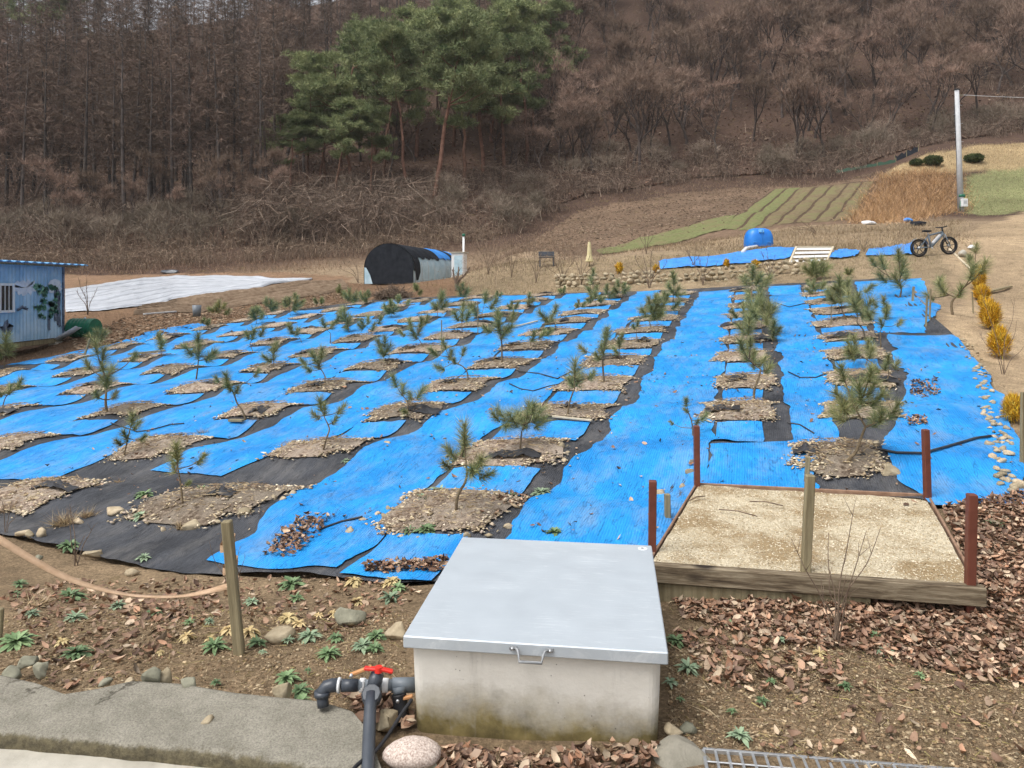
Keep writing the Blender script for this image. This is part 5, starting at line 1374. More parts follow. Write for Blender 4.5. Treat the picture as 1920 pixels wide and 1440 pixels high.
# ------------------------------------------------------------------ middle distance materials
M['tilled'] = mat('tilled soil', (.14, .095, .062), (.27, .20, .14), 5, .95, .1, bump=.8, bscale=14, bdist=.05)
M['ridge_dry'] = mat('ridge with stubble', (.135, .10, .062), (.245, .19, .112), 4, .95, .1, bump=.9, bscale=18, bdist=.06, c3=(.19, .175, .085), s3=.8)
M['ridge_green'] = mat('ridge with green shoots', (.13, .14, .06), (.225, .24, .105), 5, .95, .1, bump=.9, bscale=20, bdist=.06, c3=(.20, .18, .09), s3=1.1)
M['tilled_dark'] = mat('dark furrow soil', (.07, .046, .031), (.13, .09, .062), 5, .95, .1, bump=.8, bscale=14, bdist=.05)  # darker brown than the ridges, over the whole furrow sheet
M['white_film'] = mat('white mulch film', (.62, .64, .68), (.82, .83, .85), 2.5, .35, .5, bump=.5, bscale=9, bdist=.03)
_wm, nt, b, tc = new_mat('white mulch film rows', .4, .5)
_sx = nt.nodes.new('ShaderNodeSeparateXYZ'); nt.links.new(tc.outputs['UV'], _sx.inputs[0])
_ml = nt.nodes.new('ShaderNodeMath'); _ml.operation = 'MULTIPLY_ADD'; _ml.inputs[1].default_value = 9.0; nt.links.new(_sx.outputs[1], _ml.inputs[0])
_dn = nt.nodes.new('ShaderNodeMath'); _dn.operation = 'MULTIPLY'; _dn.inputs[1].default_value = .22; nt.links.new(_noise(nt, _map(nt, tc.outputs['UV'], (14, 30, 1)), 1.2, 5), _dn.inputs[0]); nt.links.new(_dn.outputs[0], _ml.inputs[2])
_fr = nt.nodes.new('ShaderNodeMath'); _fr.operation = 'FRACT'; nt.links.new(_ml.outputs[0], _fr.inputs[0])
_c = _ramp(nt, _noise(nt, _map(nt, tc.outputs['UV'], (10, 40, 1)), 2.0, 6, .7), [(.3, (.36, .39, .44)), (.65, (.58, .60, .635))])
_c = _mix(nt, _ramp(nt, _fr.outputs[0], [(.0, .75), (.10, .0), (.55, .0), (.62, .35), (.70, 0.0), (.93, .1), (1.0, .75)]), _c, (.24, .25, .28))
nt.links.new(_c, b.inputs['Base Color']); _bump(nt, b, _noise(nt, _map(nt, tc.outputs['UV'], (20, 60, 1)), 2, 5), .5, .05)
M['mulch_rows'] = _wm
M['tarp'] = mat('blue tarp', (.030, .20, .62), (.06, .31, .80), 3, .55, .4, bump=.6, bscale=7, bdist=.03)
M['tank'] = mat('blue plastic tank', (.008, .16, .62), (.015, .22, .72), 4, .4, .5, bump=.1)
M['shed_wall'] = mat('painted blue shed wall', (.20, .37, .56), (.36, .55, .71), 1.6, .6, .35, bump=.2, bscale=14, c3=(.46, .62, .76), s3=.9)
M['shed_roof'] = mat('blue roof sheet', (.10, .32, .60), (.18, .44, .72), 4, .45, .4, bump=.1)
M['paint_green'] = mat('mural green', (.03, .16, .10), (.16, .38, .25), 9, .6, .3, bump=.1)
M['paint_green2'] = mat('mural light green', (.10, .32, .22), (.26, .48, .34), 9, .6, .3, bump=.1)
M['paint_green3'] = mat('mural dark green', (.02, .10, .075), (.07, .22, .16), 9, .6, .3, bump=.1)
M['paint_dark'] = mat('mural dark trunk', (.02, .03, .06), (.22, .27, .36), 8, .6, .3, bump=.1)
M['paint_white'] = mat('mural cloud white', (.48, .55, .66), (.74, .77, .82), 6, .6, .3, bump=.1)
M['glass'] = mat('window glass', (.015, .02, .025), (.04, .05, .06), 3, .08, .5, bump=0)
M['pale_film'] = mat('pale greenhouse film', (.30, .47, .56), (.52, .65, .72), 3, .35, .5, bump=.4, bscale=8, bdist=.03)
M['green_plastic'] = mat('dark green plastic', (.008, .10, .055), (.015, .17, .095), 5, .45, .4, bump=.1)
M['pole_concrete'] = mat('pole concrete', (.44, .45, .47), (.56, .57, .58), 5, .8, bump=.2)
M['tyre'] = mat('tyre rubber', (.012, .012, .014), (.03, .03, .032), 9, .8, bump=.3)
M['bike_paint'] = mat('grey blue bicycle paint', (.11, .14, .17), (.17, .21, .25), 6, .4, .5, .2, bump=.05)
M['reed'] = mat('dry reed', (.30, .165, .075), (.56, .36, .19), .9, .85, .15, bump=0)
M['brush'] = mat('dry brush', (.13, .095, .066), (.34, .265, .18), .5, .9, .12, bump=0)
M['yew'] = mat('clipped yew', (.030, .050, .018), (.085, .11, .04), 3, .7, .2, bump=0, vary=.15)
M['thuja'] = mat('golden thuja', (.40, .20, .015), (.74, .47, .06), 9, .65, .3, bump=0, vary=.12)
M['yellow_cloth'] = mat('faded yellow cloth', (.55, .47, .24), (.70, .62, .38), 5, .8, bump=.2)
M['green_net'] = mat('green net', (.03, .08, .055), (.07, .13, .09), 20, .7, bump=.3)
M['plank'] = mat('pale plank', (.46, .38, .26), (.64, .56, .42), 6, .8, bump=.3, stretch=(2, 12, 12))

def ruled(name, A, B, nu, nv, matl, off=.02, bumpf=None, cast_px=True):
    pa = np.array([cast(*p)[:2] for p in A]); pb = np.array([cast(*p)[:2] for p in B])
    sa = np.linspace(0, 1, len(A)); sb = np.linspace(0, 1, len(B)); s = np.linspace(0, 1, nu)
    pa = np.stack([np.interp(s, sa, pa[:, i]) for i in (0, 1)], -1); pb = np.stack([np.interp(s, sb, pb[:, i]) for i in (0, 1)], -1)
    t = np.linspace(0, 1, nv)[None, :, None]
    P = pa[:, None] * (1 - t) + pb[:, None] * t
    S, T = np.meshgrid(s, t.ravel(), indexing='ij')
    P = P + (.03 if 'ridge' in name or 'crop' in name else .10) * np.stack([fbm(S * 25, T * 6, 81, 3), fbm(S * 25, T * 6, 82, 3)], -1) * ((T < .02) | (T > .98))[..., None]
    Z = ground_z(P[..., 0], P[..., 1]) + off
    if bumpf is not None: Z = Z + bumpf(S, T)
    me = np_mesh(name, np.dstack([P, Z]).reshape(-1, 3), grid_faces(nu, nv), uv=np.stack([S, T], -1).reshape(-1, 2), smooth=True, mats=[matl])
    return link(name, me)

# ------------------------------------------------------------------ blue painted shed
SX, SY0, SY1, SZ0, SZ1 = -14.5, 17.6, 24.1, .47, 2.74
shed = thing('painted_shed', 'blue corrugated shed with a painted tree mural at the left edge', 'shed', (SX - 1.3, 21, .3))
so = Vector((SX - 1.3, 21, .3))
def rel(p): return Vector(p) - so
mb = MB()   # corrugated side wall, seen face on
nn = 130
for i in range(nn + 1):
    y = SY0 + (SY1 - SY0) * i / nn; x = SX + .012 * math.sin(i * 1.9)
    mb.v += [tuple(rel((x, y, SZ0))), tuple(rel((x, y, SZ1)))]
    if i: mb.f.append((2 * i - 2, 2 * i, 2 * i + 1, 2 * i - 1))
mb.build('side_wall', M['shed_wall'], shed)
mb = MB(); mb.box(rel((SX - 1.32, (SY0 + SY1) / 2, (SZ0 + SZ1) / 2)), (2.56, SY1 - SY0 - .02, SZ1 - SZ0 - .02)); mb.build('body', M['shed_wall'], shed)
MB().cbox(rel((SX - .01, SY1 + .0, (SZ0 + SZ1) / 2)), (.10, .09, SZ1 - SZ0 + .02), .006).build('corner_post', M['paint_dark'], shed)
MB().cbox(rel((SX - .1, (SY0 + SY1) / 2, SZ0 - .09)), (.14, SY1 - SY0 + .1, .15), .01).build('base_beam', M['grey_wood'], shed)
for y in (SY1 - .2, SY0 + 2.6): MB().cbox(rel((SX - .1, y, SZ0 - .24)), (.3, .3, .22), .01).build('foot_block', M['pave'], shed)
mb = MB(); nn = 80
for i in range(nn + 1):
    y = SY0 - .3 + (SY1 - SY0 + 1.0) * i / nn; dz = .03 * (1 if (i // 2) % 2 else 0)
    for x, z in ((SX + .42, 2.80), (SX - 3.2, 2.98)): mb.v += [tuple(rel((x, y, z + dz))), tuple(rel((x, y, z + dz - .025)))]
    if i:
        o_ = 4 * i
        mb.f += [(o_ - 4, o_ - 2, o_ + 2, o_), (o_ - 3, o_ + 1, o_ + 3, o_ - 1), (o_ - 4, o_, o_ + 1, o_ - 3)]
mb.f += [(0, 1, 3, 2), (4 * nn, 4 * nn + 2, 4 * nn + 3, 4 * nn + 1)]
mb.build('roof', M['shed_roof'], shed)
MB().cbox(rel((SX + .2, (SY0 + SY1) / 2 + .2, 2.745)), (.06, SY1 - SY0 + .5, .05), .005).build('eave_beam', M['grey_wood'], shed)
win = thing('tmp', '', ''); bpy.data.objects.remove(win)
wy0, wy1, wz0, wz1 = 20.45, 21.66, 1.38, 2.15
wf = MB()
for y in (wy0, wy1, (wy0 + wy1) / 2): wf.cbox(rel((SX + .03, y, (wz0 + wz1) / 2)), (.06, .07, wz1 - wz0 + .07), .005)
for z in (wz0, wz1): wf.cbox(rel((SX + .034, (wy0 + wy1) / 2, z)), (.066, wy1 - wy0 + .07, .07), .005)
wfo = wf.build('window', M['white'], shed)
for y0, y1 in ((wy0 + .04, (wy0 + wy1) / 2 - .04), ((wy0 + wy1) / 2 + .04, wy1 - .04)):
    MB().box(rel((SX + .022, (y0 + y1) / 2, (wz0 + wz1) / 2)), (.012, y1 - y0, wz1 - wz0 - .07)).build('pane', M['glass'], wfo)
for y in np.linspace(wy0 + .1, wy1 - .1, 7): MB().tube([rel((SX + .09, y, wz0)), rel((SX + .09, y, wz1))], .010, 6).build('window_bar', M['white'], wfo)
def paint(name, pts_px, matl, off, jag=.12, seed=1):
    """irregular painted patch on the shed wall; outline given as (y, z) on the wall"""
    P = []
    for i in range(len(pts_px)):
        a = np.array(pts_px[i], float); c = np.array(pts_px[(i + 1) % len(pts_px)], float)
        for t in np.linspace(0, 1, 6)[:-1]: P.append(a + (c - a) * t)
    P = np.array(P); n = len(P)
    ph = np.arange(n); P = P + jag * np.stack([fbm(ph * .9, ph * 0 + seed, 91, 2), fbm(ph * .9, ph * 0 + seed + 5, 92, 2)], -1)
    c = P.mean(0); V = [tuple(rel((SX + off, c[0], c[1])))] + [tuple(rel((SX + off, y, z))) for y, z in P]
    MB().add(V, [(0, 1 + i, 1 + (i + 1) % n) for i in range(n)]).build(name, matl, shed)
def wl_(px_, py_): d = 14.5 * FPX / (960 - px_); return (d, EYE + (HORIZON - py_) / FPX * d)
def wpoly(l): return [wl_(*p) for p in l]
paint('painted_cloud', wpoly([(24, 532), (45, 527), (62, 530), (66, 544), (50, 556), (30, 550)]), M['paint_white'], .018, .15, 1)
paint('painted_cloud', wpoly([(88, 528), (112, 524), (114, 545), (95, 550)]), M['paint_white'], .018, .15, 2)
paint('painted_trunk', wpoly([(100, 545), (108, 540), (113, 560), (113, 618), (106, 610), (100, 590), (104, 570)]), M['paint_dark'], .022, .14, 3)
paint('painted_trunk', wpoly([(89, 598), (93, 598), (93, 618), (89, 620)]), M['paint_dark'], .022, .04, 4)
_rg = random.Random(4)
for (cx_, cy_, rx_, ry_, m_) in ((80, 545, 22, 13, 11), (87, 581, 24, 17, 15), (104, 560, 10, 20, 5)):
    for q_ in range(m_):
        a_ = _rg.uniform(0, 6.28); t_ = _rg.random() ** .6; x_ = cx_ + rx_ * t_ * math.cos(a_); y_ = cy_ + ry_ * t_ * math.sin(a_); r__ = _rg.uniform(3.5, 7)
        if x_ > 112: continue
        paint('painted_leaf_clump', wpoly([(min(113, x_ + r__ * math.cos(k_ * .9)), y_ + r__ * .8 * math.sin(k_ * .9)) for k_ in range(7)]), [M['paint_green'], M['paint_green2'], M['paint_green3']][q_ % 3], .026 + .0012 * q_, .12, 20 + q_)
if False: paint('painted_crown', wpoly([(56, 545), (66, 534), (80, 530), (98, 540), (104, 552), (90, 560), (74, 558)]), M['paint_green'], .026, .16, 5)
if False: paint('painted_crown', wpoly([(58, 575), (74, 562), (92, 562), (112, 575), (108, 595), (92, 602), (76, 598), (66, 586)]), M['paint_green'], .026, .16, 6)
paint('painted_bird', wpoly([(0, 612), (10, 602), (22, 608), (18, 622), (6, 626)]), M['paint_dark'], .022, .2, 7)
paint('painted_hill', wpoly([(30, 580), (40, 572), (52, 578), (50, 581), (40, 577), (32, 583)]), M['paint_dark'], .02, .05, 8)

# things beside the shed
gp = at(157, 628, 24.3); mb = MB(); pr = []
for i in range(15): pr += [(.30 + .018 * (i % 2), -.45 + .9 * i / 14)]
mb.lathe([(0, -.45)] + pr + [(0, .45)], 22, (0, 0, 0), 'X')
o = mb.build('plastic_roll', M['green_plastic'], None, False, (gp.x, gp.y, gz(gp.x, gp.y) + .28), (0, 0, R(-12))); tag(o, 'ribbed dark green plastic drum lying beside the blue shed', 'drum')
mb = MB()
for i in range(9):
    a = R(-60 + 15 * i); mb.v += [(-.5, .5 * math.sin(a), .25 - .4 * math.cos(a) + .2), (.5, .5 * math.sin(a), .25 - .4 * math.cos(a) + .2)]
    if i: mb.f.append((2 * i - 2, 2 * i - 1, 2 * i + 1, 2 * i))
sp = at(136, 624, 24.2); mo = mb.build('bent_sheet', M['paint_white'], None, True, (sp.x, sp.y, gz(sp.x, sp.y) + .12), (R(20), R(-30), 0)); mo.modifiers.new('thickness', 'SOLIDIFY').thickness = .012
tag(mo, 'bent white plastic sheet between shed and green drum', 'sheet')
bk = at(369, 605, 27.5); mb = MB().lathe([(0, 0), (.13, 0), (.16, .42), (.15, .42), (.12, .03)], 16)
tag(mb.build('bucket', M['pvc_grey'], None, True, (bk.x, bk.y, gz(bk.x, bk.y))), 'dark grey bucket on the bank left of the saplings', 'bucket')

# ------------------------------------------------------------------ plots in the middle distance
o = ruled('mulch_film', [(122, 546), (200, 533), (270, 523), (330, 518), (420, 519), (500, 523), (585, 526)], [(122, 587), (200, 584), (260, 576), (330, 562), (400, 551), (490, 540), (585, 527)], 160, 90, M['mulch_rows'], .05,
          lambda S, T: .10 * np.abs(np.sin(math.pi * 9 * T)) ** .7 + .03 * fbm(S * 30, T * 14, 83, 3))
tag(o, 'white plastic mulch film over long ridges behind the shed', 'mulch film')
for i in range(6):
    t0, t1 = i / 6, (i + .8) / 6
    lo = [(250, 592), (330, 587), (440, 577), (560, 560), (655, 543)]; hi = [(268, 578), (335, 564), (405, 553), (495, 542), (640, 528)]
    A = [(l[0] * (1 - t0) + h_[0] * t0, l[1] * (1 - t0) + h_[1] * t0) for l, h_ in zip(lo, hi)]; B = [(l[0] * (1 - t1) + h_[0] * t1, l[1] * (1 - t1) + h_[1] * t1) for l, h_ in zip(lo, hi)]
    o = ruled('soil_ridge', A, B, 60, 8, M['tilled'], .02, lambda S, T: .16 * np.sin(math.pi * T) + .05 * fbm(S * 40, T * 3, 84 + i, 3))
    tag(o, 'bare brown soil ridge right of the white film, %s from the front' % ORD[i], 'soil ridge', 'bare soil ridges behind the field')
tops = [(1452, 355), (1477, 353), (1503, 352), (1532, 350), (1561, 348), (1590, 345), (1617, 342), (1640, 340)]
bots = [(1352, 428), (1382, 432), (1416, 431), (1450, 424), (1490, 417), (1522, 418), (1557, 415), (1598, 411)]
tag(ruled('furrowed_soil', [(1345, 430), (1400, 392), (1448, 356)], [(1606, 413), (1622, 378), (1645, 339)], 40, 40, M['tilled_dark'], .012), 'dark soil in the furrows between the crop ridges', kind='structure')
for i in range(7):
    f = .09
    a0 = tuple(np.array(tops[i]) * (1 - f) + np.array(tops[i + 1]) * f); a1 = tuple(np.array(tops[i]) * f + np.array(tops[i + 1]) * (1 - f))
    b0 = tuple(np.array(bots[i]) * (1 - f) + np.array(bots[i + 1]) * f); b1 = tuple(np.array(bots[i]) * f + np.array(bots[i + 1]) * (1 - f))
    mid0 = tuple((np.array(a0) + np.array(b0)) / 2); mid1 = tuple((np.array(a1) + np.array(b1)) / 2)
    o = ruled('crop_ridge', [b0, mid0, a0], [b1, mid1, a1], 60, 9, M['ridge_green'] if i in (0, 1) else M['ridge_dry'], .02, lambda S, T: (.07 * np.sin(math.pi * T) ** .5) * np.minimum(1, 12 * np.minimum(S, 1 - S)) + .03 * fbm(S * 30, T * 3, 87 + i, 3))
    tag(o, 'long crop ridge on the hillside plot, %s from the left' % ORD[i], 'crop ridge', 'crop ridges on the hillside')
o = ruled('green_crop', [(1118, 470), (1200, 447), (1290, 425), (1380, 404)], [(1130, 478), (1220, 463), (1300, 447), (1362, 430)], 70, 20, M['ridge_green'], .05, lambda S, T: .05 * fbm(S * 30, T * 10, 97, 3))
tag(o, 'green sprouting crop strip at the foot of the brown hillside plot', 'crop', kind='stuff')

def blade_field(name, poly, n, H, matl, label, cat, spread=.35, hw=.012, seed=1, zoff=0, world=False):
    P = poly if world else px_poly(poly); r = np.random.default_rng(seed); XY = sample_poly(P, n, r); XY = XY + r.normal(size=XY.shape) * .012 * np.mean(XY[:, 1])
    Z = ground_z(XY[:, 0], XY[:, 1]) + zoff
    D = np.stack([r.normal(size=n) * spread, r.normal(size=n) * spread, np.ones(n)], -1); D /= np.linalg.norm(D, axis=1)[:, None]; D *= (H * (.45 + .75 * r.random(n)))[:, None]
    V, F = sliver_soup(np.stack([XY[:, 0], XY[:, 1], Z - .03], -1), D, np.full(n, hw) * (.6 + .8 * r.random(n)), seed)
    return tag(link(name, np_mesh(name, V, F, mats=[M['blades']], col=pal(n, 3, matl, seed, .3))), label, cat, kind='stuff')
blade_field('dry_reeds', [(1612, 417), (1625, 375), (1660, 328), (1790, 322), (1797, 396), (1740, 402), (1690, 416), (1640, 420)], 22000, .55, [(.42, .25, .12), (.55, .35, .18), (.30, .17, .08), (.46, .31, .19)], 'patch of dry orange brown reeds beside the pole', 'reeds', .95, .013, 3)
blade_field('green_shoots', [(1806, 331), (1925, 317), (1925, 394), (1850, 405), (1806, 398)], 9000, .12, [(.18, .20, .09), (.26, .26, .13), (.36, .30, .19)], 'short green shoots on the plot right of the pole', 'grass', .5, .014, 4)
blade_field('dry_grass', [(1780, 640), (1800, 560), (1780, 510), (1800, 440), (1925, 400), (1925, 935), (1905, 830), (1855, 720)], 20000, .085, [(.42, .32, .20), (.52, .42, .28), (.30, .22, .14), (.24, .17, .10)], 'short dry grass on the path at the right', 'grass', .9, .004, 5)
blade_field('dry_grass', [(880, 552), (1100, 546), (1440, 530), (1740, 512), (1780, 470), (1560, 455), (1380, 470), (1240, 480), (1100, 490), (960, 490), (860, 520)], 22000, .18, [(.30, .23, .14), (.42, .33, .21), (.20, .14, .09), (.24, .22, .10)], 'dry grass on the terrace behind the netted field', 'grass', .7, .006, 6)
blade_field('dry_grass', [(-60, 700), (150, 664), (420, 610), (560, 582), (690, 562), (880, 553), (880, 520), (640, 530), (440, 575), (240, 592), (125, 590), (125, 640), (-60, 655)], 14000, .13, [(.22, .14, .09), (.32, .23, .15), (.15, .10, .065)], 'dry grass on the bank left of the netted field', 'grass', .7, .006, 7)
blade_field('dry_grass', [(1250, 470), (1560, 470), (1800, 465), (1800, 415), (1640, 425), (1440, 436), (1300, 450), (1120, 482)], 14000, .26, [(.28, .21, .13), (.38, .30, .19), (.19, .13, .085)], 'dry grass on the bank below the hillside plots', 'grass', .6, .009, 8)
blade_field('dry_grass', [(940, 486), (1000, 452), (1060, 410), (1120, 388), (1250, 369), (1460, 353), (1650, 337), (1650, 322), (1460, 336), (1250, 352), (1110, 372), (1040, 400), (930, 468)], 9000, .3, [(.24, .165, .115), (.33, .245, .17), (.15, .105, .075)], 'dry grass strip between the hillside plot and the bramble', 'grass', .7, .014, 14)
blade_field('dry_grass', [(-80, 520), (110, 515), (330, 508), (600, 512), (700, 470), (600, 478), (300, 488), (-80, 490)], 9000, .28, [(.26, .17, .11), (.36, .25, .165), (.17, .11, .075)], 'brown dry grass between the white film and the wood', 'grass', .7, .012, 12)
blade_field('dry_grass', [(860, 520), (960, 486), (1100, 480), (1060, 430), (960, 450), (900, 462), (780, 470), (700, 500)], 7000, .28, [(.24, .165, .11), (.34, .25, .17), (.16, .11, .078)], 'dry grass around the greenhouse and at the foot of the slope', 'grass', .7, .012, 13)
_cp = px_poly([(130, 640), (240, 595), (440, 578), (640, 548), (690, 560), (560, 583), (420, 608), (150, 662)])
_xy = sample_poly(_cp, 5000, RNG); _V, _F = chip_soup(np.stack([_xy[:, 0], _xy[:, 1], ground_z(_xy[:, 0], _xy[:, 1]) + .01], -1), .02 + .06 * RNG.random(5000) ** 3, 525)
tag(link('soil_clods', np_mesh('soil_clods', _V, _F, mats=[M['rim']], col=pal(5000, 6, [(.20, .125, .08), (.13, .08, .05), (.27, .185, .12), (.34, .26, .18)], 526))), 'soil clods on the brown bank left of the field', 'soil', kind='stuff')
_cp = px_poly([(960, 475), (1000, 450), (1060, 408), (1120, 386), (1250, 368), (1450, 354), (1352, 426), (1130, 470)])
_xy = sample_poly(_cp, 7000, RNG); _V, _F = chip_soup(np.stack([_xy[:, 0], _xy[:, 1], ground_z(_xy[:, 0], _xy[:, 1]) + .01], -1), .03 + .09 * RNG.random(7000) ** 3, 515)
tag(link('soil_clods', np_mesh('soil_clods', _V, _F, mats=[M['rim']], col=pal(7000, 6, [(.19, .13, .09), (.13, .088, .06), (.25, .18, .125), (.30, .23, .16)], 516))), 'soil clods on the brown hillside plot', 'soil', kind='stuff')
blade_field('dry_grass', [(1650, 334), (1720, 297), (1800, 281), (1925, 268), (1925, 318), (1800, 326)], 12000, .2, [(.42, .32, .19), (.52, .41, .25), (.33, .23, .13)], 'yellow dry grass on the slope behind the pole', 'grass', .5, .012, 9)

# ------------------------------------------------------------------ tunnel greenhouse
ga = Vector((-5.93, 36.0, 0)); gdv = Vector((2.05, 9.0, 0)).normalized(); gn_ = Vector((gdv.y, -gdv.x, 0)); GLN = 9.2
gh = thing('tunnel_greenhouse', 'round tunnel greenhouse under black shade cloth and blue tarp', 'greenhouse', (ga.x, ga.y, 2.25), math.atan2(gdv.y, gdv.x) - R(90))
HW, HL, HT = 1.23, .75, 1.90
def arch(t):      # t 0..1 from the right foot over the top to the left foot; local x across, z up
    if t < .15: return (HW, HL * t / .15)
    if t > .85: return (-HW, HL * (1 - t) / .15)
    a = math.pi * (t - .15) / .7; return (HW * math.cos(a), HL + (HT - HL) * math.sin(a))
def shell(name, s0, s1, t0, t1, off, matl, jag=0, seed=0, parent=gh):
    mb = MB(); ns, nt_ = max(4, int((s1 - s0) / .2)), max(6, int((t1 - t0) * 40)); rg = random.Random(seed)
    jg = [rg.uniform(0, jag) for _ in range(ns + 1)]
    for i in range(ns + 1):
        s = s0 + (s1 - s0) * i / ns
        for j in range(nt_ + 1):
            t = t0 + jg[i] + (t1 - t0 - jg[i]) * j / nt_; x, z = arch(min(max(t, 0), 1)); q = Vector((x, 0, z - HL * .6)); q = q / (q.length + 1e-6)
            sag = .022 * math.cos(s * 2 * math.pi / 1.0)
            mb.v.append((x + q.x * (off + sag), s, z + q.z * (off + sag)))
    for i in range(ns):
        for j in range(nt_):
            a = i * (nt_ + 1) + j; mb.f.append((a, a + 1, a + nt_ + 2, a + nt_ + 1))
    return mb.build(name, matl, parent, True)
shell('film_cover', 0, GLN, -.0, 1.0, 0, M['pale_film'])
shell('shade_cloth', -.02, 4.4, .24, 1.0, .04, M['shade_black'], .03, 1)
shell('shade_cloth_corner', -.02, .9, .03, .3, .036, M['shade_black'], .10, 2)
shell('blue_tarp', 4.3, 6.6, .26, .95, .06, M['tarp'], .03, 3)
shell('dark_tarp_band', 6.6, 7.4, .20, .95, .06, M['shade_black'], .03, 4)
shell('blue_tarp_edge', 7.4, 7.8, .20, .95, .066, M['tarp'], .02, 5)
shell('white_cover', 7.8, GLN, .24, .95, .05, M['white_film'], .02, 6)
mb = MB(); P = [arch(t) for t in np.linspace(0, 1, 44)]
mb.add([(x * 1.03, -.03 + .03 * math.sin(x * 9), z * 1.02) for x, z in P] + [(0, -.05, .6)], [(i + 1, i, 44) for i in range(43)] + [(0, 43, 44)])
mb.build('front_curtain', M['shade_black'], gh, True)
MB().add([(-1.24, -.06, 0), (-.82, -.06, .0), (-.95, -.06, .42), (-1.15, -.06, .78), (-1.25, -.06, .8)], [(0, 1, 2, 3, 4)]).build('torn_film_corner', M['pale_film'], gh)
for i in range(10):
    s = .3 + i * .95; MB().tube([(arch(t)[0] * 1.005, s, arch(t)[1] * 1.005) for t in np.linspace(0, .22, 8)], .014, 6).build('hoop', M['steel'], gh, True)
wc = at(861, 524, 40.0)
cab = thing('white_cabinet', 'narrow white cabinet at the end of the tunnel greenhouse', 'cabinet', (wc.x, wc.y, gz(wc.x, wc.y)), R(-15))
MB().cbox((0, 0, .68), (.68, .6, 1.45), .02).build('body', M['white'], cab); MB().cbox((0, 0, 1.43), (.85, .75, .05), .01).build('roof', M['pave'], cab); MB().cbox((.06, -.31, .66), (.45, .02, 1.2), .005).build('door', M['pale_film'], cab)
pp_ = at(868, 476, 40.2); o = thing('vent_pipe', 'thin white vent pipe with a dark cap above the cabinet', 'pipe', (pp_.x, pp_.y + .6, 0))
zt = EYE + (HORIZON - 440) / FPX * 40.8; zg = gz(pp_.x, pp_.y + .6)
MB().tube([(0, 0, zg), (0, 0, zt - .1)], .06, 10).build('pipe', M['white'], o, True); MB().tube([(0, 0, zt - .1), (0, 0, zt + .05)], .085, 10).build('cap', M['green_plastic'], o, True)

def brush_pile(px_, py_, rpx, n, label):
    x, y, z = cast(px_, py_); s = y / FPX; r_ = rpx * s; rg = random.Random(int(px_)); segs = []
    for i in range(n):
        a = rg.uniform(0, 6.28); q = r_ * rg.random() ** .5; p0 = Vector((q * math.cos(a), q * math.sin(a) * .8, rg.uniform(0, .8) * r_ * (1 - q / r_ * .7)))
        dv = Vector((rg.gauss(0, 1), rg.gauss(0, 1), rg.gauss(0, .55))).normalized() * r_ * rg.uniform(.4, 1.0)
        segs.append((p0 - dv * .5, p0 + dv * .5, .014, .006, 4))
    V, F = bias_tube_arrays(segs)
    return tag(link('brush_pile', np_mesh('brush_pile', V, F, mats=[M['twig']]), None, (x, y, z)), label, 'brush pile')
brush_pile(735, 560, 34, 420, 'heap of cut twigs in front of the tunnel greenhouse')
o = thing('closed_parasol', 'closed faded yellow parasol on a pole behind the field', 'parasol', cast(1105, 500)); s = cast(1105, 500)[1] / FPX
MB().tube([(0, 0, 0), (0, 0, 48 * s)], .025, 8).build('pole', M['grey_wood'], o, True)
MB().lathe([(.05, 46 * s), (.07, 40 * s), (.10, 22 * s), (.16, 10 * s), (.13, 9 * s), (0, 12 * s)], 12).build('cloth', M['yellow_cloth'], o)

# ------------------------------------------------------------------ dry stone wall and terrace
wall = thing('stone_wall', 'low dry stone wall along the back of the netted field', 'stone wall', (*cast(1300, 534)[:2], 0))
wo_ = Vector(wall.location)
WL = [(1045, 542), (1150, 541), (1250, 536), (1340, 533), (1440, 524), (1560, 513)]
wp = np.array([cast(*p)[:2] for p in WL]); wlen = np.concatenate([[0], np.cumsum(np.linalg.norm(np.diff(wp, axis=0), axis=1))])
wv = []
for i in range(10):
    V, F = rock_verts(1, 900 + i, .5, .36, .34, .3, 6); wv.append(np_mesh('wall_stone', V, F, mats=[M['tan_stone' if i % 4 else 'cream_stone']]))
for row in range(4):
    s = random.uniform(0, .2)
    while s < wlen[-1]:
        w = random.uniform(.18, .36)
        x = np.interp(s, wlen, wp[:, 0]); y = np.interp(s, wlen, wp[:, 1])
        hmax = .55 + .12 * math.sin(s * .9)
        if row * .15 < hmax and random.random() < .93:
            yy = y + .35 + row * .07 + random.uniform(-.05, .05)
            o = link('stone', random.choice(wv), wall, (x - wo_.x, yy - wo_.y, gz(x, y) + .06 + row * .145 + random.uniform(-.02, .02)), (random.uniform(-.3, .3), random.uniform(-.3, .3), random.uniform(-.5, .5)))
            k_ = w * random.uniform(.9, 1.15); o.scale = (k_, k_, k_ * random.uniform(.8, 1.15))
        s += w * .9
for i, (A, B, lab) in enumerate((
    ([(1236, 493), (1300, 484), (1400, 473), (1492, 467)], [(1238, 507), (1310, 503), (1400, 496), (1482, 485)], 'blue tarp on the terrace in front of the blue tank'),
    ([(1556, 478), (1585, 469), (1612, 473)], [(1556, 487), (1585, 486), (1608, 481)], 'small blue tarp right of the white slatted frame'),
    ([(1632, 470), (1680, 463), (1712, 458)], [(1622, 483), (1680, 480), (1714, 479)], 'worn blue tarp beside the bicycle'))):
    tag(ruled('blue_tarp', A, B, 50, 16, M['tarp'], .05, lambda S, T: .09 * np.abs(fbm(S * 9, T * 4, 101 + i, 3))), lab, 'tarp', 'blue tarps on the terrace')

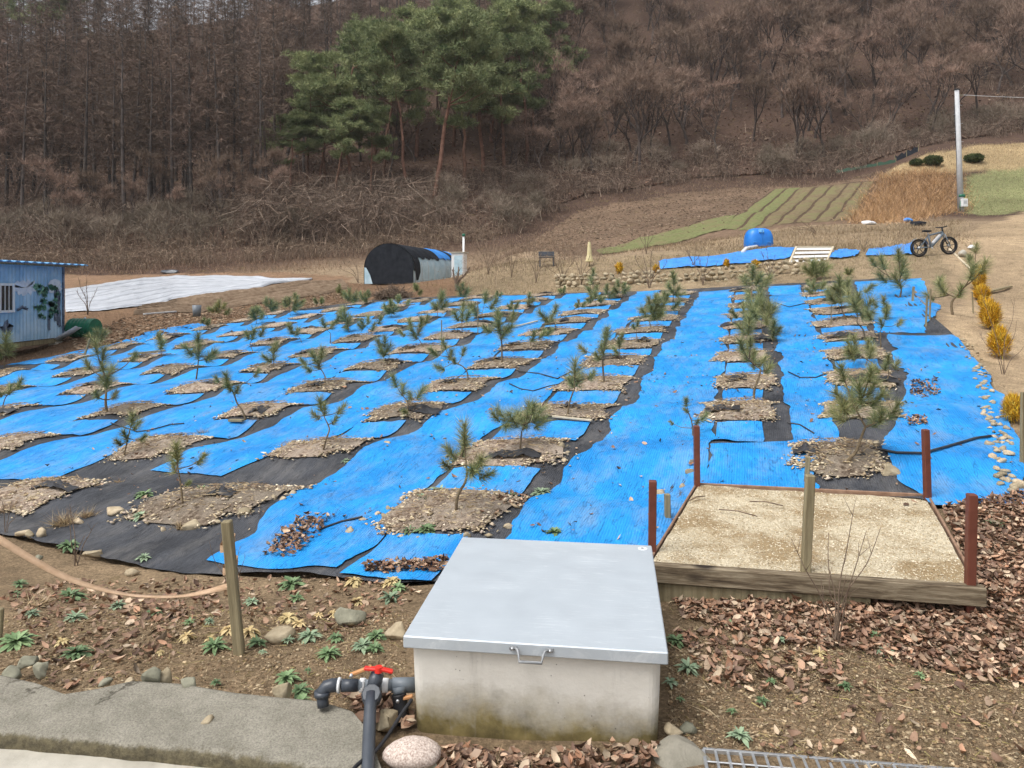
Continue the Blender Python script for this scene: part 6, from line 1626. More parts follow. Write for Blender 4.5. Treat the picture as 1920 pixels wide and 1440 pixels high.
x, y, z = cast(1422, 463); tk = thing('water_tank', 'rounded bright blue plastic water tank on the terrace', 'tank', (x, y, z)); s = y / FPX
w_, h_ = 49 * s / 2, 35 * s; mb = MB(); n = 28
prof = [(1.0, 0), (1.02, .12), (1.0, .45), (.96, .62), (.86, .8), (.7, .92), (.45, .985), (0, 1.0)]
for f, zz in prof:
    for k in range(n):
        a = 2 * math.pi * k / n; ca, sa = math.cos(a), math.sin(a); e_ = .55
        mb.v.append((f * w_ * math.copysign(abs(ca) ** e_, ca), f * .48 * math.copysign(abs(sa) ** e_, sa), zz * h_))
for i in range(len(prof) - 1):
    for k in range(n): mb.f.append((i * n + k, i * n + (k + 1) % n, (i + 1) * n + (k + 1) % n, (i + 1) * n + k))
mb.build('body', M['tank'], tk, True)
MB().cbox((-.02, -.42, h_ * .80), (.22, .10, .16), .01, rx=R(-25)).build('hatch', M['shed_roof'], tk)
for sx in (-.3, .3): MB().cbox((sx, -.485, h_ * .22), (.16, .03, .04), .008).build('lug', M['tarp'], tk)
MB().cbox((0, -.49, h_ * .5), (.04, .02, h_ * .7), .005).build('rib', M['tank'], tk)
pth = smooth_path([at(1418, 466, y - .6), at(1409, 470, y - 1.4), at(1400, 482, y - 2.6), at(1393, 494, y - 3.6)], 5)
tag(MB().tube([(p[0], p[1], max(p[2], gz(p[0], p[1]) + .08)) for p in pth], .075, 10).build('drain_pipe', M['white'], None, True), 'white pipe running down from the blue tank', 'pipe')

q = [at(1480, 493, 26.4), at(1550, 490, 26.4), at(1493, 463, 27.5), at(1562, 463, 27.5)]
po = (q[0] + q[1]) / 2; pl = thing('slatted_frame', 'white slatted frame lying tilted on the terrace', 'frame', tuple(po))
def bar(a, c, w, name, matl, parent, o):
    return MB().tube([a - o, c - o], w, 4).build(name, matl, parent)
for a, c in ((0, 1), (2, 3), (0, 2), (1, 3)): bar(q[a], q[c], .045, 'frame_bar', M['plank'], pl, po)
for i in range(4):
    t = (i + .5) / 4; a = q[0] * (1 - t) + q[2] * t; c = q[1] * (1 - t) + q[3] * t; nrm = (q[1] - q[0]).cross(q[2] - q[0]).normalized(); up = (q[2] - q[0]).normalized() * .085
    MB().add([a - up - po, c - up - po, c + up - po, a + up - po] + [v - nrm * .02 for v in (a - up - po, c - up - po, c + up - po, a + up - po)], [(0, 1, 2, 3), (7, 6, 5, 4), (0, 4, 5, 1), (1, 5, 6, 2), (2, 6, 7, 3), (3, 7, 4, 0)]).build('slat', M['white'], pl)

# ------------------------------------------------------------------ bicycle
bx, by, bz = cast(1723, 482); bx2 = bx + 1.07
bike = thing('electric_bicycle', 'grey electric bicycle with fat black tyres parked on the terrace', 'bicycle', (bx, by, bz), R(4))
def torus(mb, c, R_, r_, n=36, m_=10):
    for i in range(n):
        a = 2 * math.pi * i / n
        for j in range(m_):
            b_ = 2 * math.pi * j / m_; rr = R_ + r_ * math.cos(b_)
            mb.v.append((c[0] + rr * math.cos(a), c[1] + r_ * math.sin(b_), c[2] + rr * math.sin(a)))
    o_ = len(mb.v) - n * m_
    for i in range(n):
        for j in range(m_): mb.f.append((o_ + i * m_ + j, o_ + ((i + 1) % n) * m_ + j, o_ + ((i + 1) % n) * m_ + (j + 1) % m_, o_ + i * m_ + (j + 1) % m_))
WR = .31
for wx, zz in ((0, WR), (1.07, WR + .09)):
    t = MB(); torus(t, (0, 0, 0), WR - .036, .036); wo2 = t.build('wheel', M['tyre'], bike, True, (wx, 0, zz))
    t = MB(); torus(t, (0, 0, 0), WR - .095, .016, 30, 6); t.build('rim', M['shade_black'], wo2, True)
    for k in range(6): a = k * math.pi / 3 + .2; MB().tube([(.03 * math.cos(a), 0, .03 * math.sin(a)), ((WR - .1) * math.cos(a), 0, (WR - .1) * math.sin(a))], [.013, .009], 6).build('spoke', M['shade_black'], wo2, True)
    MB().lathe([(0, -.06), (.05, -.05), (.05, .05), (0, .06)], 12, axis='Y').build('hub', M['steel'], wo2, True)
fr = MB(); bb_ = (.42, 0, .34); hd = (.86, 0, .82); st_ = (.34, 0, .74)
for a, c, r_ in (((bb_), hd, .055), (st_, (.84, 0, .86), .03), (bb_, st_, .03), ((0, .06, WR), bb_, .018), ((0, -.06, WR), bb_, .018), ((0, .06, WR), st_, .016), ((0, -.06, WR), st_, .016)): fr.tube([a, c], r_, 8)
fr.build('frame', M['bike_paint'], bike, True)
MB().cbox((.62, 0, .61), (.42, .09, .10), .02, ry=R(-47)).build('battery', M['pole_concrete'], bike)
MB().tube([hd, (.82, 0, 1.0)], .026, 8).build('stem', M['shade_black'], bike, True)
MB().tube([(.80, -.3, 1.04), (.82, -.1, 1.02), (.82, .1, 1.02), (.80, .3, 1.04)], .018, 8).build('handlebar', M['shade_black'], bike, True)
fk = MB(); [fk.tube([(.88, sy, .78), (1.07, sy, WR + .09)], .02, 8) for sy in (-.06, .06)]; fk.build('fork', M['bike_paint'], bike, True)
MB().tube([st_, (.31, 0, .86)], .018, 8).build('seat_post', M['steel'], bike, True)
MB().cbox((.28, 0, .89), (.28, .15, .06), .025).build('saddle', M['shade_black'], bike)
fd = MB()
for i in range(9):
    a = R(20 + i * 16); fd.v += [((WR + .03) * math.cos(a), -.05, WR + (WR + .03) * math.sin(a)), ((WR + .03) * math.cos(a), .05, WR + (WR + .03) * math.sin(a))]
    if i: fd.f.append((2 * i - 2, 2 * i - 1, 2 * i + 1, 2 * i))
fd.build('mudguard', M['bike_paint'], bike, True)
MB().tube([(.42, -.12, .28), (.42, -.05, .34), (.42, .05, .34), (.42, .12, .42)], .016, 6).build('crank', M['steel'], bike, True)
MB().tube([(.30, .08, .25), (.22, .22, 0)], .012, 6).build('kickstand', M['steel'], bike, True)

# ------------------------------------------------------------------ utility pole, wire, fence nets
ux, uy, uz = cast(1802, 397); s = uy / FPX; ph_ = 228 * s
pole = thing('utility_pole', 'tall pale concrete utility pole with a meter box at its foot', 'utility pole', (ux, uy, uz))
MB().tube([(0, 0, -.5), (-8 * s, 0, ph_)], [.19, .125], 16).build('shaft', M['pole_concrete'], pole, True)
for i in range(8): t = .35 + i * .075; MB().tube([(-8 * s * t, 0, ph_ * t), (-8 * s * t + (.28 if i % 2 else -.28), -.05, ph_ * t)], .012, 5).build('step_bolt', M['steel'], pole)
mbx = MB().cbox((.05, -.24, 16 * s), (.36, .2, .5), .02).build('meter_box', M['white'], pole); MB().cbox((.06, -.345, 17 * s), (.2, .01, .2), .002).build('box_door', M['pole_concrete'], mbx)
MB().tube([(0, -.02, 27 * s), (0, -.02, 32 * s)], .21, 16).build('green_band', M['green_plastic'], pole, True)
MB().tube([(-.12, -.16, 20 * s), (-.15, -.14, 8 * s), (-.12, -.12, 0)], .03, 6).build('cable_duct', M['green_plastic'], pole, True)
MB().tube([(-.2, 0, 40 * s), (-8 * s - .16, 0, ph_ * .9)], .02, 6).build('cable', M['hose'], pole, True)
MB().cbox((-8 * s, 0, ph_ + .03), (.28, .28, .08), .02).build('cap', M['hose'], pole); MB().tube([(-8 * s + .1, 0, ph_ - .35), (-8 * s + .38, 0, ph_ - .3)], .03, 6).build('insulator', M['grey_stone'], pole, True)
a = Vector((ux - 8 * s + .38, uy, uz + ph_ - .3)); c = Vector((ux + 22, uy + 3, uz + ph_ + .9)); wp_ = [a.lerp(c, t) + Vector((0, 0, -1.6 * t * (1 - t))) for t in np.linspace(0, 1, 20)]
tag(MB().tube(wp_, .018, 5).build('overhead_wire', M['pole_concrete'], None, True), 'thin overhead wire leading right from the pole top', 'wire')
def fence_net(A, hpx, matl, label, name='net_fence'):
    P = [Vector(cast(*p)) for p in A]; s = P[0].y / FPX; o = P[0].copy(); root = thing(name, label, 'fence', tuple(o)); pth = smooth_path(P, 6); mb = MB()
    for i, p in enumerate(pth):
        p = Vector(p) - o; p.z = gz(p.x + o.x, p.y + o.y) - o.z; mb.v += [tuple(p), tuple(p + Vector((0, .1 + .04 * math.sin(i * 1.3), hpx * s * (.8 + .2 * math.sin(i * 2.1)))))]
        if i: mb.f.append((2 * i - 2, 2 * i, 2 * i + 1, 2 * i - 1))
    mb.build('net', matl, root, True)
    for p in P: p2 = p - o; MB().tube([p2, p2 + Vector((0, .02, hpx * s * 1.1))], .03, 6).build('post', M['grey_wood'], root)
fence_net([(1678, 303), (1700, 294), (1722, 284)], 12, M['shade_black'], 'black net fence at the wood edge left of the round shrubs')
fence_net([(1567, 324), (1605, 318), (1645, 311), (1680, 304)], 7, M['green_net'], 'low green net along the wood edge')

# ------------------------------------------------------------------ clipped shrubs and golden thujas
def leaf_blob(n, rx, ry, rz, seed, L_, hw, up=.5, cone=0):
    r = np.random.default_rng(seed); d = r.normal(size=(n, 3)); d /= np.linalg.norm(d, axis=1)[:, None]
    rad = .55 + .5 * r.random(n) + .14 * fbm(d[:, 0] * 3 + seed, d[:, 1] * 3 + d[:, 2] * 2, seed, 2)
    P = d * rad[:, None]
    if cone: k = 1 - cone * (P[:, 2] * .5 + .5); P[:, 0] *= k; P[:, 1] *= k
    P = P * np.array([rx, ry, rz]); D = d * .7 + r.normal(size=(n, 3)) * .45; D[:, 2] += up; D /= np.linalg.norm(D, axis=1)[:, None]
    return sliver_soup(P, D * (L_ * (.6 + .8 * r.random(n)))[:, None], np.full(n, hw), seed)
def bush(px_, py_, wpx, hpx, matl, name, label, cat, group, n, L_, hw, up, cone, seed):
    x, y, z = cast(px_, py_); s = y / FPX; rx, rz = wpx * s / 2 * .9, hpx * s / 2 * .9
    root = thing(name, label, cat, (x, y, z), 0, group)
    MB().tube([(0, 0, -.05), (0, 0, rz * 1.2)], [max(.02, rx * .12), .015], 6).build('trunk', M['bark'], root, True)
    if name == 'clipped_shrub':
        for k in range(4): MB().tube([(0, 0, .05), (rx * .5 * math.cos(k * 1.6), rx * .5 * math.sin(k * 1.6), rz)], [.04, .02], 5).build('limb', M['bark'], root, True)
    V, F = leaf_blob(n, rx, rx, rz, seed, L_ * s, hw * s, up, cone); V = V + np.array([0, 0, rz * 1.12])
    link('crown', np_mesh('crown', V, F, mats=[M['blades']], col=pal(n, 3, matl, seed, .3)), root)
for i, (px_, py_, w, h_, lab) in enumerate([(1718, 311, 23, 13, 'small round clipped dark shrub, leftmost of three on the slope'), (1749, 311, 36, 20, 'largest clipped dark shrub, middle of three on the slope'), (1826, 305, 36, 17, 'flat clipped dark shrub right of the utility pole')]):
    bush(px_, py_, w, h_, [(.025, .042, .016), (.06, .08, .03), (.10, .115, .045)], 'clipped_shrub', lab, 'shrub', 'clipped round shrubs on the slope', 2600, 2.6, .9, .2, 0, 40 + i)
TH = [(1835, 545, 22, 42, 'golden thuja, farthest of the row along the right path'), (1841, 563, 26, 24, 'low golden thuja, second farthest of the row at right'), (1857, 618, 42, 56, 'large golden thuja, third nearest along the right path'), (1841, 578, 18, 22, 'small golden thuja squeezed between larger ones at right'), (1874, 672, 48, 60, 'pointed golden thuja, second nearest at right border'), (1901, 793, 50, 54, 'round golden thuja, nearest at the right border'),
      (1161, 513, 17, 20, 'small golden shrub on the terrace near the parasol'), (1230, 511, 11, 13, 'tiny golden shrub at the left end of the blue tarp'), (1362, 501, 10, 14, 'tiny golden shrub in front of the long blue tarp'), (1416, 503, 18, 15, 'low golden shrub below the blue tank')]
for i, (px_, py_, w, h_, lab) in enumerate(TH):
    bush(px_, py_, w, h_, [(.66, .36, .02), (.78, .50, .05), (.50, .25, .015), (.30, .17, .02), (.80, .58, .10)], 'golden_thuja', lab, 'shrub', 'golden shrubs', 2200 if w > 20 else 500, 9.5 if w > 20 else 5, .75, 1.0, .3, 60 + i)

# ------------------------------------------------------------------ bare shrubs, logs and odds and ends
BS = [(1218, 540, [(1190, 480), (1205, 465), (1220, 470), (1240, 478), (1250, 490), (1180, 500)], 'bare multi stemmed shrub in front of the stone wall'),
      (1445, 528, [(1425, 470), (1440, 465), (1455, 478), (1470, 490), (1430, 495)], 'bare shrub in front of the wall below the blue tank'),
      (1318, 535, [(1290, 470), (1310, 480), (1330, 475), (1345, 490)], 'bare shrub left of the white drain pipe'),
      (1055, 535, [(1030, 470), (1045, 460), (1060, 465), (1080, 475), (1015, 490)], 'grey twiggy shrub at the left end of the stone wall'),
      (1005, 530, [(985, 470), (1000, 455), (1015, 460), (1025, 480)], 'grey twiggy shrub on the bank left of the wall'),
      (1090, 535, [(1075, 470), (1090, 475), (1105, 480), (1115, 490)], 'grey twiggy shrub beneath the parasol'),
      (960, 520, [(945, 455), (960, 445), (975, 460)], 'thin bare sapling behind the field centre'),
      (1212, 476, [(1208, 430), (1216, 436), (1225, 440), (1200, 440)], 'pale bare small tree at the edge of the green crop'),
      (915, 515, [(890, 445), (905, 430), (925, 440), (940, 455)], 'bare shrub right of the white cabinet'),
      (992, 478, [(985, 440), (995, 436), (1005, 445)], 'small bare sapling on the brown slope'),
      (745, 528, [(735, 480), (745, 475), (755, 482), (762, 495), (728, 495)], 'pale bare sapling before the black greenhouse front'),
      (708, 530, [(695, 495), (705, 488), (718, 495)], 'reddish bare sapling before the black greenhouse front'),
      (672, 530, [(640, 480), (655, 470), (668, 490), (630, 495)], 'gnarled bare fruit tree left of the greenhouse'),
      (165, 590, [(155, 520), (165, 515), (180, 540), (140, 545)], 'thin bare stems beside the white mulch film'),
      (855, 545, [(850, 505), (860, 500), (880, 500)], 'cut stump with one side branch right of greenhouse'),
      (1300, 500, [(1290, 470), (1305, 465), (1312, 478)], 'low bare bush on the terrace edge'),
      (1530, 440, [(1500, 415), (1490, 420), (1480, 425), (1515, 418)], 'fallen dead branch on the bank right of the tank'),
      (1800, 400, [(1780, 425), (1812, 392), (1815, 396)], 'dead branch leaning at the foot of the pole'),
      (1620, 472, [(1610, 445), (1625, 448), (1635, 455)], 'small bare shrub between tarp pieces')]
for px_, py_, tips, lab in BS: bare_shrub(px_, py_, tips, lab, .014 if 'stump' not in lab else .07, None, M['twig'], 'bare_shrub', 12)
def log(a, c, r_, label, matl=M['plank'], name='plank', lift=.06):
    A, B = Vector(cast(*a)), Vector(cast(*c)); A.z += lift; B.z += lift; mid_ = (A + B) / 2; dv = B - A
    o = MB().cbox((0, 0, 0), (dv.length, r_ * 2, r_), r_ * .1).build(name, matl, None, False, tuple(mid_), (0, -math.atan2(dv.z, math.hypot(dv.x, dv.y)), math.atan2(dv.y, dv.x)))
    return tag(o, label, 'plank' if name == 'plank' else name.replace('_', ' '))
log((1036, 789), (1110, 797), .022, 'pale plank lying across a pit right of the bushy sapling')
log((430, 797), (456, 797), .035, 'grey wooden block lying in a pit at left', M['grey_wood'], 'wood_block', .07)
log((960, 618), (1008, 606), .03, 'pale pole lying on the blue strip mid field')
log((1780, 470), (1820, 508), .035, 'pale pole leaning right of the bicycle')
log((1850, 552), (1895, 541), .05, 'grey log lying on the path beside the thujas', M['grey_wood'], 'log')
log((345, 650), (420, 645), .04, 'brown plank at the far left of the field', M['grey_wood'])
log((240, 668), (310, 661), .04, 'old board along the left field edge', M['grey_wood'])
log((270, 592), (330, 587), .05, 'grey board at the end of the soil ridges', M['pole_concrete'])
for i, (px_, py_, w) in enumerate([(1630, 421, 26), (1700, 417, 20)]):
    x, y, z = cast(px_, py_); V, F = rock_verts(2, 770 + i, w * y / FPX / 2, .3, .14, .4, 2)
    tag(link('bundled_sheet', np_mesh('bundled_sheet', V, F, smooth=True, mats=[M['white_film'] if i == 0 else M['tarp']]), None, (x, y, z + .1)), ['crumpled white film bundle at the edge of the reeds', 'crumpled blue tarp bundle below the reeds'][i], 'bundle')
x, y, z = cast(1724, 424); V, F = rock_verts(2, 779, .45, .3, .2, .4, 2)
tag(link('bundled_sheet', np_mesh('bundled_sheet', V, F, smooth=True, mats=[M['shade_black']]), None, (x, y, z + .1)), 'crumpled black sheet bundle below the reeds', 'bundle')
x, y, z = cast(318, 512); V, F = rock_verts(2, 781, .6, .3, .14, .4, 2)
tag(link('bundled_sheet', np_mesh('bundled_sheet', V, F, smooth=True, mats=[M['pvc_dark']]), None, (x, y, z + .08)), 'dark bundle at the top of the white mulch film', 'bundle')
x, y, z = cast(1025, 500); o = thing('garden_bench', 'dark bench on the bank behind the netted field', 'bench', (x, y, z))
MB().cbox((0, 0, .42), (.7, .35, .05), .01).build('seat', M['pvc_dark'], o); MB().cbox((0, .2, .58), (.7, .05, .2), .01, rx=R(-10)).build('backrest', M['pvc_dark'], o)
for sx in (-.3, .3): MB().cbox((sx, 0, .2), (.06, .3, .4), .005).build('leg', M['pvc_dark'], o)
for i, (px_, py_, w, h_) in enumerate([(1803, 482, 18, 16), (1822, 468, 18, 10)]):
    x, y, z = cast(px_, py_); s = y / FPX; V, F = rock_verts(2, 790 + i, w * s / 2, w * s / 2.6, h_ * s / 2, .2, 4)
    tag(link('stone', np_mesh('stone', V, F, mats=[M['pave'] if i == 0 else M['white_film']]), None, (x, y, z + h_ * s * .4)), ['pale boulder right of the bicycle', 'white wrapped bundle beside the pale boulder'][i], 'stone' if i == 0 else 'bundle')
# ------------------------------------------------------------------ the wooded hill
M['larch_bark'] = mat('larch bark', (.055, .046, .042), (.15, .13, .117), 2, .95, .1, bump=0, vary=.35)
M['larch_twig'] = mat('larch twigs', (.105, .076, .060), (.265, .195, .153), 1.2, .95, .05, bump=0, vary=.35)
M['oak_bark'] = mat('dark bark', (.045, .036, .032), (.13, .105, .092), 2, .95, .1, bump=0, vary=.3)
M['oak_twig'] = mat('bare oak twigs', (.150, .103, .078), (.355, .257, .197), 1.0, .95, .05, bump=0, vary=.3)
M['pine_bark'] = mat('red pine bark', (.13, .070, .050), (.27, .155, .11), 3, .9, .1, bump=0, vary=.2)
M['pine_green'] = mat('pine foliage', (.090, .130, .052), (.32, .345, .165), .9, .75, .2, bump=0, vary=.25, lo=.35, hi=.65)
M['shrub_twig'] = mat('pale shrub twigs', (.16, .125, .095), (.38, .315, .245), 1.0, .95, .05, bump=0, vary=.35)
M['thicket'] = mat('thicket stems', (.11, .078, .058), (.31, .235, .17), .35, .95, .1, bump=0)
M['thicket2'] = mat('pale thicket stems', (.19, .145, .10), (.40, .32, .22), .4, .95, .1, bump=0)

def bare_tree(seed, H, fork=.3, depth=4, spread=.55, up=.25, kids=3, twigs=11, tww=.024):
    rg = random.Random(seed); seg = []; tw = []
    def grow(p, d, L_, r_, lev_):
        n = 3 if lev_ < 2 else 2; q = p
        for i in range(n):
            d = (d + Vector((rg.gauss(0, .12), rg.gauss(0, .12), rg.gauss(0, .06) + up * .1))).normalized()
            q2 = q + d * L_ / n; seg.append((q, q2, r_ * (1 - .25 * i / n), r_ * (1 - .25 * (i + 1) / n), 5 if lev_ == 0 else 3)); q = q2
            if lev_ >= 2:
                for k in range(3):
                    e = (d + Vector((rg.gauss(0, .7), rg.gauss(0, .7), rg.gauss(.1, .5)))).normalized(); tw.append((q, q + e * L_ * rg.uniform(.4, .9), tww, 0, 1))
        if lev_ >= depth:
            for k in range(twigs):
                e = (d + Vector((rg.gauss(0, .65), rg.gauss(0, .65), rg.gauss(.15, .5)))).normalized(); p1 = q + e * L_ * rg.uniform(.5, 1.4); tw.append((q, p1, tww, 0, 1)); g_ = (e + Vector((rg.gauss(0, .6), rg.gauss(0, .6), rg.gauss(.1, .5)))).normalized(); p2 = q.lerp(p1, rg.uniform(.3, .8)); tw.append((p2, p2 + g_ * L_ * rg.uniform(.3, .8), tww * .8, 0, 1))
            return
        for k in range(kids):
            a = k * 6.283 / kids + rg.uniform(-.6, .6); t = d.orthogonal().normalized(); b_ = d.cross(t); e = t * math.cos(a) + b_ * math.sin(a)
            grow(q, (d * (1 - spread * .5) + e * spread * rg.uniform(.6, 1.3) + Vector((0, 0, up))).normalized(), L_ * rg.uniform(.62, .86), r_ * .6, lev_ + 1)
    grow(Vector((0, 0, -.4)), Vector((rg.gauss(0, .08), rg.gauss(0, .08), 1)).normalized(), H * fork, H * .013 + .03, 0)
    return seg, tw
def larch(seed, H):
    rg = random.Random(seed); seg = []; tw = []; n = 10; pts = []; bend = Vector((rg.gauss(0, .02), rg.gauss(0, .02), 0))
    for i in range(n + 1): t = i / n; pts.append(Vector((bend.x * H * t * t, bend.y * H * t * t, -.4 + H * t)))
    for i in range(n): seg.append((pts[i], pts[i + 1], .17 * (1 - i / n) + .02, .17 * (1 - (i + 1) / n) + .02, 5))
    z = H * rg.uniform(.14, .24)
    while z < H * .985:
        t = z / H; L_ = (.35 + 2.7 * (1 - t) ** .75) * rg.uniform(.6, 1.15) * (1 if t > .35 else .8); c = Vector((bend.x * H * t * t, bend.y * H * t * t, z)); a = rg.uniform(0, 6.283)
        dv = Vector((math.cos(a), math.sin(a), rg.uniform(-.12, .3))).normalized(); e = c + dv * L_ + Vector((0, 0, .12 * L_)); seg.append((c, e, .022, .008, 3))
        dens = 6 if t < .3 else 17
        for k in range(int(dens * L_) + 3):
            f = rg.uniform(.15, 1); p = c.lerp(e, f); o = Vector((rg.gauss(0, .5), rg.gauss(0, .5), rg.gauss(-.1, .5))) + dv * .5; tw.append((p, p + o.normalized() * rg.uniform(.35, 1.0), .024, 0, 1))
        z += H * rg.uniform(.006, .016)
    return seg, tw
def red_pine(seed, H, lean):
    rg = random.Random(seed); seg = []; pts = [Vector((0, 0, -.5))]; n = 9
    for i in range(1, n + 1): t = i / n; pts.append(Vector((lean[0] * H * t * t + rg.gauss(0, .006) * H, lean[1] * H * t + rg.gauss(0, .006) * H, H * .86 * t)))
    for i in range(n): seg.append((pts[i], pts[i + 1], .2 * (1 - .75 * i / n), .2 * (1 - .75 * (i + 1) / n), 6))
    cl = []
    for k in range(rg.randint(13, 17)):
        t = rg.uniform(.42, 1.0); i = min(n - 1, int(t * n)); c = pts[i].lerp(pts[i + 1], t * n - i); a = rg.uniform(0, 6.283); L_ = H * (.10 + .24 * (1.05 - t)) * rg.uniform(.7, 1.25)
        e = c + Vector((math.cos(a) * L_, math.sin(a) * L_, L_ * rg.uniform(.05, .55))); m_ = c.lerp(e, .5) + Vector((0, 0, -.08 * L_)); seg += [(c, m_, .06, .045, 4), (m_, e, .045, .02, 4)]
        for f in (.45, .6, .72, .84, .95, 1.05):
            p = c.lerp(e, f); cl.append((p + Vector((rg.gauss(0, .45), rg.gauss(0, .45), rg.uniform(.0, .4))), rg.uniform(.4, .85)))
            q = p + Vector((rg.gauss(0, .95), rg.gauss(0, .95), rg.uniform(-.1, .5))); cl.append((q, rg.uniform(.3, .65)))
    for k in range(6): cl.append((pts[-1] + Vector((rg.gauss(0, .7), rg.gauss(0, .7), rg.uniform(-.2, .9))), rg.uniform(.7, 1.1)))
    r = np.random.default_rng(seed)
    P = []; D = []
    for c, s in cl:
        m_ = int(200 * s * s + 40); d = r.normal(size=(m_, 3)); d /= np.linalg.norm(d, axis=1)[:, None]; q = d * (r.random(m_) ** .35)[:, None] * np.array([s, s, s * .42]) + np.array(c)
        P.append(q); e = d * .6 + r.normal(size=(m_, 3)) * .45; e[:, 2] += .55; e /= np.linalg.norm(e, axis=1)[:, None]; D.append(e * (.24 + .26 * r.random(m_))[:, None])
    P = np.vstack(P); D = np.vstack(D); V, F = sliver_soup(P, D, np.full(len(P), .032), seed)
    return seg, V, F
def tree_proto(kind, seed):
    if kind == 'pine':
        H = random.Random(seed).uniform(14, 17); seg, V, F = red_pine(seed, H, (random.Random(seed + 1).uniform(-.12, .12), random.Random(seed + 2).uniform(-.05, .05)))
        tv, tf = bias_tube_arrays(seg); return H, np_mesh('trunk', tv, tf, mats=[M['pine_bark']]), np_mesh('crown', V, F, mats=[M['pine_green']])
    rg = random.Random(seed)
    if kind == 'larch': H = rg.uniform(16, 19); seg, tw = larch(seed, H); mt = (M['larch_bark'], M['larch_twig'])
    elif kind == 'shrub':
        H = 3.2; seg = []; tw = []
        for k in range(rg.randint(4, 7)):
            s2, t2 = bare_tree(seed * 31 + k, H, .30, 2, .6, .3, 3, 7, .012); o_ = Vector((rg.gauss(0, .35), rg.gauss(0, .35), 0)); ln = Matrix.Rotation(rg.uniform(-.5, .5), 3, 'X') @ Matrix.Rotation(rg.uniform(-.5, .5), 3, 'Y')
            seg += [(ln @ a + o_, ln @ c + o_, r0 * .5, r1 * .5, n_) for a, c, r0, r1, n_ in s2]; tw += [(ln @ a + o_, ln @ c + o_, r0, r1, n_) for a, c, r0, r1, n_ in t2]
        mt = (M['shrub_twig'], M['shrub_twig'])
    else: H = 10.5; seg, tw = bare_tree(seed, H, rg.uniform(.24, .34), 4, rg.uniform(.32, .6), rg.uniform(.3, .5), 3, 12, .020); mt = (M['oak_bark'], M['oak_twig'])
    tv, tf = bias_tube_arrays(seg); V, F = bias_tube_arrays(tw); return H, np_mesh('trunk', tv, tf, mats=[mt[0]]), np_mesh('crown', V, F, mats=[mt[1]])
PROTO = {'larch': [tree_proto('larch', 10 + i) for i in range(6)], 'oak': [tree_proto('oak', 30 + i) for i in range(8)], 'pine': [tree_proto('pine', 50 + i) for i in range(7)], 'shrub': [tree_proto('shrub', 80 + i) for i in range(6)]}
def put_tree(kind, x, y, H, label, group, name, which=None):
    h0, tm, cm_ = PROTO[kind][which % len(PROTO[kind])] if which is not None else random.choice(PROTO[kind])
    root = thing(name, label, 'tree', (x, y, gz(x, y)), random.uniform(0, 6.283), group); k = H / h0; root.scale = (k * random.uniform(.9, 1.12), k * random.uniform(.9, 1.12), k)
    root.rotation_euler = (random.gauss(0, .035), random.gauss(0, .035), root.rotation_euler[2])
    link('trunk', tm, root); link('crown', cm_, root)
    return root
def spot(pxr, dr): d = random.uniform(*dr); p = random.uniform(*pxr); return (p - 960) / FPX * d, d
def scatter(kind, n, pxr, dr, hr, label, group, name, gap=1.6):
    pts = []; tries = 0
    while len(pts) < n and tries < 6000:
        tries += 1; x, y = spot(pxr, dr)
        if all((x - a) ** 2 + (y - c) ** 2 > gap * gap for a, c in pts): pts.append((x, y))
    for x, y in pts: put_tree(kind, x, y, random.uniform(*hr), label, group, name)
def ranked(kind, n, pxr, dr, hr, fmt, group, name, gap):
    """trees one can count off from the left"""
    pts = []; tries = 0
    while len(pts) < n and tries < 6000:
        tries += 1; x, y = spot(pxr, dr)
        if all((x - a) ** 2 + (y - c) ** 2 > gap * gap for a, c in pts): pts.append((x, y))
    pts.sort(key=lambda p: p[0] / p[1])
    for i, (x, y) in enumerate(pts): put_tree(kind, x, y, random.uniform(*hr), fmt % ORD[i], group, name)
ranked('larch', 24, (-60, 540), (62, 68), (15, 19), 'tall bare larch in the front row of the left wood, %s from the left', 'front row larches of the left wood', 'larch_tree', 1.8)
scatter('larch', 165, (-160, 570), (69, 134), (14, 19), 'tall leafless larch deep in the dark wood on the left', 'bare larches in the left wood', 'larch_tree', 1.9)
scatter('oak', 34, (-140, 560), (70, 110), (9, 14), 'bare forked tree standing among the larches on the left', 'forked trees among the larches', 'bare_tree', 2.2)
scatter('larch', 70, (420, 1010), (98, 145), (14, 18), 'tall bare larch on the hill behind the green pines', 'bare larches behind the pines', 'larch_tree', 2.0)
ranked('oak', 18, (1010, 1930), (77, 84), (7, 11), 'bare grey brown tree at the front of the right hillside wood, %s from the left', 'front trees of the right hillside', 'bare_tree', 2.4)
scatter('oak', 185, (960, 2060), (84, 150), (8, 12.5), 'bare grey brown tree on the wooded hillside at right', 'bare trees on the right hillside', 'bare_tree', 2.1)
ranked('oak', 26, (600, 1150), (72, 96), (5.5, 8.5), 'bare young tree beneath the green pines, %s from the left', 'bare trees beneath the pines', 'bare_tree', 2.4)
ranked('oak', 12, (60, 520), (56, 62), (4, 6.5), 'small pale bare tree at the foot of the larch wood, %s from the left', 'small bare trees at the wood edge', 'bare_tree', 2.5)
ranked('shrub', 34, (-60, 640), (53.5, 61), (2.2, 4.2), 'pale bare bush at the foot of the left wood, %s from the left', 'bare bushes at the wood edge', 'bare_bush', 1.7)
ranked('shrub', 30, (640, 1010), (56, 68), (1.6, 3.4), 'bare bush below the pines, %s from the left', 'bare bushes below the pines', 'bare_bush', 1.7)
ranked('shrub', 33, (1020, 1960), (73, 80), (2.0, 4.0), 'bare bush along the upper edge of the plots, %s from the left', 'bare bushes above the plots', 'bare_bush', 1.8)
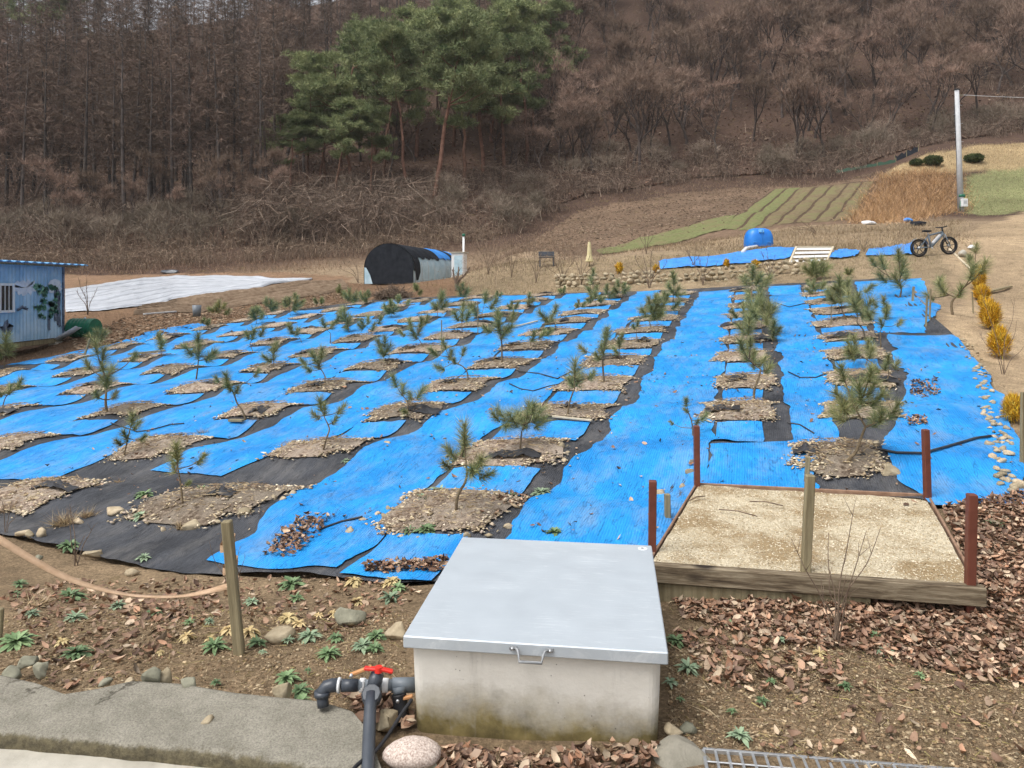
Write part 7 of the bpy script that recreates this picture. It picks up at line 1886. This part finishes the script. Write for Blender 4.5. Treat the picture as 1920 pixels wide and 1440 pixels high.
for px_, d, h_, lab in ((1196, 76, 11.5, 'large forked bare tree with dark trunk right of the pines'), (1075, 78, 8.5, 'bare tree with drooping twigs just right of the pines'), (1490, 79, 10, 'dark bare tree above the brown plot'), (1545, 78, 9.5, 'slender bare tree above the crop ridges')):
    put_tree('oak', (px_ - 960) / FPX * d, d, h_, lab, None, 'bare_tree', int(px_) % 8)
PN = [(815, 66, 16.5), (757, 67, 16), (660, 68, 13.5), (575, 70, 10.5), (720, 72, 15), (870, 72, 15.5), (905, 76, 16), (945, 74, 14), (985, 80, 15), (640, 78, 15), (700, 80, 16.5), (780, 82, 17), (850, 86, 17), (920, 88, 17), (1000, 90, 15), (740, 90, 17), (820, 94, 17), (960, 96, 17), (890, 96, 18), (610, 74, 12.5), (1035, 98, 14), (675, 88, 15), (545, 67, 8.5), (520, 70, 8), (600, 69, 11), (625, 65, 9.5), (695, 65, 9)]
PN.sort(); special = {(815, 66): 'red trunked pine with forked crown, nearest in the pine group', (757, 67): 'red trunked pine left of the nearest forked pine', (545, 67): 'lowest light green pine at the far left of the pine group'}
for i, (px_, d, h_) in enumerate(PN):
    put_tree('pine', (px_ - 960) / FPX * d, d, h_, special.get((px_, d)) or 'green pine in the cluster on the hill, %s trunk from the left' % ORD[i], 'pines on the hill', 'pine_tree', i)
for (px_, d, h_), lab in zip(((115, 118, 17), (40, 124, 17), (490, 128, 17)), ('green pine top above the larches near the left corner', 'green pine top above the larches at the left corner', 'green pine top behind the larches left of the pine cluster')):
    put_tree('pine', (px_ - 960) / FPX * d, d, h_, lab, 'distant pines', 'pine_tree')
# the wood farther up the hill reads as one mass
def far_wood(kind, n, pxr, dr, hr, seed, label, m_index):
    r = np.random.default_rng(seed); Vs = []; Fs = []; base = 0
    arr = []
    for h0, tm, cm_ in PROTO[kind]:
        v = np.zeros(len(cm_.vertices) * 3); cm_.vertices.foreach_get('co', v); arr.append((h0, v.reshape(-1, 3)))
    for i in range(n):
        h0, v = arr[r.integers(len(arr))]; d = r.uniform(*dr); x = (r.uniform(*pxr) - 960) / FPX * d; k = r.uniform(*hr) / h0; a = r.random() * 6.283
        q = v * k; q = np.stack([q[:, 0] * math.cos(a) - q[:, 1] * math.sin(a), q[:, 0] * math.sin(a) + q[:, 1] * math.cos(a), q[:, 2]], -1) * np.array([1.15, 1.15, 1]) + np.array([x, d, gz(x, d)])
        Vs.append(q)
    V = np.vstack(Vs); F = np.arange(len(V)).reshape(-1, 3)
    tag(link('far_wood', np_mesh('far_wood', V, F, mats=[m_index])), label, 'wood', kind='stuff')
far_wood('oak', 170, (900, 2100), (100, 215), (9, 13), 401, 'bare wood filling the upper right hillside', M['oak_twig'])
far_wood('larch', 110, (-200, 1050), (112, 190), (14, 19), 402, 'bare wood filling the upper left hillside', M['larch_twig'])

# undergrowth that reads as one mass
def thicket(name, label, n, pxr, dr, H, matl, seed, stems=26, edge=None, hw=.014):
    r = np.random.default_rng(seed); Ps = []; Ds = []; Ws = []
    d = r.uniform(dr[0], dr[1], n); p = r.uniform(pxr[0], pxr[1], n)
    if edge is not None: d = d + np.interp(p, edge[0], edge[1])
    X = (p - 960) / FPX * d; Y = d; Z = ground_z(X, Y)
    for i in range(n):
        h_ = H * r.uniform(.5, 1.3); m_ = stems
        b0 = np.stack([X[i] + r.normal(size=m_) * .5, Y[i] + r.normal(size=m_) * .5, np.full(m_, Z[i])], -1)
        a = r.random(m_) * 6.283; out = h_ * r.uniform(.15, .9, m_); top = b0 + np.stack([np.cos(a) * out * .5, np.sin(a) * out * .5, h_ * r.uniform(.5, 1.0, m_)], -1)
        end = top + np.stack([np.cos(a) * out, np.sin(a) * out, -h_ * r.uniform(-.2, .55, m_)], -1)
        Ps += [b0, top]; Ds += [top - b0, end - top]; Ws += [np.full(m_, hw), np.full(m_, hw * .85)]
        for k in range(2):
            f = r.random(m_)[:, None]; q = top * (1 - f) + end * f; e = r.normal(size=(m_, 3)) * h_ * .28; Ps.append(q); Ds.append(e); Ws.append(np.full(m_, hw * .7))
    V, F = sliver_soup(np.vstack(Ps), np.vstack(Ds), np.concatenate(Ws), seed)
    return tag(link(name, np_mesh(name, V, F, mats=[M['blades']], col=pal(len(F), 3, matl, seed, .35))), label, 'thicket', kind='stuff')
EDGE_D = ([-200, 0, 300, 600, 700, 800, 900, 950, 1000, 1100, 1290, 1460, 1640, 1720, 1920, 2100], [48, 48, 48.5, 48.5, 48, 48.5, 50, 54, 60, 66, 70, 72, 70, 70, 73, 73])
TP = [(.27, .20, .14), (.34, .265, .19), (.18, .13, .095), (.11, .08, .06), (.24, .165, .12)]
TB = [(.17, .12, .09), (.25, .185, .14), (.11, .075, .058), (.07, .05, .04), (.31, .24, .185)]
thicket('thicket', 'tangled tan thicket along the foot of the left wood', 300, (-180, 960), (0, 7), 1.0, TP, 201, 30, EDGE_D, .012)
thicket('thicket', 'brown tangled undergrowth at the lower wood', 300, (-180, 1000), (5, 22), 1.9, TB, 202, 30, EDGE_D, .015)
thicket('thicket', 'dense brown bramble along the upper edge of the plots', 330, (950, 2080), (0, 8), 1.2, TB, 203, 24, EDGE_D, .02)
thicket('thicket', 'brown undergrowth among the trees on the right hillside', 420, (950, 2080), (8, 60), 1.5, TB, 204, 18, EDGE_D, .026)
thicket('thicket', 'vine covered tangle at the foot of the pines', 70, (480, 760), (4, 11), 3.0, TB, 205, 34, EDGE_D, .022)
thicket('thicket', 'grey twigs on the bank right of the greenhouse', 50, (880, 1120), (30.5, 36), .6, TP, 206, 16, None, .006)
thicket('thicket', 'brown undergrowth in the larch wood', 260, (-180, 620), (20, 80), 1.8, TB, 207, 18, EDGE_D, .026)
r_ = np.random.default_rng(5); n = 26000; d = r_.uniform(52, 120, n); p = r_.uniform(-150, 2060, n); d = np.maximum(d, np.interp(p, *EDGE_D) + 2); XY = np.stack([(p - 960) / FPX * d, d], -1)
V, F, mi = leaf_soup(XY, .28, 811, .06)
tag(link('forest_leaves', np_mesh('forest_leaves', V, F, mats=[M['litter']], col=mi * .75)), 'fallen brown leaves carpeting the wooded hill', 'leaves', kind='stuff')

# ------------------------------------------------------------------ faint winter haze
hz = MB().box((0, 250, 100), (1000, 640, 320)).mesh('haze', [])
hm = bpy.data.materials.new('haze'); hm.use_nodes = True; hn = hm.node_tree; hn.nodes.clear()
ho2 = hn.nodes.new('ShaderNodeOutputMaterial'); hv = hn.nodes.new('ShaderNodeVolumePrincipled')
hv.inputs['Color'].default_value = (.86, .88, .92, 1); hv.inputs['Density'].default_value = .0003; hv.inputs['Anisotropy'].default_value = .2
hn.links.new(hv.outputs[0], ho2.inputs['Volume'])
hz.materials.clear(); hz.materials.append(hm)
tag(link('haze', hz), 'faint pale haze in the valley air', 'haze', kind='stuff')
